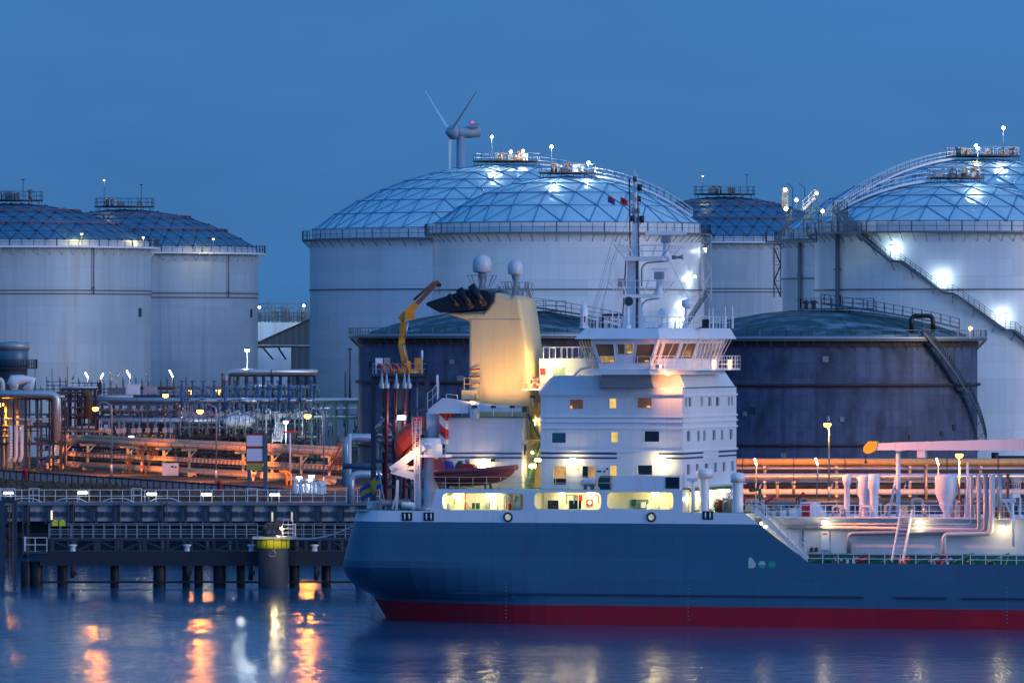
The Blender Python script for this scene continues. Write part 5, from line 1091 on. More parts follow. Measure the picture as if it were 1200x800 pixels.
m=MB(); p=rr(780,796,559,572); m.box(p[0],p[1],-.03,.018,p[2],p[3]); m.obj('navigation_light_box',BLACK,ship)
m=MB(); m.box(so_(513),x9,.05,BM-.05,z1-.18,z1-.02); m.obj('boat_deck',GREEN,ship)
ti=2.6; CORR=mk('corridor_cream',(.74,.72,.58),.5,var=.08,streak=.15)
cor=MB(); cor.box(so_(513),x9+.3,ti,ti+.2,DK-.05,z1-.18); cor.box(so_(513),so_(513)+.15,.3,ti,DK-.05,z1-.18); cor.box(so_(619,585,0)+.2,so_(619,585,0)+.4,.5,ti,DK,z1-.18); cor=cor.obj('corridor_wall',CORR,ship)
def win(par,px0,px1,py0,py1,t,mat,name='window',fr=None,proud=.03):
    a,b,c,d=rr(px0,px1,py0,py1,t); m=MB(); f=.06; fr=fr or WHITE2
    m.box(a+f,b-f,t-.012,t-.006,c+f,d-f).mat(1)
    m.holed(a,b,c,d,[(a+f,b-f,c+f,d-f)],proud-.004,lambda u,v,w:(u,t-proud+w,v)); return m.obj(name,[mat,fr],par)
for w_ in ((641,655.5,585,597),(666,682,585,597),(743.5,761,584,597)): win(cor,*w_,ti,GLASSG if w_[0]>700 else GLASS)
m=MB(); a,b,c,d=rr(688,695,585,592,ti); m.box(a,b,ti-.15,ti-.01,c,d); m.obj('fire_hose_box',REDP,cor); m=MB(); m.prism([((a+b)/2+.17*cos(i*pi/6),(c+d)/2+.17*sin(i*pi/6)) for i in range(12)],ti-.165,ti-.152); m.obj('box_emblem',WHITE2,cor)
for px,w_ in ((556,4),(575,8),(588,3),(604,6)): a,b,c,d=rr(px,px+w_,580,597,ti); m=MB(); m.box(a,b,ti-.06,ti-.01,c,d); m.obj('corridor_door' if w_>3 else 'pipe_riser',WHITE2,cor)
m=MB(); m.bar(S(553,597,1.6),S(540,579,1.6),.06,6); m.bar(S(557,597,1.6),S(557,579,1.6),.05,6); m.obj('corridor_pipe',CREAM,cor)
rn=random.Random(77)
for i in range(22):
    px=rn.choice((rn.uniform(521,612),rn.uniform(629,702),rn.uniform(714,786))); t=ti-rn.uniform(.08,.5); m=MB()
    if i%4==0: m.bar(S(px,597,t),S(px,577,t),rn.uniform(.03,.07),6)
    elif i%4==1: p=S(px,rn.uniform(583,593),ti-.1); m.box(p.x-.2,p.x+.2,ti-.2,ti-.01,p.z-.25,p.z+.25)
    elif i%4==2: m.pipe([S(px,579.5,t),S(px+9,579.5,t),S(px+9,590,t)],.05)
    else: p=S(px,597,t); m.lathe([(.16,0),(.16,.5),(.1,.6),(.02,.65)],(p.x,p.y,DK),10)
    m.obj('corridor_fitting',[GREYP,WHITE2,GALV,REDP,GREEND][i%5],cor)
a,b,c,d=rr(553,561,589,596,1.8); m=MB(); m.box(a,b,1.8,2.2,c,d); m.obj('locker',GREEND,cor)
COR=(1,.86,.52)
def lampw(px,py,t,par,pw,r=.17,col=WARM,bulb=None,off=.55,down=.1,size=(.3,.2)):
    p=S(px,py,t); m=MB(); m.box(p.x-size[0],p.x+size[0],t-.05,t+.12,p.z+.1,p.z+.2).mat(1); m.tube([p+Vector((-size[0]*.8,-.12,0)),p+Vector((size[0]*.8,-.12,0))],r,10); m.obj('deck_lamp',[GALV,bulb or BULBW],par); light(p+Vector((0,-off,-down-.25)),col,pw*.75,.12,par)
lampw(535,580.5,1.9,cor,75,.12,COR); lampw(574,580,1.9,cor,95,.12,COR); lampw(693,578.5,1.9,cor,110,.14,COR); lampw(768,579.5,1.2,cor,110,.2,COR); lampw(659,579,2.0,cor,60,.08,COR)
# ---- accommodation house
TW=2.3; sF=so_(800,520,TW); sA=so_(633.5,520,TW); ZH=sz(700,455,TW); HB=z1-.02
house_holes=[]; 
def hole(px0,px1,py0,py1): h=rr(px0,px1,py0,py1,TW); house_holes.append(h); return h
wins=[(667.5,683.5,468,478.8,LITB),(714.5,722,467,478,LITY),(746.5,763.5,466,477.8,LITB),(646.5,663,507,518.5,GLASST),(716.5,724,506.3,518,LITY),(755,772.5,505,517.3,GLASS),(648.5,663.5,546,567.3,LITW),(682.3,697.3,546,560,LITW),(715,722.5,545.5,557,LITY),(747.2,764.3,545,556,GLASS)]
hs=[hole(*w_[:4]) for w_ in wins]
m=MB(); m.holed(sA,sF,HB,ZH,house_holes,.14,lambda u,v,w:(u,TW+w,v))
FT=[(F(a,0,sF).y,F(b,0,sF).y) for a,b in ()]
fw=[]
for row in (((803,805,465.5,476),(807,810,465.5,476),(821.3,823.6,465.2,475.8),(830,833.5,465,475.6),(839,842.8,465,475.4),(853,855,464.8,475),(857,859,464.8,475)),
            ((805,809,504.6,516.8),(817.3,820,504.4,516.4),(824.3,826.7,504.4,516.2),(835,838.6,503.5,515.4),(845,847.5,503.3,515.2),(855,858.5,502.6,514.5)),
            ((805,808.7,543.8,556),(815.5,818.8,543.3,555),(826,829.6,542.6,553),(837,840.2,541.8,553),(847,850,541,552.2),(857,860,540,551.3))):
    for a,b,c,d in row: p=F(a,d,sF); q=F(b,c,sF); fw.append((p.y,q.y,p.z,q.z))
TE=F(863,520,sF).y
m.holed(TW,TE,HB,ZH,fw,.16,lambda u,v,w:(sF-w,u,v)); m.holed(TW,TE,DK,HB,[],0,lambda u,v,w:(sF-.01-w,u,v),False)
m.box(sA,sA+.02,TW+.01,TE,HB,ZH); m.box(sA,sF,TE-.02,TE,HB,ZH); m.box(sA,sF,TW+.005,TE,ZH-.02,ZH+.004)
house=m.obj('superstructure',PANELW,ship)
for w_,h in zip(wins,hs):
    a,b,c,d=h; m=MB(); m.box(a,b,TW+.10,TW+.13,c,d).mat(1); e=.05; m.holed(a-e,b+e,c-e,d+e,[(a,b,c,d)],.02,lambda u,v,w:(u,TW-.025+w,v))
    if w_[4] is LITB: m.mat(2); m.box(b-.42,b-.12,TW+.07,TW+.09,c+.03,c+.2) if w_[0]>700 else m.box(a+.05,a+.2,TW+.07,TW+.09,c+.03,c+.25)
    if w_[4] is LITW: m.mat(3); m.box(a+.02,a+(b-a)*.42,TW+.06,TW+.09,c,d) if w_[0]>670 else m.box(a,b,TW+.06,TW+.09,c,c+.5); 
    m.obj('window',[w_[4],WHITE2,LITY,GLASS],house)
for a,b,c,d in fw: m=MB(); m.box(sF-.15,sF-.12,a,b,c,d).mat(1); e=.04; m.holed(a-e,b+e,c-e,d+e,[(a,b,c,d)],.02,lambda u,v,w:(sF+.02-w,u,v)); m.obj('front_window',[GLASST if RN.random()<.6 else GLASS,WHITE2],house)
def band(py,h=.14,pr=.11,mat=WHITE2,name='deck_edge'):
    z=sz(716,py,TW); m=MB(); m.box(sA-.02,sF+pr,TW-pr,TW-.004,z-h/2,z+h/2); m.box(sF+.004,sF+pr,TW-pr,TE+pr,z-h/2-.001,z+h/2+.001); m.obj(name,mat,house)
for py in (463.5,488,494,501.5,528.5): band(py)
for y0,y1 in ((530.2,531.9),(535.4,537.1)):
    m=MB(); a,b,c,d=rr(633.5,723,y0,y1,TW); m.box(a,b,TW-.02,TW-.006,c,d); a2,b2,_,_=rr(772,799.9,y0-.4,y1-.4,TW); m.box(a2,sF-.0,TW-.02,TW-.006,c,d)
    t1=F(824,530,sF).y; t2=F(842,530,sF).y; m.box(sF+.006,sF+.02,TW,t1,c,d); m.box(sF+.006,sF+.02,t2,TE,c,d); m.obj('blue_stripe',STRIPE,house)
lampw(671.5,539.5,TW-.1,house,70,.16); lampw(776,539.5,TW-.1,house,75,.2); lampw(624.5,546,3.5,house,90,.16); lampw(631,539,3.0,house,20,.08)
m=MB(); a,b,c,d=rr(669,673,545,551,TW); m.box(a,b,TW-.03,TW-.006,c,d); m.obj('notice_plate',GALV,house); m=MB(); a,b,c,d=rr(675.5,679.5,543.5,551,TW); m.box(a,b,TW-.03,TW-.006,c,d); m.obj('fire_notice',mk('notice_red_white',(.7,.35,.33),.5),house)
for px,py in ((701,552),(703.5,552),(708.5,552.2),(712,549)): p=S(px,py,TW); m=MB(); m.bar(p+Vector((0,-.12,0)),p,.09,10); m.obj('pipe_flange',GREEND,house)
# sloped bulwark along the bridge deck, bracket under the bridge wing
m=MB(); T2=TW-.25; q=lambda px,py:(S(px,py,T2).x,S(px,py,T2).z); m.prism([q(631.5,462.5),q(631.5,454),q(649,440),q(703.5,440),q(702,455),q(702,462.5)],T2,T2+.12); m.prism([q(702,462.5),q(702,455),q(800,453.5),q(800,462.5)],T2,T2+.12); m.obj('bridge_deck_bulwark',PANELW,house)
m=MB(); m.box(so_(632,455,TW),sF,T2+.12,TE,ZH+.01,ZH+.1); m.obj('bridge_deck',GREEN,house)
# wheelhouse: plan polygon, narrower at the foot than at the head
A0=S(692,397,0); A1=S(771.5,397,0); zt=A0.z; B0=S(703.5,432,0); zb=sz(730,433,0); B1=S(761.5,432,0)
sB=so_(820,397,5.0); 
def plan(ins):                                      # starboard half then mirrored to port
    h=[(A0.x+ins,0+ins*.0),(A1.x-ins,0),(sB-ins,5.0),(sB-ins,BM-5.0),(A1.x-ins,BM),(A0.x+ins,BM),(A0.x+ins+.2,BM-4.0),(A0.x-1.0,BM-4.0),(A0.x-1.0,4.0),(A0.x+ins+.2,4.0)]
    return h
top=plan(0); bot=plan(.78); nP=len(top)
def onwall(i,f,v):                                  # point on facet i of the wheelhouse: f along, v up (0 foot .. 1 head)
    a=Vector((*bot[i],zb)).lerp(Vector((*bot[(i+1)%nP],zb)),f); b=Vector((*top[i],zt)).lerp(Vector((*top[(i+1)%nP],zt)),f); return a.lerp(b,v)
BGL=emit('bridge_glass_dim',(.22,.10,.03),.07,.02); LITO=emit('curtain_lit_orange',(.85,.40,.06),.45,.3)
wh=MB()
def facet(i,holes):
    n=(onwall(i,1,.5)-onwall(i,0,.5)).cross(onwall(i,.5,1)-onwall(i,.5,0)).normalized(); cen=Vector((A0.x+4,BM/2,zt)); 
    if n.dot(onwall(i,.5,.5)-cen)<0: n=-n
    wh.holed(0,1,0,1,holes,.12,lambda u,v,w:onwall(i,u,v)-n*w); return n
H0=[(.06,.42,.20,.83),(.46,.735,.46,.83),(.775,.965,.20,.83)]
facets={0:[(.045,.335,.22,.84),(.385,.64,.50,.84),(.685,.975,.22,.84)],1:[(.05,.13,.2,.86),(.19,.55,.36,.86),(.62,.95,.36,.86)],2:[(.02+.14*k,.13+.14*k,.36,.86) for k in range(7)],3:[(.05,.45,.36,.86),(.5,.9,.36,.86)],4:[(.1,.9,.4,.84)],8:[(.15,.85,.35,.84)]}
ns={i:facet(i,facets.get(i,[])) for i in range(nP)}
wh=wh.obj('wheelhouse',PANELW,ship)
for i,hl in facets.items():
    n=ns[i]
    for k,(a,b,c,d) in enumerate(hl):
        m=MB(); q=[onwall(i,a,c),onwall(i,b,c),onwall(i,b,d),onwall(i,a,d)]; m.add([v-n*.10 for v in q],[(0,1,2,3)]); m.mat(1); m.tube([v+n*.01 for v in q]+[q[0]+n*.01],.045,4)
        if i==0 and k==1: m.bar(onwall(i,(a+b)/2,c),onwall(i,(a+b)/2,d),.04,4)
        if i==0: m.mat(2); v0=onwall(i,b-.12*(b-a)*2,c+.06)-n*.06; m.box(v0.x-.18,v0.x+.18,v0.y,v0.y+.02,v0.z-.06,v0.z+.06)
        if i==0 and k<2:
            e=(b-a); c_=[(a+.02,b-.02,c+.02,c+(d-c)*.36),(a+e*.55,b-.01,c+.03,d-.03)][k]; m.mat(3); m.add([onwall(i,u,v)-n*.085 for u,v in ((c_[0],c_[2]),(c_[1],c_[2]),(c_[1],c_[3]),(c_[0],c_[3]))],[(0,1,2,3)])
        m.obj('bridge_window',[BGL,WHITE2,LITY,LITO],wh)
# dark interior behind the glass, console glow
# brow of the roof
def rplan(o,so=0): return [(S(686-o*10.5,0,0).x,-.6*o),(S(771.5+o*3.5,0,0).x,-.6*o),(sB+.35+.55*o,4.9),(sB+.35+.55*o,BM-4.9),(S(771.5+o*3.5,0,0).x,BM+.6*o),(S(686-o*10.5,0,0).x,BM+.6*o)]
zr0=sz(730,397,0); zr1=sz(730,384.5,0); lo=rplan(1); hi=rplan(0); n=len(lo); m=MB()
vs=[(x,y,zr0) for x,y in lo]+[(x,y,zr1) for x,y in hi]; m.add(vs,[(i,(i+1)%n,n+(i+1)%n,n+i) for i in range(n)]+[list(range(n,2*n)),list(range(n))[::-1]]); roof=m.obj('bridge_roof',PANELW,ship)
m=MB(); m.box(A0.x-.1,B1.x+.1,-.35,5.2,zb-.42,zb-.02); m.prism([(B1.x+.1,-.35),(sB-.2,4.6),(sB-.2,BM-4.6),(B1.x+.1,BM+.3),(A0.x-.1,BM+.3),(A0.x-.1,5.2),(B1.x+.1,5.2)],zb-.42,zb-.02,lambda u,v,w:(u,v,w)); m.obj('bridge_wing_floor',PANELW,wh)
m=MB(); q=lambda px,py,t:tuple(S(px,py,t)); m.hexa([S(702,454.5,.6),S(766,454,.6),S(766,454,4.5),S(702,454.5,4.5),S(705,438.5,.1),S(760.5,438,.1),S(760.5,438,4.5),S(705,438.5,4.5)]); m.obj('wing_bracket',GREYP,wh)
m=MB(); m.rail([S(684,432.5,-.3),S(705,432.5,-.3)],1.0,.9,.03,(.4,.7,1)); m.rail([S(703,432.5,-.32),S(762,432.5,-.32)],sz(730,417.5)-sz(730,432.5),1.0,.03,(1.0,)); m.obj('wing_rail',RAILW,wh)
# front walkway around the wheelhouse with its railing and lamps
zf_=sz(800,431.8,0); m=MB(); pw_=[(B1.x+.6,-.3),(sB+1.1,4.4),(sB+1.1,BM-4.4),(B1.x+.6,BM+.3)]
m.prism(pw_+[(sB-2.0,BM-5),(sB-2.0,5)],zf_-.16,zf_,lambda u,v,w:(u,v,w)); m.obj('front_walkway',PANELW,wh)
m=MB(); m.rail([Vector((x,y,zf_)) for x,y in pw_],1.05,.95,.03,(.33,.66,1)); m.obj('walkway_railing',RAILW,wh)
for k in range(9): m=MB(); f=k/8; a=onwall(2,f,.3)+Vector((.05,0,0)); b=onwall(2,f,1.0)+Vector((.5,0,0)); m.bar(a,b,.035,4); m.obj('window_strut',RAILW,wh)
for k in range(4): m=MB(); f=k/3; a=onwall(1,f,.36)+Vector((.05,-.05,0)); b=onwall(1,f,1.0)+Vector((.4,-.3,0)); m.bar(a,b,.035,4); m.obj('window_strut',RAILW,wh)
for px,py,t in ((836.5,426.5,6),(855,426.5,15.5)):
    p=F(px,py,sB+1.0); m=MB(); m.bar(p-Vector((0,0,.35)),p+Vector((0,0,.35)),.12,8); m.mat(1).bar(p+Vector((0,0,-.42)),p+Vector((0,0,-.35)),.15,8); m.obj('walkway_lamp',[BULBO,GALV],wh); light(p+Vector((.5,-.3,0)),(1,.5,.2),40,.15,wh)
# tower under the wheelhouse, tapering to the front, and the orange floodlit niche
m=MB(); f0=F(804,453.7,sF-.05); 
tw=[(sF-3.2,3.0),(sF,3.0),(sF,TE-.6),(sF-3.2,TE-.6)]; tt=[(sF-3.0,3.7),(sF-.75,3.7),(sF-.75,TE-1.6),(sF-3.0,TE-1.6)]
m.hexa([(x,y,ZH+.1) for x,y in tw]+[(x,y,zf_-.165) for x,y in tt]); m.box(so_(704,440,4.6),sF-2.0,4.6,TE-2.2,ZH+.1,zb-.43); m.obj('bridge_trunk',PANELW,house)
p=S(781,437.5,.9); m=MB(); m.bar(p+Vector((-.2,.1,.12)),p+Vector((.2,.1,-.08)),.13,8); m.mat(1).bar(p+Vector((-.3,.2,.1)),p+Vector((-.3,.2,.6)),.05,6); m.obj('niche_lamp',[BULBO,GALV],wh)
light(p+Vector((.15,-.1,-.3)),(1,.36,.09),520,.12,wh,spot=radians(125),aim=S(799,456,3.2)); q_=S(784,424,-.2); light(q_+Vector((0,-.6,.1)),(1,.36,.10),150,.15,wh)
# aft bridge house with its lamp and railings
m=MB(); zq=sz(660,420,6.5); m.box(so_(632,430,6.5),so_(706,430,6.5),6.5,13,ZH+.1,zq); aft=m.obj('aft_bridge_house',PANELW,house)
win(aft,647,663,429.3,441,6.48,GLASSG); 
m=MB(); m.rail([S(637,420,6.5),S(692,420,6.5)],sz(660,407,6.5)-zq,.55,.035,(1.0,)); m.obj('aft_railing',RAILW,aft); m=MB(); m.rail([S(637,420,12),S(692,420,12)],1.0,.9,.03,(1.0,)); m.obj('aft_railing',RAILW,aft)
m=MB(); a,b,c,d=rr(633,639,431,439,5.6); m.box(a,b,5.6,5.75,c,d); m.obj('fire_box',REDP,aft)
m=MB(); m.bar(S(665,448,4.5),S(680,432,4.5),.12,6); m.bar(S(680,432,4.5),S(695,430,4.5),.1,6); m.obj('aft_brace',PANELW,aft)
lampw(641,425.5,5.6,aft,330,.26,off=1.5)
p=S(771,429,-.5); m=MB(); m.box(p.x-.15,p.x+.2,p.y-.2,p.y+.2,p.z-.15,p.z+.15).mat(1); m.box(p.x+.2,p.x+.23,p.y-.17,p.y+.17,p.z-.12,p.z+.12); m.obj('added_deck_flood',[GALV,BULBO],wh)  # added flood that throws orange light on the foredeck
light(p+Vector((.5,-.15,0)),(1,.27,.07),52000,.25,wh,spot=radians(46),aim=S(1130,585,5))
for k in range(6):
    m=MB(); m.bar(S(678.5+3.4*k,399,.4+.5*k),S(690+2.6*k,431,.4+.5*k),.055,5); m.obj('wing_strut',CREAM,wh)
# small side platform with lifebuoy towards the funnel
m=MB(); a,b,c,d=rr(613,632,455.2,457,3.2); m.box(a,b,3.0,7.0,c,d); m.rail([S(613,455.2,6.8),S(613,455.2,3.05),S(632,455.2,3.05)],1.0,.7,.03,(.5,1)); m.obj('side_platform',RAILW,house)
def buoy(px,py,t,label):
    p=S(px,py,t); m=MB(); m.tube([p+Vector((.32*cos(2*pi*k/20),0,.32*sin(2*pi*k/20))) for k in range(21)],.08,8); m.mat(1)
    for k in range(4): a=pi/4+pi/2*k; u=p+Vector((.32*cos(a),0,.32*sin(a))); e=Vector((-sin(a),0,cos(a)))*.08; m.bar(u-e,u+e,.092,8)
    m.solo('lifebuoy',[REDP,WHITE2],label,'lifebuoy','lifebuoys',SHIPF)
buoy(627,447,2.95,'red lifebuoy on the railing between funnel and house'); buoy(982.5,659,.25,'red and white lifebuoy on the foredeck railing')
# bridge top railing, antennas, searchlights
m=MB(); rt=[Vector((x,y,zr1)) for x,y in rplan(-.15)]; m.rail(rt+[rt[0]],1.0,1.1,.03,(.5,1)); m.obj('roof_railing',RAILW,roof)
for px,py,t,r in ((683,352,1,.07),(699.5,366,3,.05),(718,322,6,.04),(725,356,6,.05),(737,360,5,.05),(831,362,5,.07),(835.5,361,7,.07),(850,359,9,.07),(858.5,358,11,.07),(710,371,3,.04),(791,371,7,.05)):
    p=S(px,py,t); p0=Vector((p.x,p.y,zr1)); m=MB(); m.bar(p0,p0.lerp(p,.55),r*1.25,6); m.bar(p0.lerp(p,.55),p,r*.7,5); m.obj('antenna',RAILW,roof)
m=MB(); p=S(684.5,385,1.5); m.lathe([(.45,0),(.32,.3),(.32,1.6),(.2,2.0),(.02,2.1)],(p.x,p.y,zr1),14); m.obj('flag_locker',WHITE2,roof); m=MB(); m.box(p.x-.1,p.x+.22,p.y-.4,p.y-.33,zr1+.5,zr1+1.0); m.obj('fire_plan_box',REDP,roof)
m=MB(); p=S(827,385,4); m.box(p.x-.25,p.x+.25,p.y-.25,p.y+.25,zr1,zr1+.75); m.obj('compass',BLACK,roof)
m=MB(); p=S(764,385,5); m.box(p.x-.4,p.x+.4,p.y,p.y+.3,zr1+.1,zr1+.5); m.obj('roof_box',WHITE2,roof)
def dish(px,py,t,pt,mat=WHITE2):
    p=S(px,py,t); m=MB(); m.bar((p.x,p.y,zr1),p-Vector((0,0,.2)),.16,8,.12); m.lathe([(.3,0),(.3,.25),(.18,.3)],(p.x,p.y,zr1),10); m.obj('lamp_pedestal',RAILW,roof)
    m=MB(); e=Vector((cos(pt),sin(pt),0)); m.tube([p-e*.3,p+e*.2,p+e*.35],[.3,.42,.42],14); m.mat(1); m.tube([p+e*.352,p+e*.36],[.38,.38],14); m.obj('searchlight',[mat,GLASS],roof)
dish(804,356,5,.6); dish(735.5,353,4.5,-1.0,GREYP); dish(776,367,6,1.6)
# ---- radar mast
mast=MB(); MT=9.0; q=lambda px,py,t=MT:S(px,py,t); 
def plate4(p0,p1,p2,p3,t0,t1,mat_=None): mast.hexa([S(*p0,t0),S(*p1,t0),S(*p1,t1),S(*p0,t1),S(*p3,t0),S(*p2,t0),S(*p2,t1),S(*p3,t1)])
plate4((726,387),(757,387),(750,345),(733.5,345),MT-.9,MT+.9); plate4((733.5,345),(750,345),(748.5,303),(735.5,303),MT-.7,MT+.7); plate4((738.5,302),(750,302),(748,262),(741,262),MT-.45,MT+.45)
mast.bar(q(744.5,262),q(744,208),.24,8,.14); mast=mast.obj('radar_mast',PANELW,ship)
for y0,y1,x0,x1,ry,rx0,rx1 in ((345,349,723,777,329,720.5,783.5),(301,305.5,730.5,787.5,287.5,726.5,793)):
    m=MB(); a=S(x0,y1,MT-1.6); b=S(x1,y0,MT+1.6); m.box(a.x,b.x,MT-1.6,MT+1.6,a.z,b.z); m.obj('mast_platform',PANELW,mast)
    m=MB(); z=b.z; zz=sz(750,ry,MT); lo_=[(a.x,MT+1.6),(a.x,MT-1.6),(b.x,MT-1.6),(b.x,MT+1.6),(a.x,MT+1.6)]; c0=(S(rx0,ry,MT).x,S(rx1,ry,MT).x); up_=[(c0[0],MT+2),(c0[0],MT-2),(c0[1],MT-2),(c0[1],MT+2),(c0[0],MT+2)]
    for k in range(4):
        for f in [i/8 for i in range(9)]:
            u=Vector((*lo_[k],z)).lerp(Vector((*lo_[k+1],z)),f); v=Vector((*up_[k],zz)).lerp(Vector((*up_[k+1],zz)),f)
            if f in (0,.25,.5,.75,1): m.bar(u,v,.045,4)
        for h in (.5,1): m.bar(Vector((*lo_[k],z)).lerp(Vector((*up_[k],zz)),h),Vector((*lo_[k+1],z)).lerp(Vector((*up_[k+1],zz)),h),.042,4)
    m.obj('platform_railing',RAILW,mast)
    m=MB(); m.pipe([S(x1-4,y1+.5,MT),S(757,y1+2.5,MT),S(752,y1+8,MT),S(752,y1+30,MT)],.07,.8,6); m.obj('cable_pipe',GREYP,mast)
m=MB(); m.bar(S(748.5,303,MT-.6),S(747.5,228,MT-.4),.06,6); m.bar(S(746.5,386,MT-1),S(746.5,304,MT-.8),.11,6); m.bar(S(729,386,MT-.9),S(733.5,304,MT-.8),.06,6); m.bar(S(738.5,300,MT),S(737.5,209,MT),.06,6); m.obj('cable_run',DKSTEEL,mast)
m=MB(); m.beam(S(738,221,MT),S(750,220,MT),.12,.12); m.beam(S(738,240,MT),S(752,238.5,MT),.12,.12); m.beam(S(738,255,MT),S(750,255,MT),.12,.12); m.beam(S(745,270,MT),S(753,258,MT),.12,.12); m.obj('yard_arm',RAILW,mast)
for px,py,s_ in ((749.5,220,.28),(739.5,232,.2),(748,247,.22),(741,256,.24),(752,257,.3),(742,246,.2),(749,233,.22),(744,210,.22)): p=S(px,py,MT-.3); m=MB(); m.bar(p-Vector((0,0,s_)),p+Vector((0,0,s_)),s_*.75,10); m.obj('signal_lamp',[DKSTEEL,GREYP,BLACK][int(px)%3],mast)
for k,(px,y0,y1) in enumerate(((744,200,209),(737.5,207,230),(746.5,204,212))): m=MB(); m.bar(S(px,y1,MT),S(px,y0,MT),.04,5); m.obj('whip_antenna',RAILW,mast)
def radar(px,py,wd,base_y,t,ang):
    p=S(px,py,t); b=S(px,base_y,t); m=MB(); m.lathe([(.42,0),(.28,.35),(.24,(p-b).z-.9),(.3,(p-b).z-.85)],b,12); m.obj('radar_pedestal',RAILW,mast)
    m=MB(); m.box(p.x-.36,p.x+.36,p.y-.36,p.y+.36,p.z-.85,p.z-.2); m.obj('radar_motor',GREYP,mast)
    m=MB(); e=Vector((cos(ang),sin(ang),0)); m.beam(p-e*wd,p+e*wd,.28,.24 if wd<1 else .32); m.obj('radar_scanner',RAILW,mast)
radar(780.5,273,1.75,301,MT-.8,.2); radar(772.5,315.5,.68,345,MT-.8,.3)
m=MB(); m.tube([S(788,301.5,MT),S(796,301.5,MT)],[.2,.1],10); m.tube([S(796,301.5,MT),S(800,301,MT)],[.1,.26],10); m.obj('horn',GREYP,mast)
m=MB(); p=S(728,332,MT-1); m.box(p.x-.3,p.x+.3,p.y,p.y+.4,p.z-.3,p.z+.4); m.obj('mast_lamp',GREYP,mast)
for a,b in (((719,300),(700,384)),((715,300),(690,384)),((721,270),(688,384)),((785,306),(812,360))): m=MB(); m.bar(S(*a,MT),S(*b,MT-3),.018,4); m.obj('stay',GREYP,mast)
for a,b in (((741,225),(712,272)),((741,240),(690,384)),((741,235),(698,384))): m=MB(); m.bar(S(*a,MT),S(*b,MT-2),.015,4); m.obj('halyard',GREYP,mast)
for k,(px,py,mt,lab) in enumerate(((716.5,233,BLUEP,'small blue and red signal flag hanging left of the mast top'),(731.5,234,REDP,'small red signal flag hanging close to the mast top'))):
    p=S(px,py,MT-1); m=MB(); g=[[p+Vector((-.34+.22*i,.1*sin(i*2),.25-.26*j-.10*i)) for i in range(4)] for j in range(3)]
    for j in range(2):
        m.mat(j if k==0 else 0)
        for i in range(3): m.add([g[j][i],g[j][i+1],g[j+1][i+1],g[j+1][i]],[(0,1,2,3)])
    m.solo('signal_flag',[REDP,BLUEP] if k==0 else [REDP],lab,'flag','signal flags on the mast',SHIPF)
# ---- funnel with its black head
FT0,FT1=5.0,10.2; q=lambda px,py:(S(px,py,FT0).x,S(px,py,FT0).z)
def rounded(poly,i,r): pass
fn_=[q(549,486),q(549,376),q(519.5,366.3),q(566,366),q(577.5,352),q(578.5,342),q(588,345),q(597,348),q(602,346),q(606,346),q(609,351),q(613,378),q(617,410),q(620,445),q(622,470),q(622,520),q(549,520)]
m=MB(); fn_b=fn_
m.prism(fn_,FT0+.0,FT1); m=m; funnel=m.obj('funnel',CREAM,ship)
bv=funnel.modifiers.new('edge_rounding','BEVEL'); bv.width=.55; bv.segments=4; bv.limit_method='ANGLE'; bv.angle_limit=radians(50); bv.use_clamp_overlap=True
m=MB(); cx_,cz_=q(568,351); rr_=S(578.6,0,FT0).x-cx_; bl=[q(501.2,357.5),q(501.2,355.3),q(505,353.3),q(549,339.5)]+[(cx_+rr_*cos(a),cz_+rr_*sin(a)) for a in [radians(110-20*k) for k in range(11)]]+[q(517,366.2)]
m.prism(bl,FT0-.5,FT1+.5); m.obj('funnel_cowl',BLACK,funnel)
for px,py,px2,py2,r in ((536,357,525.5,345.5,.22),(551.5,358,538,339,.34),(566,355,552,334.5,.34)):
    a=S(px,py,FT0-.75); b=S(px2,py2,FT0-.75); m=MB(); m.tube([a,a.lerp(b,.5),b],[r,r,r],14); m.obj('exhaust_pipe',BLACK,funnel); m=MB(); m.ball(a,r*1.02,14,.9); m.obj('exhaust_cap',mk('exhaust_soot',(.03,.025,.02),.8),funnel)
m=MB(); zz=q(0,374.5)[1]; m.box(q(550,0)[0],q(612,0)[0],FT0-.012,FT0-.004,zz-.02,zz+.02); m.obj('seam',GREYP,funnel)
def radome(px,py,rpx,t,ybase):
    c=S(px,py,t); r=rpx*.0716; b=S(px,ybase,t); m=MB(); m.lathe([(.02,-r*.95),(r*.8,-r*.93),(r*.97,-r*.75),(r,-.1*r),(r*.97,.25*r),(r*.82,.62*r),(r*.5,.88*r),(.02,1.0*r)],c,24); m.obj('radome',DOMEP,funnel)
    m=MB(); m.lathe([(.45,b.z-c.z),(.3,b.z-c.z+.3),(.16,-r-.7),(.38,-r*.95)],c,14); m.obj('radome_post',GREYP,funnel)
    m=MB()
    for k in range(12): a=2*pi*k/12; a2=2*pi*(k+1)/12; m.bar(b+Vector((1.3*cos(a),1.3*sin(a),1.2)),b+Vector((1.3*cos(a2),1.3*sin(a2),1.2)),.03,4); m.bar(b+Vector((.7*cos(a),.7*sin(a),.1)),b+Vector((1.3*cos(a),1.3*sin(a),1.2)),.03,4)
    m.obj('radome_guard',GREYP,funnel)
radome(565,309,11.5,7.5,339); radome(604,313,9.3,7.8,347)
m=MB(); rn=random.Random(6)
for i in range(22): px=580+RN.random()*44; p=S(px,350,7+rn.random()*3); m.bar(p,p+Vector((rn.uniform(-.4,.4),0,rn.uniform(.5,1.6))),.04,4)
m.rail([S(580,349,FT0+1.5),S(600,349,FT0+1.5),S(612,350,FT0+1.5)],.9,.7,.03,(1,)); m.obj('funnel_top_gear',GREYP,funnel)
m=MB()
for y in (432.5,441,449.5): m.bar(S(550.5,y+1,FT0-.1),S(562,y-.6,FT0-.4),.07,5)
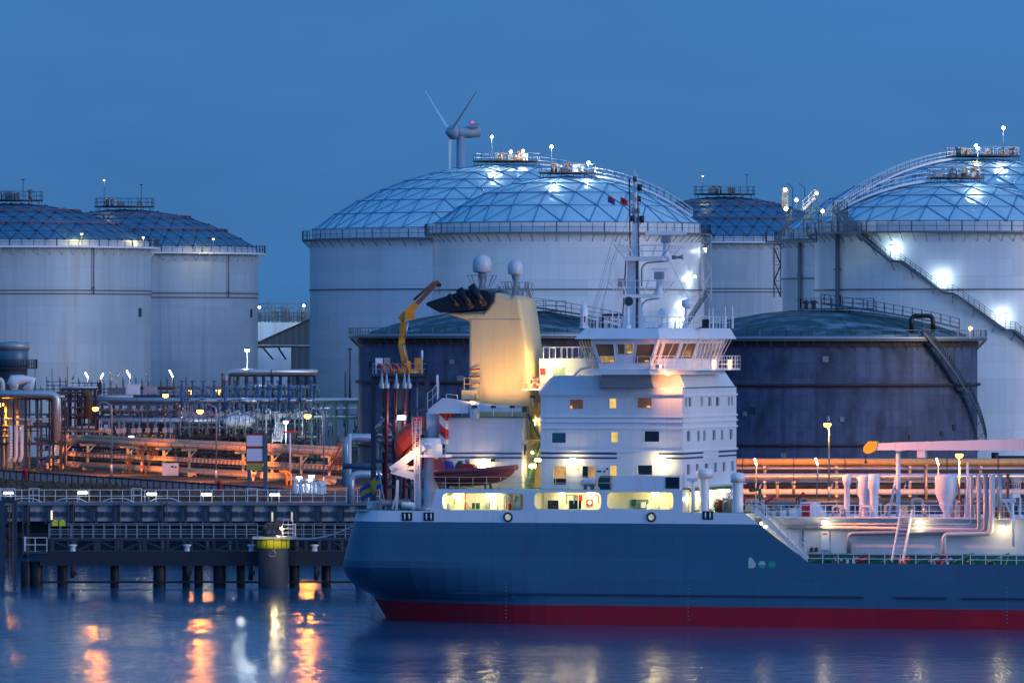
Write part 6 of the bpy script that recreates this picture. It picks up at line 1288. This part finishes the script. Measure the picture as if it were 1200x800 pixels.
m.obj('red_bracket',REDP,funnel)
m=MB(); a,b,c,d=rr(542,560,457,468,4.6); m.box(a,b,4.3,5.6,c,d); m.rail([S(544,457,4.4),S(560,457,4.4)],1.05,.9,.035,(.5,1)); m.obj('funnel_platform',CREAM,funnel)
# ---- engine casing aft, provision crane on top
TC=3.2; a,b,c,d=rr(523,611.5,489.5,572.5,TC); m=MB(); m.box(a,b,TC,15.5,HB,d); cas=m.obj('engine_casing',PANELW,ship)
m=MB(); m.box(a+.1,b+.1,TC-.05,15.6,d,d+.08); m.obj('casing_top_deck',GREEN,cas)
for y0,y1 in ((530.3,532),(535.3,537)):
    m=MB(); _,_,c2,d2=rr(600,610,y0,y1,TC); m.box(a,b,TC-.02,TC-.006,c2,d2); m.obj('blue_stripe',STRIPE,cas)
lampw(566,547,TC-.1,cas,110,.24)
a2,b2,c2,d2=rr(576,587,537.5,540.5,TC-.1); m=MB(); m.box(a2,a2+.35,TC-.4,TC-.01,c2,d2); m.mat(1).box(a2+.36,b2,TC-.3,TC-.01,c2+.05,d2-.03); m.obj('floodlight',[BLACK,WHITE2],cas)
m=MB(); m.rail([S(524,487,TC+.2),S(611,487,TC+.2)],.9,1.2,.03,(.5,1)); m.obj('casing_railing',RAILW,cas)
# lit stair well between casing and house
m=MB(); sw=(S(612,0,6).x,S(636,0,4.5).x); m.box(sw[0],sw[1],7.2,7.4,HB,sz(620,472,7)); m.box(sw[0],sw[1],4.4,7.2,sz(620,515,5)-.08,sz(620,515,5)); m.obj('stairwell_wall',CREAM,ship)
m=MB()
for (p0,p1) in (((616,572),(633,518)),((633,514),(618,484))):
    for o_ in (4.6,5.5): m.beam(S(*p0,o_),S(*p1,o_),.07,.2)
    for k in range(1,15): f=k/15; u=S(*p0,4.6).lerp(S(*p1,4.6),f); m.box(u.x-.14,u.x+.14,4.6,5.5,u.z,u.z+.05)
m.obj('stairwell_stair',GREEN,ship)
m=MB(); m.bar(S(615.5,572,3.3),S(615.5,520,3.3),.06,6); m.mat(1).bar(S(615.5,533,3.3),S(615.5,521,3.3),.13,8); m.obj('stairwell_post',[GALV,DKSTEEL],ship)
for px,py,t,pw in ((613,500,6.2,260),(628,492,6.8,260),(622,530,6.6,200)): lampw(px,py,t,ship,pw,.07,off=.4)
# added floodlights by the casing top, put in to brighten the funnel
for px,t,pw in ((556,1.6,330),(578,1.6,330),(600,1.6,330),(624,2.0,300)):
    p=S(px,478 if px<620 else 466,t); m=MB(); m.bar(p-Vector((0,0,.7)),p,.05,5); m.mat(1).box(p.x-.2,p.x+.2,p.y-.05,p.y+.2,p.z,p.z+.22); m.obj('added_funnel_flood',[GALV,DKSTEEL],cas); light(p+Vector((0,-.5,.35)),(1,.56,.17),pw*1.35,.15,cas,spot=radians(125),aim=S(px,385,FT0))
cr=MB(); TP=2.4; q=lambda px,py:(S(px,py,TP).x,S(px,py,TP).z)
cr.prism([q(503,482.5),q(503.5,479.5),q(520.5,466),q(550,470.5),q(550,484),q(503,484)],TP-.5,TP+.6); cr.prism([q(550,470.6),q(613,479),q(613.5,482.3),q(550,482.3)],TP-.3,TP+.4); crane=cr.obj('provision_crane',PANELW,ship)
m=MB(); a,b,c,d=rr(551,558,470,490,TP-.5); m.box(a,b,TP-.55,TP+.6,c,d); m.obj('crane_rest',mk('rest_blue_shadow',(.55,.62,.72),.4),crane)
m=MB(); a,b,c,d=rr(613,618.5,476,483,TP); m.box(a,b,TP-.35,TP+.4,c,d); m.obj('boom_head',RUST,crane)
m=MB(); a,b,c,d=rr(515,522.5,484,520,TP); m.box(a,b,TP-.05,TP+.9,c,d); m.obj('hazard_panel',HAZRW,crane)
m=MB(); m.bar(S(508,513,TP+1.5),S(508,484,TP+1.2),.62,16); m.obj('crane_pedestal',PANELW,crane)
m=MB(); m.rail([S(501,480,TP-.3),S(507,476,TP-.3),S(514,466,TP-.3)],1.4,.6,.035,(.5,1)); m.rail([S(523,466.5,TP-.3),S(536,467.5,TP-.3)],.35,1.0,.03,(1,)); m.obj('crane_railing',RAILW,crane)
m=MB(); m.bar(S(557,468,TP),S(557,461,TP),.06,5); m.box(*[S(518,0,TP).x,S(523,0,TP).x],TP-.2,TP+.3,sz(520,465.8,TP),sz(520,463.5,TP)); m.obj('boom_fitting',BLACK,crane)
m=MB(); m.ball(S(527,485.5,TP+1),.4,12,.8); m.obj('buoy',ORANGE,crane)
# ---- aft deck: pillar with round housing, gantry of the stern lifeboat, winches
p0=S(505,597,2.6); m=MB(); m.lathe([(1.05,0),(.62,.5),(.62,sz(505,536,2.6)-p0.z),(.98,sz(505,534,2.6)-p0.z),(.98,sz(505,514,2.6)-p0.z),(.8,sz(505,513,2.6)-p0.z),(.02,sz(505,512.5,2.6)-p0.z)],p0,26); pil=m.obj('crane_column',PANELW,ship)
m=MB(); a,b,c,d=rr(485,523,532.5,535.5,1.6); m.box(a,b,1.4,3.9,c,d); m.rail([S(486,532.5,1.45),S(522,532.5,1.45)],.95,.8,.03,(.5,1)); m.obj('column_platform',PANELW,pil)
g=MB(); gt=1.5; b_=lambda x0,y0,x1,y1,w=.34,h=.5,o_=0: g.beam(S(x0,y0,gt+o_),S(x1,y1,gt+o_),w,h)
for o_ in (0,2.6):
    b_(459,551,497,523,.4,.62,o_); b_(459.5,550.5,492,559.5,.4,.6,o_); b_(469,550,489,547,.2,.3,o_); b_(489.5,597,489.5,535,.4,.55,o_); b_(471,551.5,478,545,.3,.4,o_)
    b_(465,597,466,562,.2,.2,o_); b_(460,596,466,575,.14,.14,o_)
dav=g.obj('lifeboat_gantry',PANELW,ship)
m=MB(); m.rail([S(484,534,gt-.2),S(484,520,gt-.2),],1.0,1,.03)
for px in (486.5,492): m.bar(S(px,597,gt-.3),S(px,493,gt-.3),.045,4)
for k in range(34): m.bar(S(486.5,596-3*k,gt-.3),S(492,596-3*k,gt-.3),.03,4)
m.rail([S(483,509,gt-.3),S(493.5,509,gt-.3)],1.1,.35,.03,(.5,1)); m.rail([S(483,494,gt-.3),S(493.5,494,gt-.3)],.3,.35,.03,(1,))
for px in (483,493.5): m.bar(S(px,509,gt-.3),S(px,494,gt-.3),.035,4)
m.obj('gantry_ladder',RAILW,dav)
p=S(482,530.5,1.0); m=MB(); m.ball(p,.16,8); m.mat(1).bar(p+Vector((0,.1,.1)),p+Vector((0,.5,.2)),.05,6); m.obj('gantry_lamp',[BULBO,GALV],dav); light(p+Vector((-.1,-.7,-.1)),(1,.50,.2),190,.12,dav)
# stern lifeboat: orange, nose down on its slipway
lb=thing('lifeboat','bright orange enclosed lifeboat tilted on the stern gantry','lifeboat',S(480,540,4.0),None,SHIPF); m=MB(); TL=4.2
A_=S(494,506,TL); B_=S(477,541,TL); 
c0=S(497,497,TL); c1=S(472,545,TL); ax=(c1-c0); 
def ring(c,rx,rz,dr): 
    u=Vector((0,1,0)); v=dr.cross(u).normalized(); return [c+u*(rx*cos(2*pi*k/16))+v*(rz*sin(2*pi*k/16)) for k in range(16)]
d_=(S(467,531,TL)-S(497,507,TL)).normalized(); rs=[]
for f,r1,r2 in ((0,.5,.9),(.06,1.1,1.65),(.35,1.35,1.95),(.65,1.3,1.9),(.85,.9,1.35),(.96,.4,.7),(1,.05,.1)): rs.append(ring(S(499,510,TL).lerp(S(468,541,TL),f),r1,r2,d_))
for i in range(len(rs)-1):
    for k in range(16): m.add([rs[i][k],rs[i][(k+1)%16],rs[i+1][(k+1)%16],rs[i+1][k]],[(0,1,2,3)],True)
m.add(rs[0],[tuple(range(16))]); hb_=m.obj('hull',ORANGE,lb)
m=MB(); c=S(493,507,TL)+Vector((0,0,.8)); m.box(c.x-.5,c.x+.5,c.y-.7,c.y+.7,c.z-.4,c.z+.6); m.obj('conning_dome',ORANGE,lb)
m=MB(); m.tube([rs[i][0]+Vector((0,-.02,0)) if 0 else (rs[i][8]+Vector((0,-.03,0))) for i in range(len(rs)-1)],.07,6); m.obj('fender_strip',BLACK,lb)
def winch(px,t,w,label):
    p=S(px,597,t); p.z=DK; m=MB(); m.box(p.x-w,p.x-w+.2,p.y-.5,p.y+.5,p.z,p.z+.9); m.box(p.x+w-.2,p.x+w,p.y-.5,p.y+.5,p.z,p.z+.9); m.tube([p+Vector((-w+.2,0,.55)),p+Vector((-w+.3,0,.55)),p+Vector((w-.3,0,.55)),p+Vector((w-.2,0,.55))],[.5,.3,.3,.5],12); m.box(p.x-w-.7,p.x-w-.05,p.y-.3,p.y+.3,p.z,p.z+.6); m.obj('winch',GREYP,ship)
winch(465,2.2,1.4,''); winch(492,3.4,1.0,''); winch(480,7,1.2,'')
m=MB(); a,b,c,d=rr(434,456,587,597,9); m.box(a,b,8,9.5,DK,d); m.obj('stern_locker',PANELW,ship)
m=MB(); m.tube([S(478,596,1)+Vector((-.5,0,.3)),S(480,592,1),S(484,592,1),S(486,597,1)],.3,8); m.obj('stern_roller',WHITE2,ship)
# flag staff and flag
m=MB(); m.bar(S(452,597,6),S(444.5,553,6),.07,6,.05); m.obj('flagstaff',PANELW,ship)
FLB=mk('flag_blue',(.02,.09,.33),.7); FLY=mk('flag_yellow',(.72,.40,.04),.7)
m=MB(); n=12; a=S(445,556,6); b=S(447.5,572,6); fl=2.0
for j in range(6):
    for i in range(n):
        pt=lambda i,j: a.lerp(b,j/6)+Vector((-fl*i/n*.85,.22*sin(i*.9+j*.3)*i/n*2,-fl*.62*(i/n)**1.15+.10*sin(i*.8)))
        m.mat(1 if (j in (2,3) or i in (3,4,5)) and not (0) else 0); m.add([pt(i,j),pt(i+1,j),pt(i+1,j+1),pt(i,j+1)],[(0,1,2,3)],True)
m.solo('flag',[FLB,FLY],'blue flag with a yellow cross drooping from the stern flagstaff','flag',None,SHIPF)
# rescue boat on its cradle
base=S(556,569,1.5); base.z=z1+.45; rb=thing('rescue_boat','dark red open rescue boat on its cradle above the lit corridor','boat',base,None,SHIPF)
xs_=[513,520,530,545,560,575,588,597,602,604.5]; tp=[553,552.5,552,551.5,551,550,549,548,547.6,547.4]; bt=[568,568.5,569,569,568.5,567,563.5,558.5,553.5,549.5]; hw=[1.0,1.05,1.1,1.1,1.1,1.05,.85,.55,.25,.05]; TB=1.5
m=MB(); rows=[]
for x,a_,b_,h in zip(xs_,tp,bt,hw):
    pt=S(x,a_,TB); pb_=S(x,b_,TB); rows.append([Vector((pt.x,TB-h,pt.z)),Vector((pt.x,TB-h*.85,pt.z*.45+pb_.z*.55)),Vector((pt.x,TB-h*.35,pb_.z+.12)),Vector((pt.x,TB,pb_.z)),Vector((pt.x,TB+h*.35,pb_.z+.12)),Vector((pt.x,TB+h*.85,pt.z*.45+pb_.z*.55)),Vector((pt.x,TB+h,pt.z))])
for i in range(len(rows)-1):
    for k in range(6): m.add([rows[i][k],rows[i+1][k],rows[i+1][k+1],rows[i][k+1]],[(0,1,2,3)],True)
    m.add([rows[i][0],rows[i+1][0],rows[i+1][6],rows[i][6]],[(0,1,2,3)])
m.add(rows[0],[tuple(range(7))]); m.obj('hull',BOATR,rb)
for dz_,r in ((0,.24),(-.42,.13)):
    m=MB(); m.tube([rows[i][0]+Vector((0,-.06,dz_*(1-i/12) )) for i in range(10)],[r]*7+[r*.9,r*.8,r*.6],10); m.obj('side_tube',TUBE,rb)
    if not dz_: m=MB(); m.tube([rows[i][6]+Vector((0,.06,0)) for i in range(10)],[r]*10,10); m.obj('side_tube',TUBE,rb)
q=lambda px,py:(S(px,py,TB).x,S(px,py,TB).z)
m=MB(); m.prism([q(512,553),q(511.5,537.5),q(519,537.5),q(523,541),q(526,554)],TB-.75,TB+.75); m.obj('engine_canopy',BOATR,rb)
m=MB(); m.prism([q(523,539),q(528,541),q(531,547),q(532.5,554),q(527,554),q(525,546)],TB-.6,TB+.6); m.obj('blue_cover',BLUEP,rb)
m=MB(); m.prism([q(535,553),q(535.5,544.5),q(539,539.5),q(543,539.5),q(542,553)],TB-.5,TB+.5); m.obj('seat',GREEND,rb)
m=MB(); m.prism([q(542,553),q(541.5,544),q(548,543),q(555,544),q(562,551.5)],TB-.55,TB+.55); m.obj('console',REDP,rb)
for px in (542,548): m=MB(); m.ball(S(px,540,TB),.22,10); m.obj('headrest',[WHITE2,GREYP][px>545],rb)
m=MB(); m.box(q(582,0)[0],q(592,0)[0],TB-.4,TB+.4,q(0,549.5)[1],q(0,546)[1]); m.obj('bow_cushion',REDP,rb)
for px in (522,572): m=MB(); a=S(px,571,TB); m.beam((a.x,TB-.9,z1+.0),(a.x,TB-.6,z1+.6),.2,.2); m.beam((a.x,TB+.9,z1+.0),(a.x,TB+.6,z1+.6),.2,.2); m.beam((a.x,TB-1,z1+.5),(a.x,TB+1,z1+.5),.2,.14); m.obj('boat_cradle',GALVD,ship)
m=MB(); m.rail([S(506,572.6,.1),S(716,572.6,.1)],sz(600,559)-sz(600,573),1.2,.032,(.5,1)); m.obj('boat_deck_railing',CREAM,ship)
# life raft canister and winch drum at the rail
def raft(): 
    p0=S(681.5,564.5,.8); p1=S(698,564.5,.8); t=thing('liferaft_canister','white ribbed life raft canister behind the boat deck railing','life raft',Vector(((p0.x+p1.x)/2,.8,z1)),None,SHIPF)
    m=MB(); n=9; pts=[];r=[]
    for k in range(n*2+1): f=k/(n*2); pts.append(p0.lerp(p1,f)); r.append((.36 if k%2 else .33)*(1 if .04<f<.96 else .75))
    m.tube(pts,r,16); m.obj('canister',RAILW,t); m=MB()
    for f in (.25,.75): u=p0.lerp(p1,f); m.box(u.x-.08,u.x+.08,.5,1.1,z1,u.z-.25)
    m.obj('cradle',GALVD,t)
raft()
p=S(709,565,.9); m=MB(); m.box(p.x-.35,p.x+.5,.5,1.3,z1,sz(709,557.5)); m.tube([p+Vector((-.5,0,.0)),p+Vector((.2,0,.0))],.42,14); o=m.obj('covered_winch',TEALG,ship)
# deck area under the front of the house: pillars, mushroom ventilators, lit doors
def mushroom(px,y0,y1,t,r,cap_h,shaft,par=None):
    b=S(px,y1,t); b.z=DK; h=sz(px,y0,t)-DK; m=MB(); m.lathe([(shaft*1.05,0),(shaft,.1),(shaft,h-cap_h+.15)],b,20); m.lathe([(shaft+.02,h-cap_h+.2),(r,h-cap_h),(r,h-.35),(r*.8,h-.08),(.02,h)],b,24,smooth=True); m.obj('mushroom_ventilator',PANELW,ship)
mushroom(825.5,548,597,1.6,.72,.85,.42); mushroom(864.5,553,596,2.0,.62,.85,.46)
m=MB(); b=S(812,597,.7); m.bar((b.x,.7,DK),(b.x,.7,sz(812,560,.7)),.15,10); m.box(b.x-.45,b.x+.45,.4,1.0,sz(812,563.5,.7),sz(812,560,.7)); m.obj('light_pillar',PANELW,ship)
m=MB(); a=S(796,0,.05).x; m.box(x9,x9+.2,.05,TW,DK,z1); m.obj('side_pillar',PANELW,ship)
for (px0,px1,t) in ((802,806,TW+1.2),(814,823,TW+.8)): 
    p=F(px0,595,sF); q_=F(px1,578,sF); m=MB(); m.box(sF+.0,sF+.05,p.y,q_.y,DK+.05,q_.z+.3); m.obj('deck_door',CORR,house)
m=MB(); p=F(800,577,sF); m.box(sF+.0,sF+1.6,TW-.3,TE,z1-.25,z1-.1) if 0 else m.box(sF,sF+.9,TW,TE,sz(830,571,TW)-.05,sz(830,571,TW)+.05); m.obj('front_canopy',PANELW,house)
for px,py,pw in ((804,577.5,60),(822,578,45),(839,576.5,75),(853,575,55)): 
    p=F(px,py,sF+.45); m=MB(); m.tube([p+Vector((0,-.35,0)),p+Vector((0,.35,0))],.09,8); m.mat(1).box(p.x-.08,p.x+.08,p.y-.4,p.y+.4,p.z+.09,p.z+.16); m.obj('deck_lamp',[BULBW,GALV],house); light(p+Vector((.35,-.1,-.5)),WARM,pw,.12,house)
rn=random.Random(12)
for i in range(16):
    px=838+RN.random()*52; t=rn.uniform(2,9); p=S(px,596,t); p.z=DK if p.x<s1 else ZD(606,590); h=rn.uniform(.5,1.2); m=MB()
    if i%3==0: m.bar(p,p+Vector((0,0,h)),.22,10); m.bar(p+Vector((-.3,0,h*.6)),p+Vector((.3,0,h*.6)),.12,8)
    elif i%3==1: m.box(p.x-.25,p.x+.25,p.y-.2,p.y+.2,p.z,p.z+h*.8); m.bar(p+Vector((0,0,h*.8)),p+Vector((0,0,h*1.2)),.08,6)
    else: m.pipe([p,p+Vector((0,0,h)),p+Vector((.5,0,h)),p+Vector((.5,0,.1))],.1)
    m.obj('deck_fitting',[GREYP,GREEND,GALV,CREAM,REDP][i%5],ship)
# ---- foredeck trunk
TT=3.6; ZT=sz(1000,607,TT); xT0=so_(893,0,TT); m=MB()
m.box(xT0,85,TT,BM-TT,ZM-.6,ZT); trunk=m.obj('cargo_trunk',PANELW,ship)
m=MB(); m.box(xT0-.3,85,TT-.55,BM-TT+.55,ZT,ZT+.1); m.obj('trunk_top_edge',PANELW,trunk)
m=MB(); m.box(xT0,85,TT-.02,TT-.004,ZM-.5,sz(1000,648,TT)); m.obj('green_plinth',GREEN,trunk)
m=MB(); m.box(s1-.15,s1,.05,BM-.05,ZM-.5,DK-.07); m.obj('deck_front_bulkhead',PANELW,ship)
m=MB(); m.rail([S(881,606,TT-.4),S(1300,606,TT-.4)],1.02,1.25,.042,(.5,1)); m.obj('trunk_railing',RAILW,trunk)
m=MB(); m.rail([S(928,655,.1)*Vector((1,1,0))+Vector((0,0,ZM)),S(1128,655,.1)*Vector((1,1,0))+Vector((0,0,ZM))],.78,1.35,.042,(.5,1)); m.rail([S(1137,655,.1)*Vector((1,1,0))+Vector((0,0,ZM)),S(1300,655,.1)*Vector((1,1,0))+Vector((0,0,ZM))],.78,1.35,.042,(.5,1)); m.obj('side_railing',RAILW,ship)
m=MB()                                               # stair down from the upper deck
for o_ in (1.0,2.0): m.beam(S(884,597,o_),S(946,655,o_),.12,.34); m.rail([S(886,600,o_),S(944,655,o_)],1.15,.9,.045,(.33,.66,1))
for k in range(1,20): f=k/20; u=S(884,597,1.0).lerp(S(946,655,1.0),f); m.box(u.x-.14,u.x+.14,1.0,2.0,u.z,u.z+.04)
m.obj('deck_stair',PANELW,ship)
m=MB(); m.rail([S(874,599,.1),S(888,599,.1)],1.0,.6,.03,(.5,1)); m.obj('stair_head_rail',RAILW,ship)
def foot(name,px0,px1,y0,y1,t0,wd,n):
    m=MB()
    for o_ in (0,1): m.beam(S(px0+o_*wd,y0,t0),S(px1+o_*wd,y1,t0+2.6),.1,.36)
    for k in range(1,n): f=k/n; u=S(px0,y0,t0).lerp(S(px1,y1,t0+2.6),f); v=S(px0+wd,y0,t0).lerp(S(px1+wd,y1,t0+2.6),f); m.beam(u,v,.22,.05)
    for o_ in (0,1): m.rail([S(px0+o_*wd,y0,t0),S(px1+o_*wd,y1,t0+2.6)],.9,1.5,.03,(1,)) if 0 else None
    m.obj(name,RAILW,ship)
foot('trunk_ladder',1045,1056,658,597,.9,13,13)
TRB=emit('deck_bulb',(1,.86,.5),12)
for px,py,pw in ((967,611.5,70),(1077.5,611.5,70),(1174.5,617.5,90)): lampw(px,py,TT-.45,trunk,pw*.75,.13,off=.75,size=(.3,.2),bulb=TRB)
def tpipe(pts,r,mat=PIPEW,o_=.35): m=MB(); m.pipe([S(px,py,TT-o_) for px,py in pts],r,None,10); m.obj('cargo_pipe',mat,trunk)
tpipe([(914,613.5),(1138,614),(1138,557)],.11); tpipe([(922,618.5),(1146,618),(1146,560)],.10,GALV,.3); tpipe([(945,617),(1147,620.5),(1147,556)],.15,PIPEW,.6); tpipe([(995,650),(995,625),(1155,622),(1155,556)],.2,GALV,.75); tpipe([(1106,650),(1106,626),(1162,625),(1162,556)],.2,PIPEW,.9); tpipe([(1171,608),(1171,556)],.16,GALV,.9); tpipe([(1024,618.5),(1146,616)],.24,PIPEW,.15)
for px in (941,955): m=MB(); p=S(px,620,TT-.1); m.bar(p,p-Vector((0,0,1.5)),.05,6); m.obj('hose_stand',GREEND,trunk) if px==941 else None
a,b,c,d=rr(962,972,622.5,644,TT-.2); m=MB(); m.box(a,b,TT-.25,TT-.01,c,d); o=m.obj('trunk_locker',PANELW,trunk); m=MB(); m.box((a+b)/2-.2,(a+b)/2+.2,TT-.27,TT-.252,d-.25,d-.13); m.obj('locker_label',REDP,trunk)
for px in (951,956.5): m=MB(); p=S(px,645,TT-.3); m.lathe([(.18,-.1),(.15,.2),(.05,.32)],p,10); m.obj('deck_valve',BLACK,trunk)
for k,(px,mt) in enumerate(((1000,GALV),(1012,REDP),(1060,ORANGE),(1095,GALV),(1104,REDP),(1110,GALV),(1001,ORANGE),(1140,GREEND),(1165,GREEND),(975,GREEND),(1018,GREEND))): 
    p=S(px,655,2.2); p.z=ZM-.5; m=MB(); m.bar(p,p+Vector((0,0,.8)),.16,8); m.pipe([p+Vector((-.5,0,.6)),p+Vector((0,0,.7)),p+Vector((.4,0,.9))],.16); m.lathe([(.22,0),(.25,.04),(.22,.08)],p+Vector((0,0,1.15)),10); m.obj('deck_valve',mt,ship)
for k in range(8): m=MB(); p=S(930+42*k,648,TT-.02); m.add([p,p+Vector((0,-1.5,-1.0)),p+Vector((.1,-1.5,-1.0)),p+Vector((.1,0,0))],[(0,1,2,3)]); m.beam(p,p+Vector((-1.4,-1.5,-.7)),.06,.1); m.obj('trunk_bracket',GREEN,trunk)
a,b,c,d=rr(989,1000,652,659,.9); m=MB(); m.box(a,b,.7,1.3,ZM-.5,d); o=m.obj('deck_box',GREEN,ship)
for px in (993,1000): m=MB(); a,b,c,d=rr(px-1.5,px+1.5,655,660,.6); m.box(a,b,.62,.69,ZM-.1,d); m.obj('notice_plate',WHITE2,o)
# ventilators and deck houses on the trunk
def vent_tower(px,y0,y1,t,prof):
    b=S(px,y1,t); b.z=ZT+.1; H=sz(px,y0,t)-b.z; m=MB(); m.lathe([(r,H*f) for r,f in prof],b,20); m.obj('tank_ventilator',PANELW,trunk)
vent_tower(992.5,555.5,604,6,[(.26,0),(.25,.75),(.36,.78),(.38,.97),(.2,1),(.01,1)])
vent_tower(1013,556,604,6.5,[(.45,0),(.45,.42),(.66,.55),(.66,.93),(.5,.99),(.01,1)]); vent_tower(1024,555,604,6,[(.36,0),(.36,.60),(.50,.66),(.50,.96),(.35,1),(.01,1)])
vent_tower(1109,555.5,603,6,[(.26,0),(.30,.13),(.50,.20),(.60,.30),(.64,.36),(.70,.40),(.96,.55),(.96,.93),(.86,.99),(.01,1)])
m=MB(); a,b,c,d=rr(938,955,588,605,5); m.box(a,b,5,7,ZT+.1,d); m.hexa([(a-.8,5.2,ZT+.1),(b+.8,5.2,ZT+.1),(b+.8,6.8,ZT+.1),(a-.8,6.8,ZT+.1),(a,5.2,d-.2),(b,5.2,d-.2),(b,6.8,d-.2),(a,6.8,d-.2)]); m.obj('deck_house',PANELW,trunk)
rn=random.Random(31)
for i in range(34):
    px=888+RN.random()*300; t=rn.uniform(5,13); p=S(px,604,t); p.z=ZT+.1; h=rn.uniform(.5,1.5); m=MB()
    if i%4==0: m.bar(p,p+Vector((0,0,h)),.18,10); m.lathe([(.3,h),(.32,h+.08),(.05,h+.2)],p,10)
    elif i%4==1: m.box(p.x-.35,p.x+.35,p.y-.3,p.y+.3,p.z,p.z+h*.8); m.box(p.x-.4,p.x+.4,p.y-.35,p.y+.35,p.z+h*.8,p.z+h*.8+.05)
    elif i%4==2: m.pipe([p,p+Vector((0,0,h)),p+Vector((.9,0,h)),p+Vector((.9,0,0))],.12)
    else: m.bar(p,p+Vector((0,0,h)),.07,6); m.tube([p+Vector((.25*cos(k*pi/6),.25*sin(k*pi/6),h)) for k in range(13)],.035,5)
    m.obj('trunk_fitting',[GREYP,GREEND,GALV,CREAM,PIPEW,REDP][i%6],trunk)
m=MB(); m.bar(S(890.5,600,6),S(890.5,572,6),.13,8); m.bar(S(881,573.5,6),S(890.5,573.5,6),.11,8); m.bar(S(878,574,6),S(884,574,6),.16,8); m.obj('fire_monitor',GREEND,trunk)
for px in (897,933): m=MB(); p=S(px,588 if px<900 else 584,6); m.tube([p,p+Vector((.5,0,.3)),p+Vector((.7,0,.45))],[.1,.13,.2],8); m.bar(p,Vector((p.x,p.y,ZT)),.07,6); m.obj('fire_nozzle',REDP,trunk)
# cargo hose crane boom at rest on its post
hc=MB(); TH_=7.5; q=lambda px,py:(S(px,py,TH_).x,S(px,py,TH_).z); hc.prism([q(1029,519.2),q(1050,518.2),q(1300,511),q(1300,527.5),q(1050,527.2),q(1026,527)],TH_-.5,TH_+.6); hcr=hc.obj('hose_crane_boom',PANELW,ship)
m=MB(); m.prism([q(1014,523),q(1019,517),q(1026,516.5),q(1030,519),q(1028,527),q(1023,530),q(1017,531.5),q(1013.5,528)],TH_-.55,TH_+.65); m.obj('boom_head',mk('hook_block_yellow',(1.0,.50,.02),.45,var=.15),hcr)
m=MB(); m.bar(S(1014.5,531,TH_),S(1014.5,540,TH_),.05,5); m.ball(S(1014.5,541,TH_),.12,8); m.obj('hook_wire',BLACK,hcr)
m=MB(); a,b,c,d=rr(1076,1085,527.2,536,TH_); m.box(a,b,TH_-.45,TH_+.5,c,d); m.obj('boom_bracket',PANELW,hcr)
m=MB(); m.bar(S(1052.5,606,TH_),S(1052.5,527,TH_),.2,10); m.bar(S(1041,606,TH_),S(1051,555,TH_),.12,8); a,b,c,d=rr(1049,1057.5,519,526.5,TH_-.6); m.box(a,b,TH_-.7,TH_+.7,sz(1052,528,TH_),sz(1052,527.3,TH_)); m.obj('boom_rest',PANELW,hcr)
# cargo manifold: railed platform with upright pipes
m=MB(); TMF=5.5; a=S(1131,583,TMF); b=S(1187,583,TMF); m.box(a.x,b.x,TMF,TMF+3,a.z,a.z+.35); m.rail([Vector((b.x,TMF+3,a.z+.35)),Vector((b.x,TMF,a.z+.35)),Vector((a.x,TMF,a.z+.35)),Vector((a.x,TMF+3,a.z+.35))],1.25,.7,.035,(.33,.66,1))
for k in range(5): x=a.x+(b.x-a.x)*k/4; m.bar((x,TMF+.1,ZT),(x,TMF+.1,a.z),.09,6); m.bar((x,TMF+2.9,ZT),(x,TMF+2.9,a.z),.09,6)
mf=m.obj('manifold_platform',PANELW,trunk)
for k,px in enumerate((1138,1145.5,1155,1164.5,1173,1181)): m=MB(); p=S(px,604,TMF-.2); p.z=ZT; m.bar(p,S(px,556,TMF-.2),.13,8); m.bar(S(px,556.5,TMF-.2),S(px,555,TMF-.2),.22,10); m.pipe([S(px,560,TMF-.2),S(px+3,560,TMF+.4),S(px+3,570,TMF+.8)],.1); m.obj('manifold_pipe',[PIPEW,GALV,RUST][k%3],mf)
for k in range(7): m=MB(); p=S(1140+6.5*k,562+(k%3),TMF+1.5); m.tube([p+Vector((.2*cos(i*pi/6),0,.2*sin(i*pi/6))) for i in range(13)],.05,5); m.obj('valve_wheel',[REDP,RUST,ORANGE][k%3],mf)
m=MB(); m.bar(S(1134,606,4),S(1134,542,4),.11,8); m.obj('lamp_mast',PANELW,trunk)
m=MB(); a,b,c,d=rr(1160,1181,594,604,8); m.box(a,b,8,10,ZT,d); m.obj('red_tank',REDP,trunk)
m=MB(); m.bar(S(1188,640,2.5),S(1186,586,3.0),.14,8); m.beam(S(1174,586,3),S(1190,586,3),.3,.3); m.bar(S(1178,587,3),S(1186,604,3),.1,6); m.obj('hose_davit',PANELW,trunk)
# hull lights by the deck stair
for px,py in ((892,613),(897,617)): p=S(px,py,1.4); m=MB(); m.ball(p,.11,8); m.obj('stair_lamp',BULBW,ship); light(p+Vector((.4,-.3,.2)),WARM,25,.1,ship)
# empty loop: the added bridge wing flood gives the foredeck its sodium light
for px,py,t,pw in ((1040,470,-26,0),):
    pass
# mooring lines from the stern
for k,(a,b) in enumerate(((S(436,604,3.5),S(322,626,0)),(S(440,600,6),S(330,626,0)))):
    e=SHIPF[0]+Matrix.Rotation(-TH,3,'Z')@a; f_=Vector((jx(322+6*k),JY-3.6,dz(626.5))); m=MB(); m.tube([e.lerp(f_,i/12)-Vector((0,0,1.1*sin(pi*i/12))) for i in range(13)],.045,5); m.solo('mooring_line',PIPEW,['upper','lower'][k]+' mooring line from the ship stern to the dolphin','rope','mooring lines')
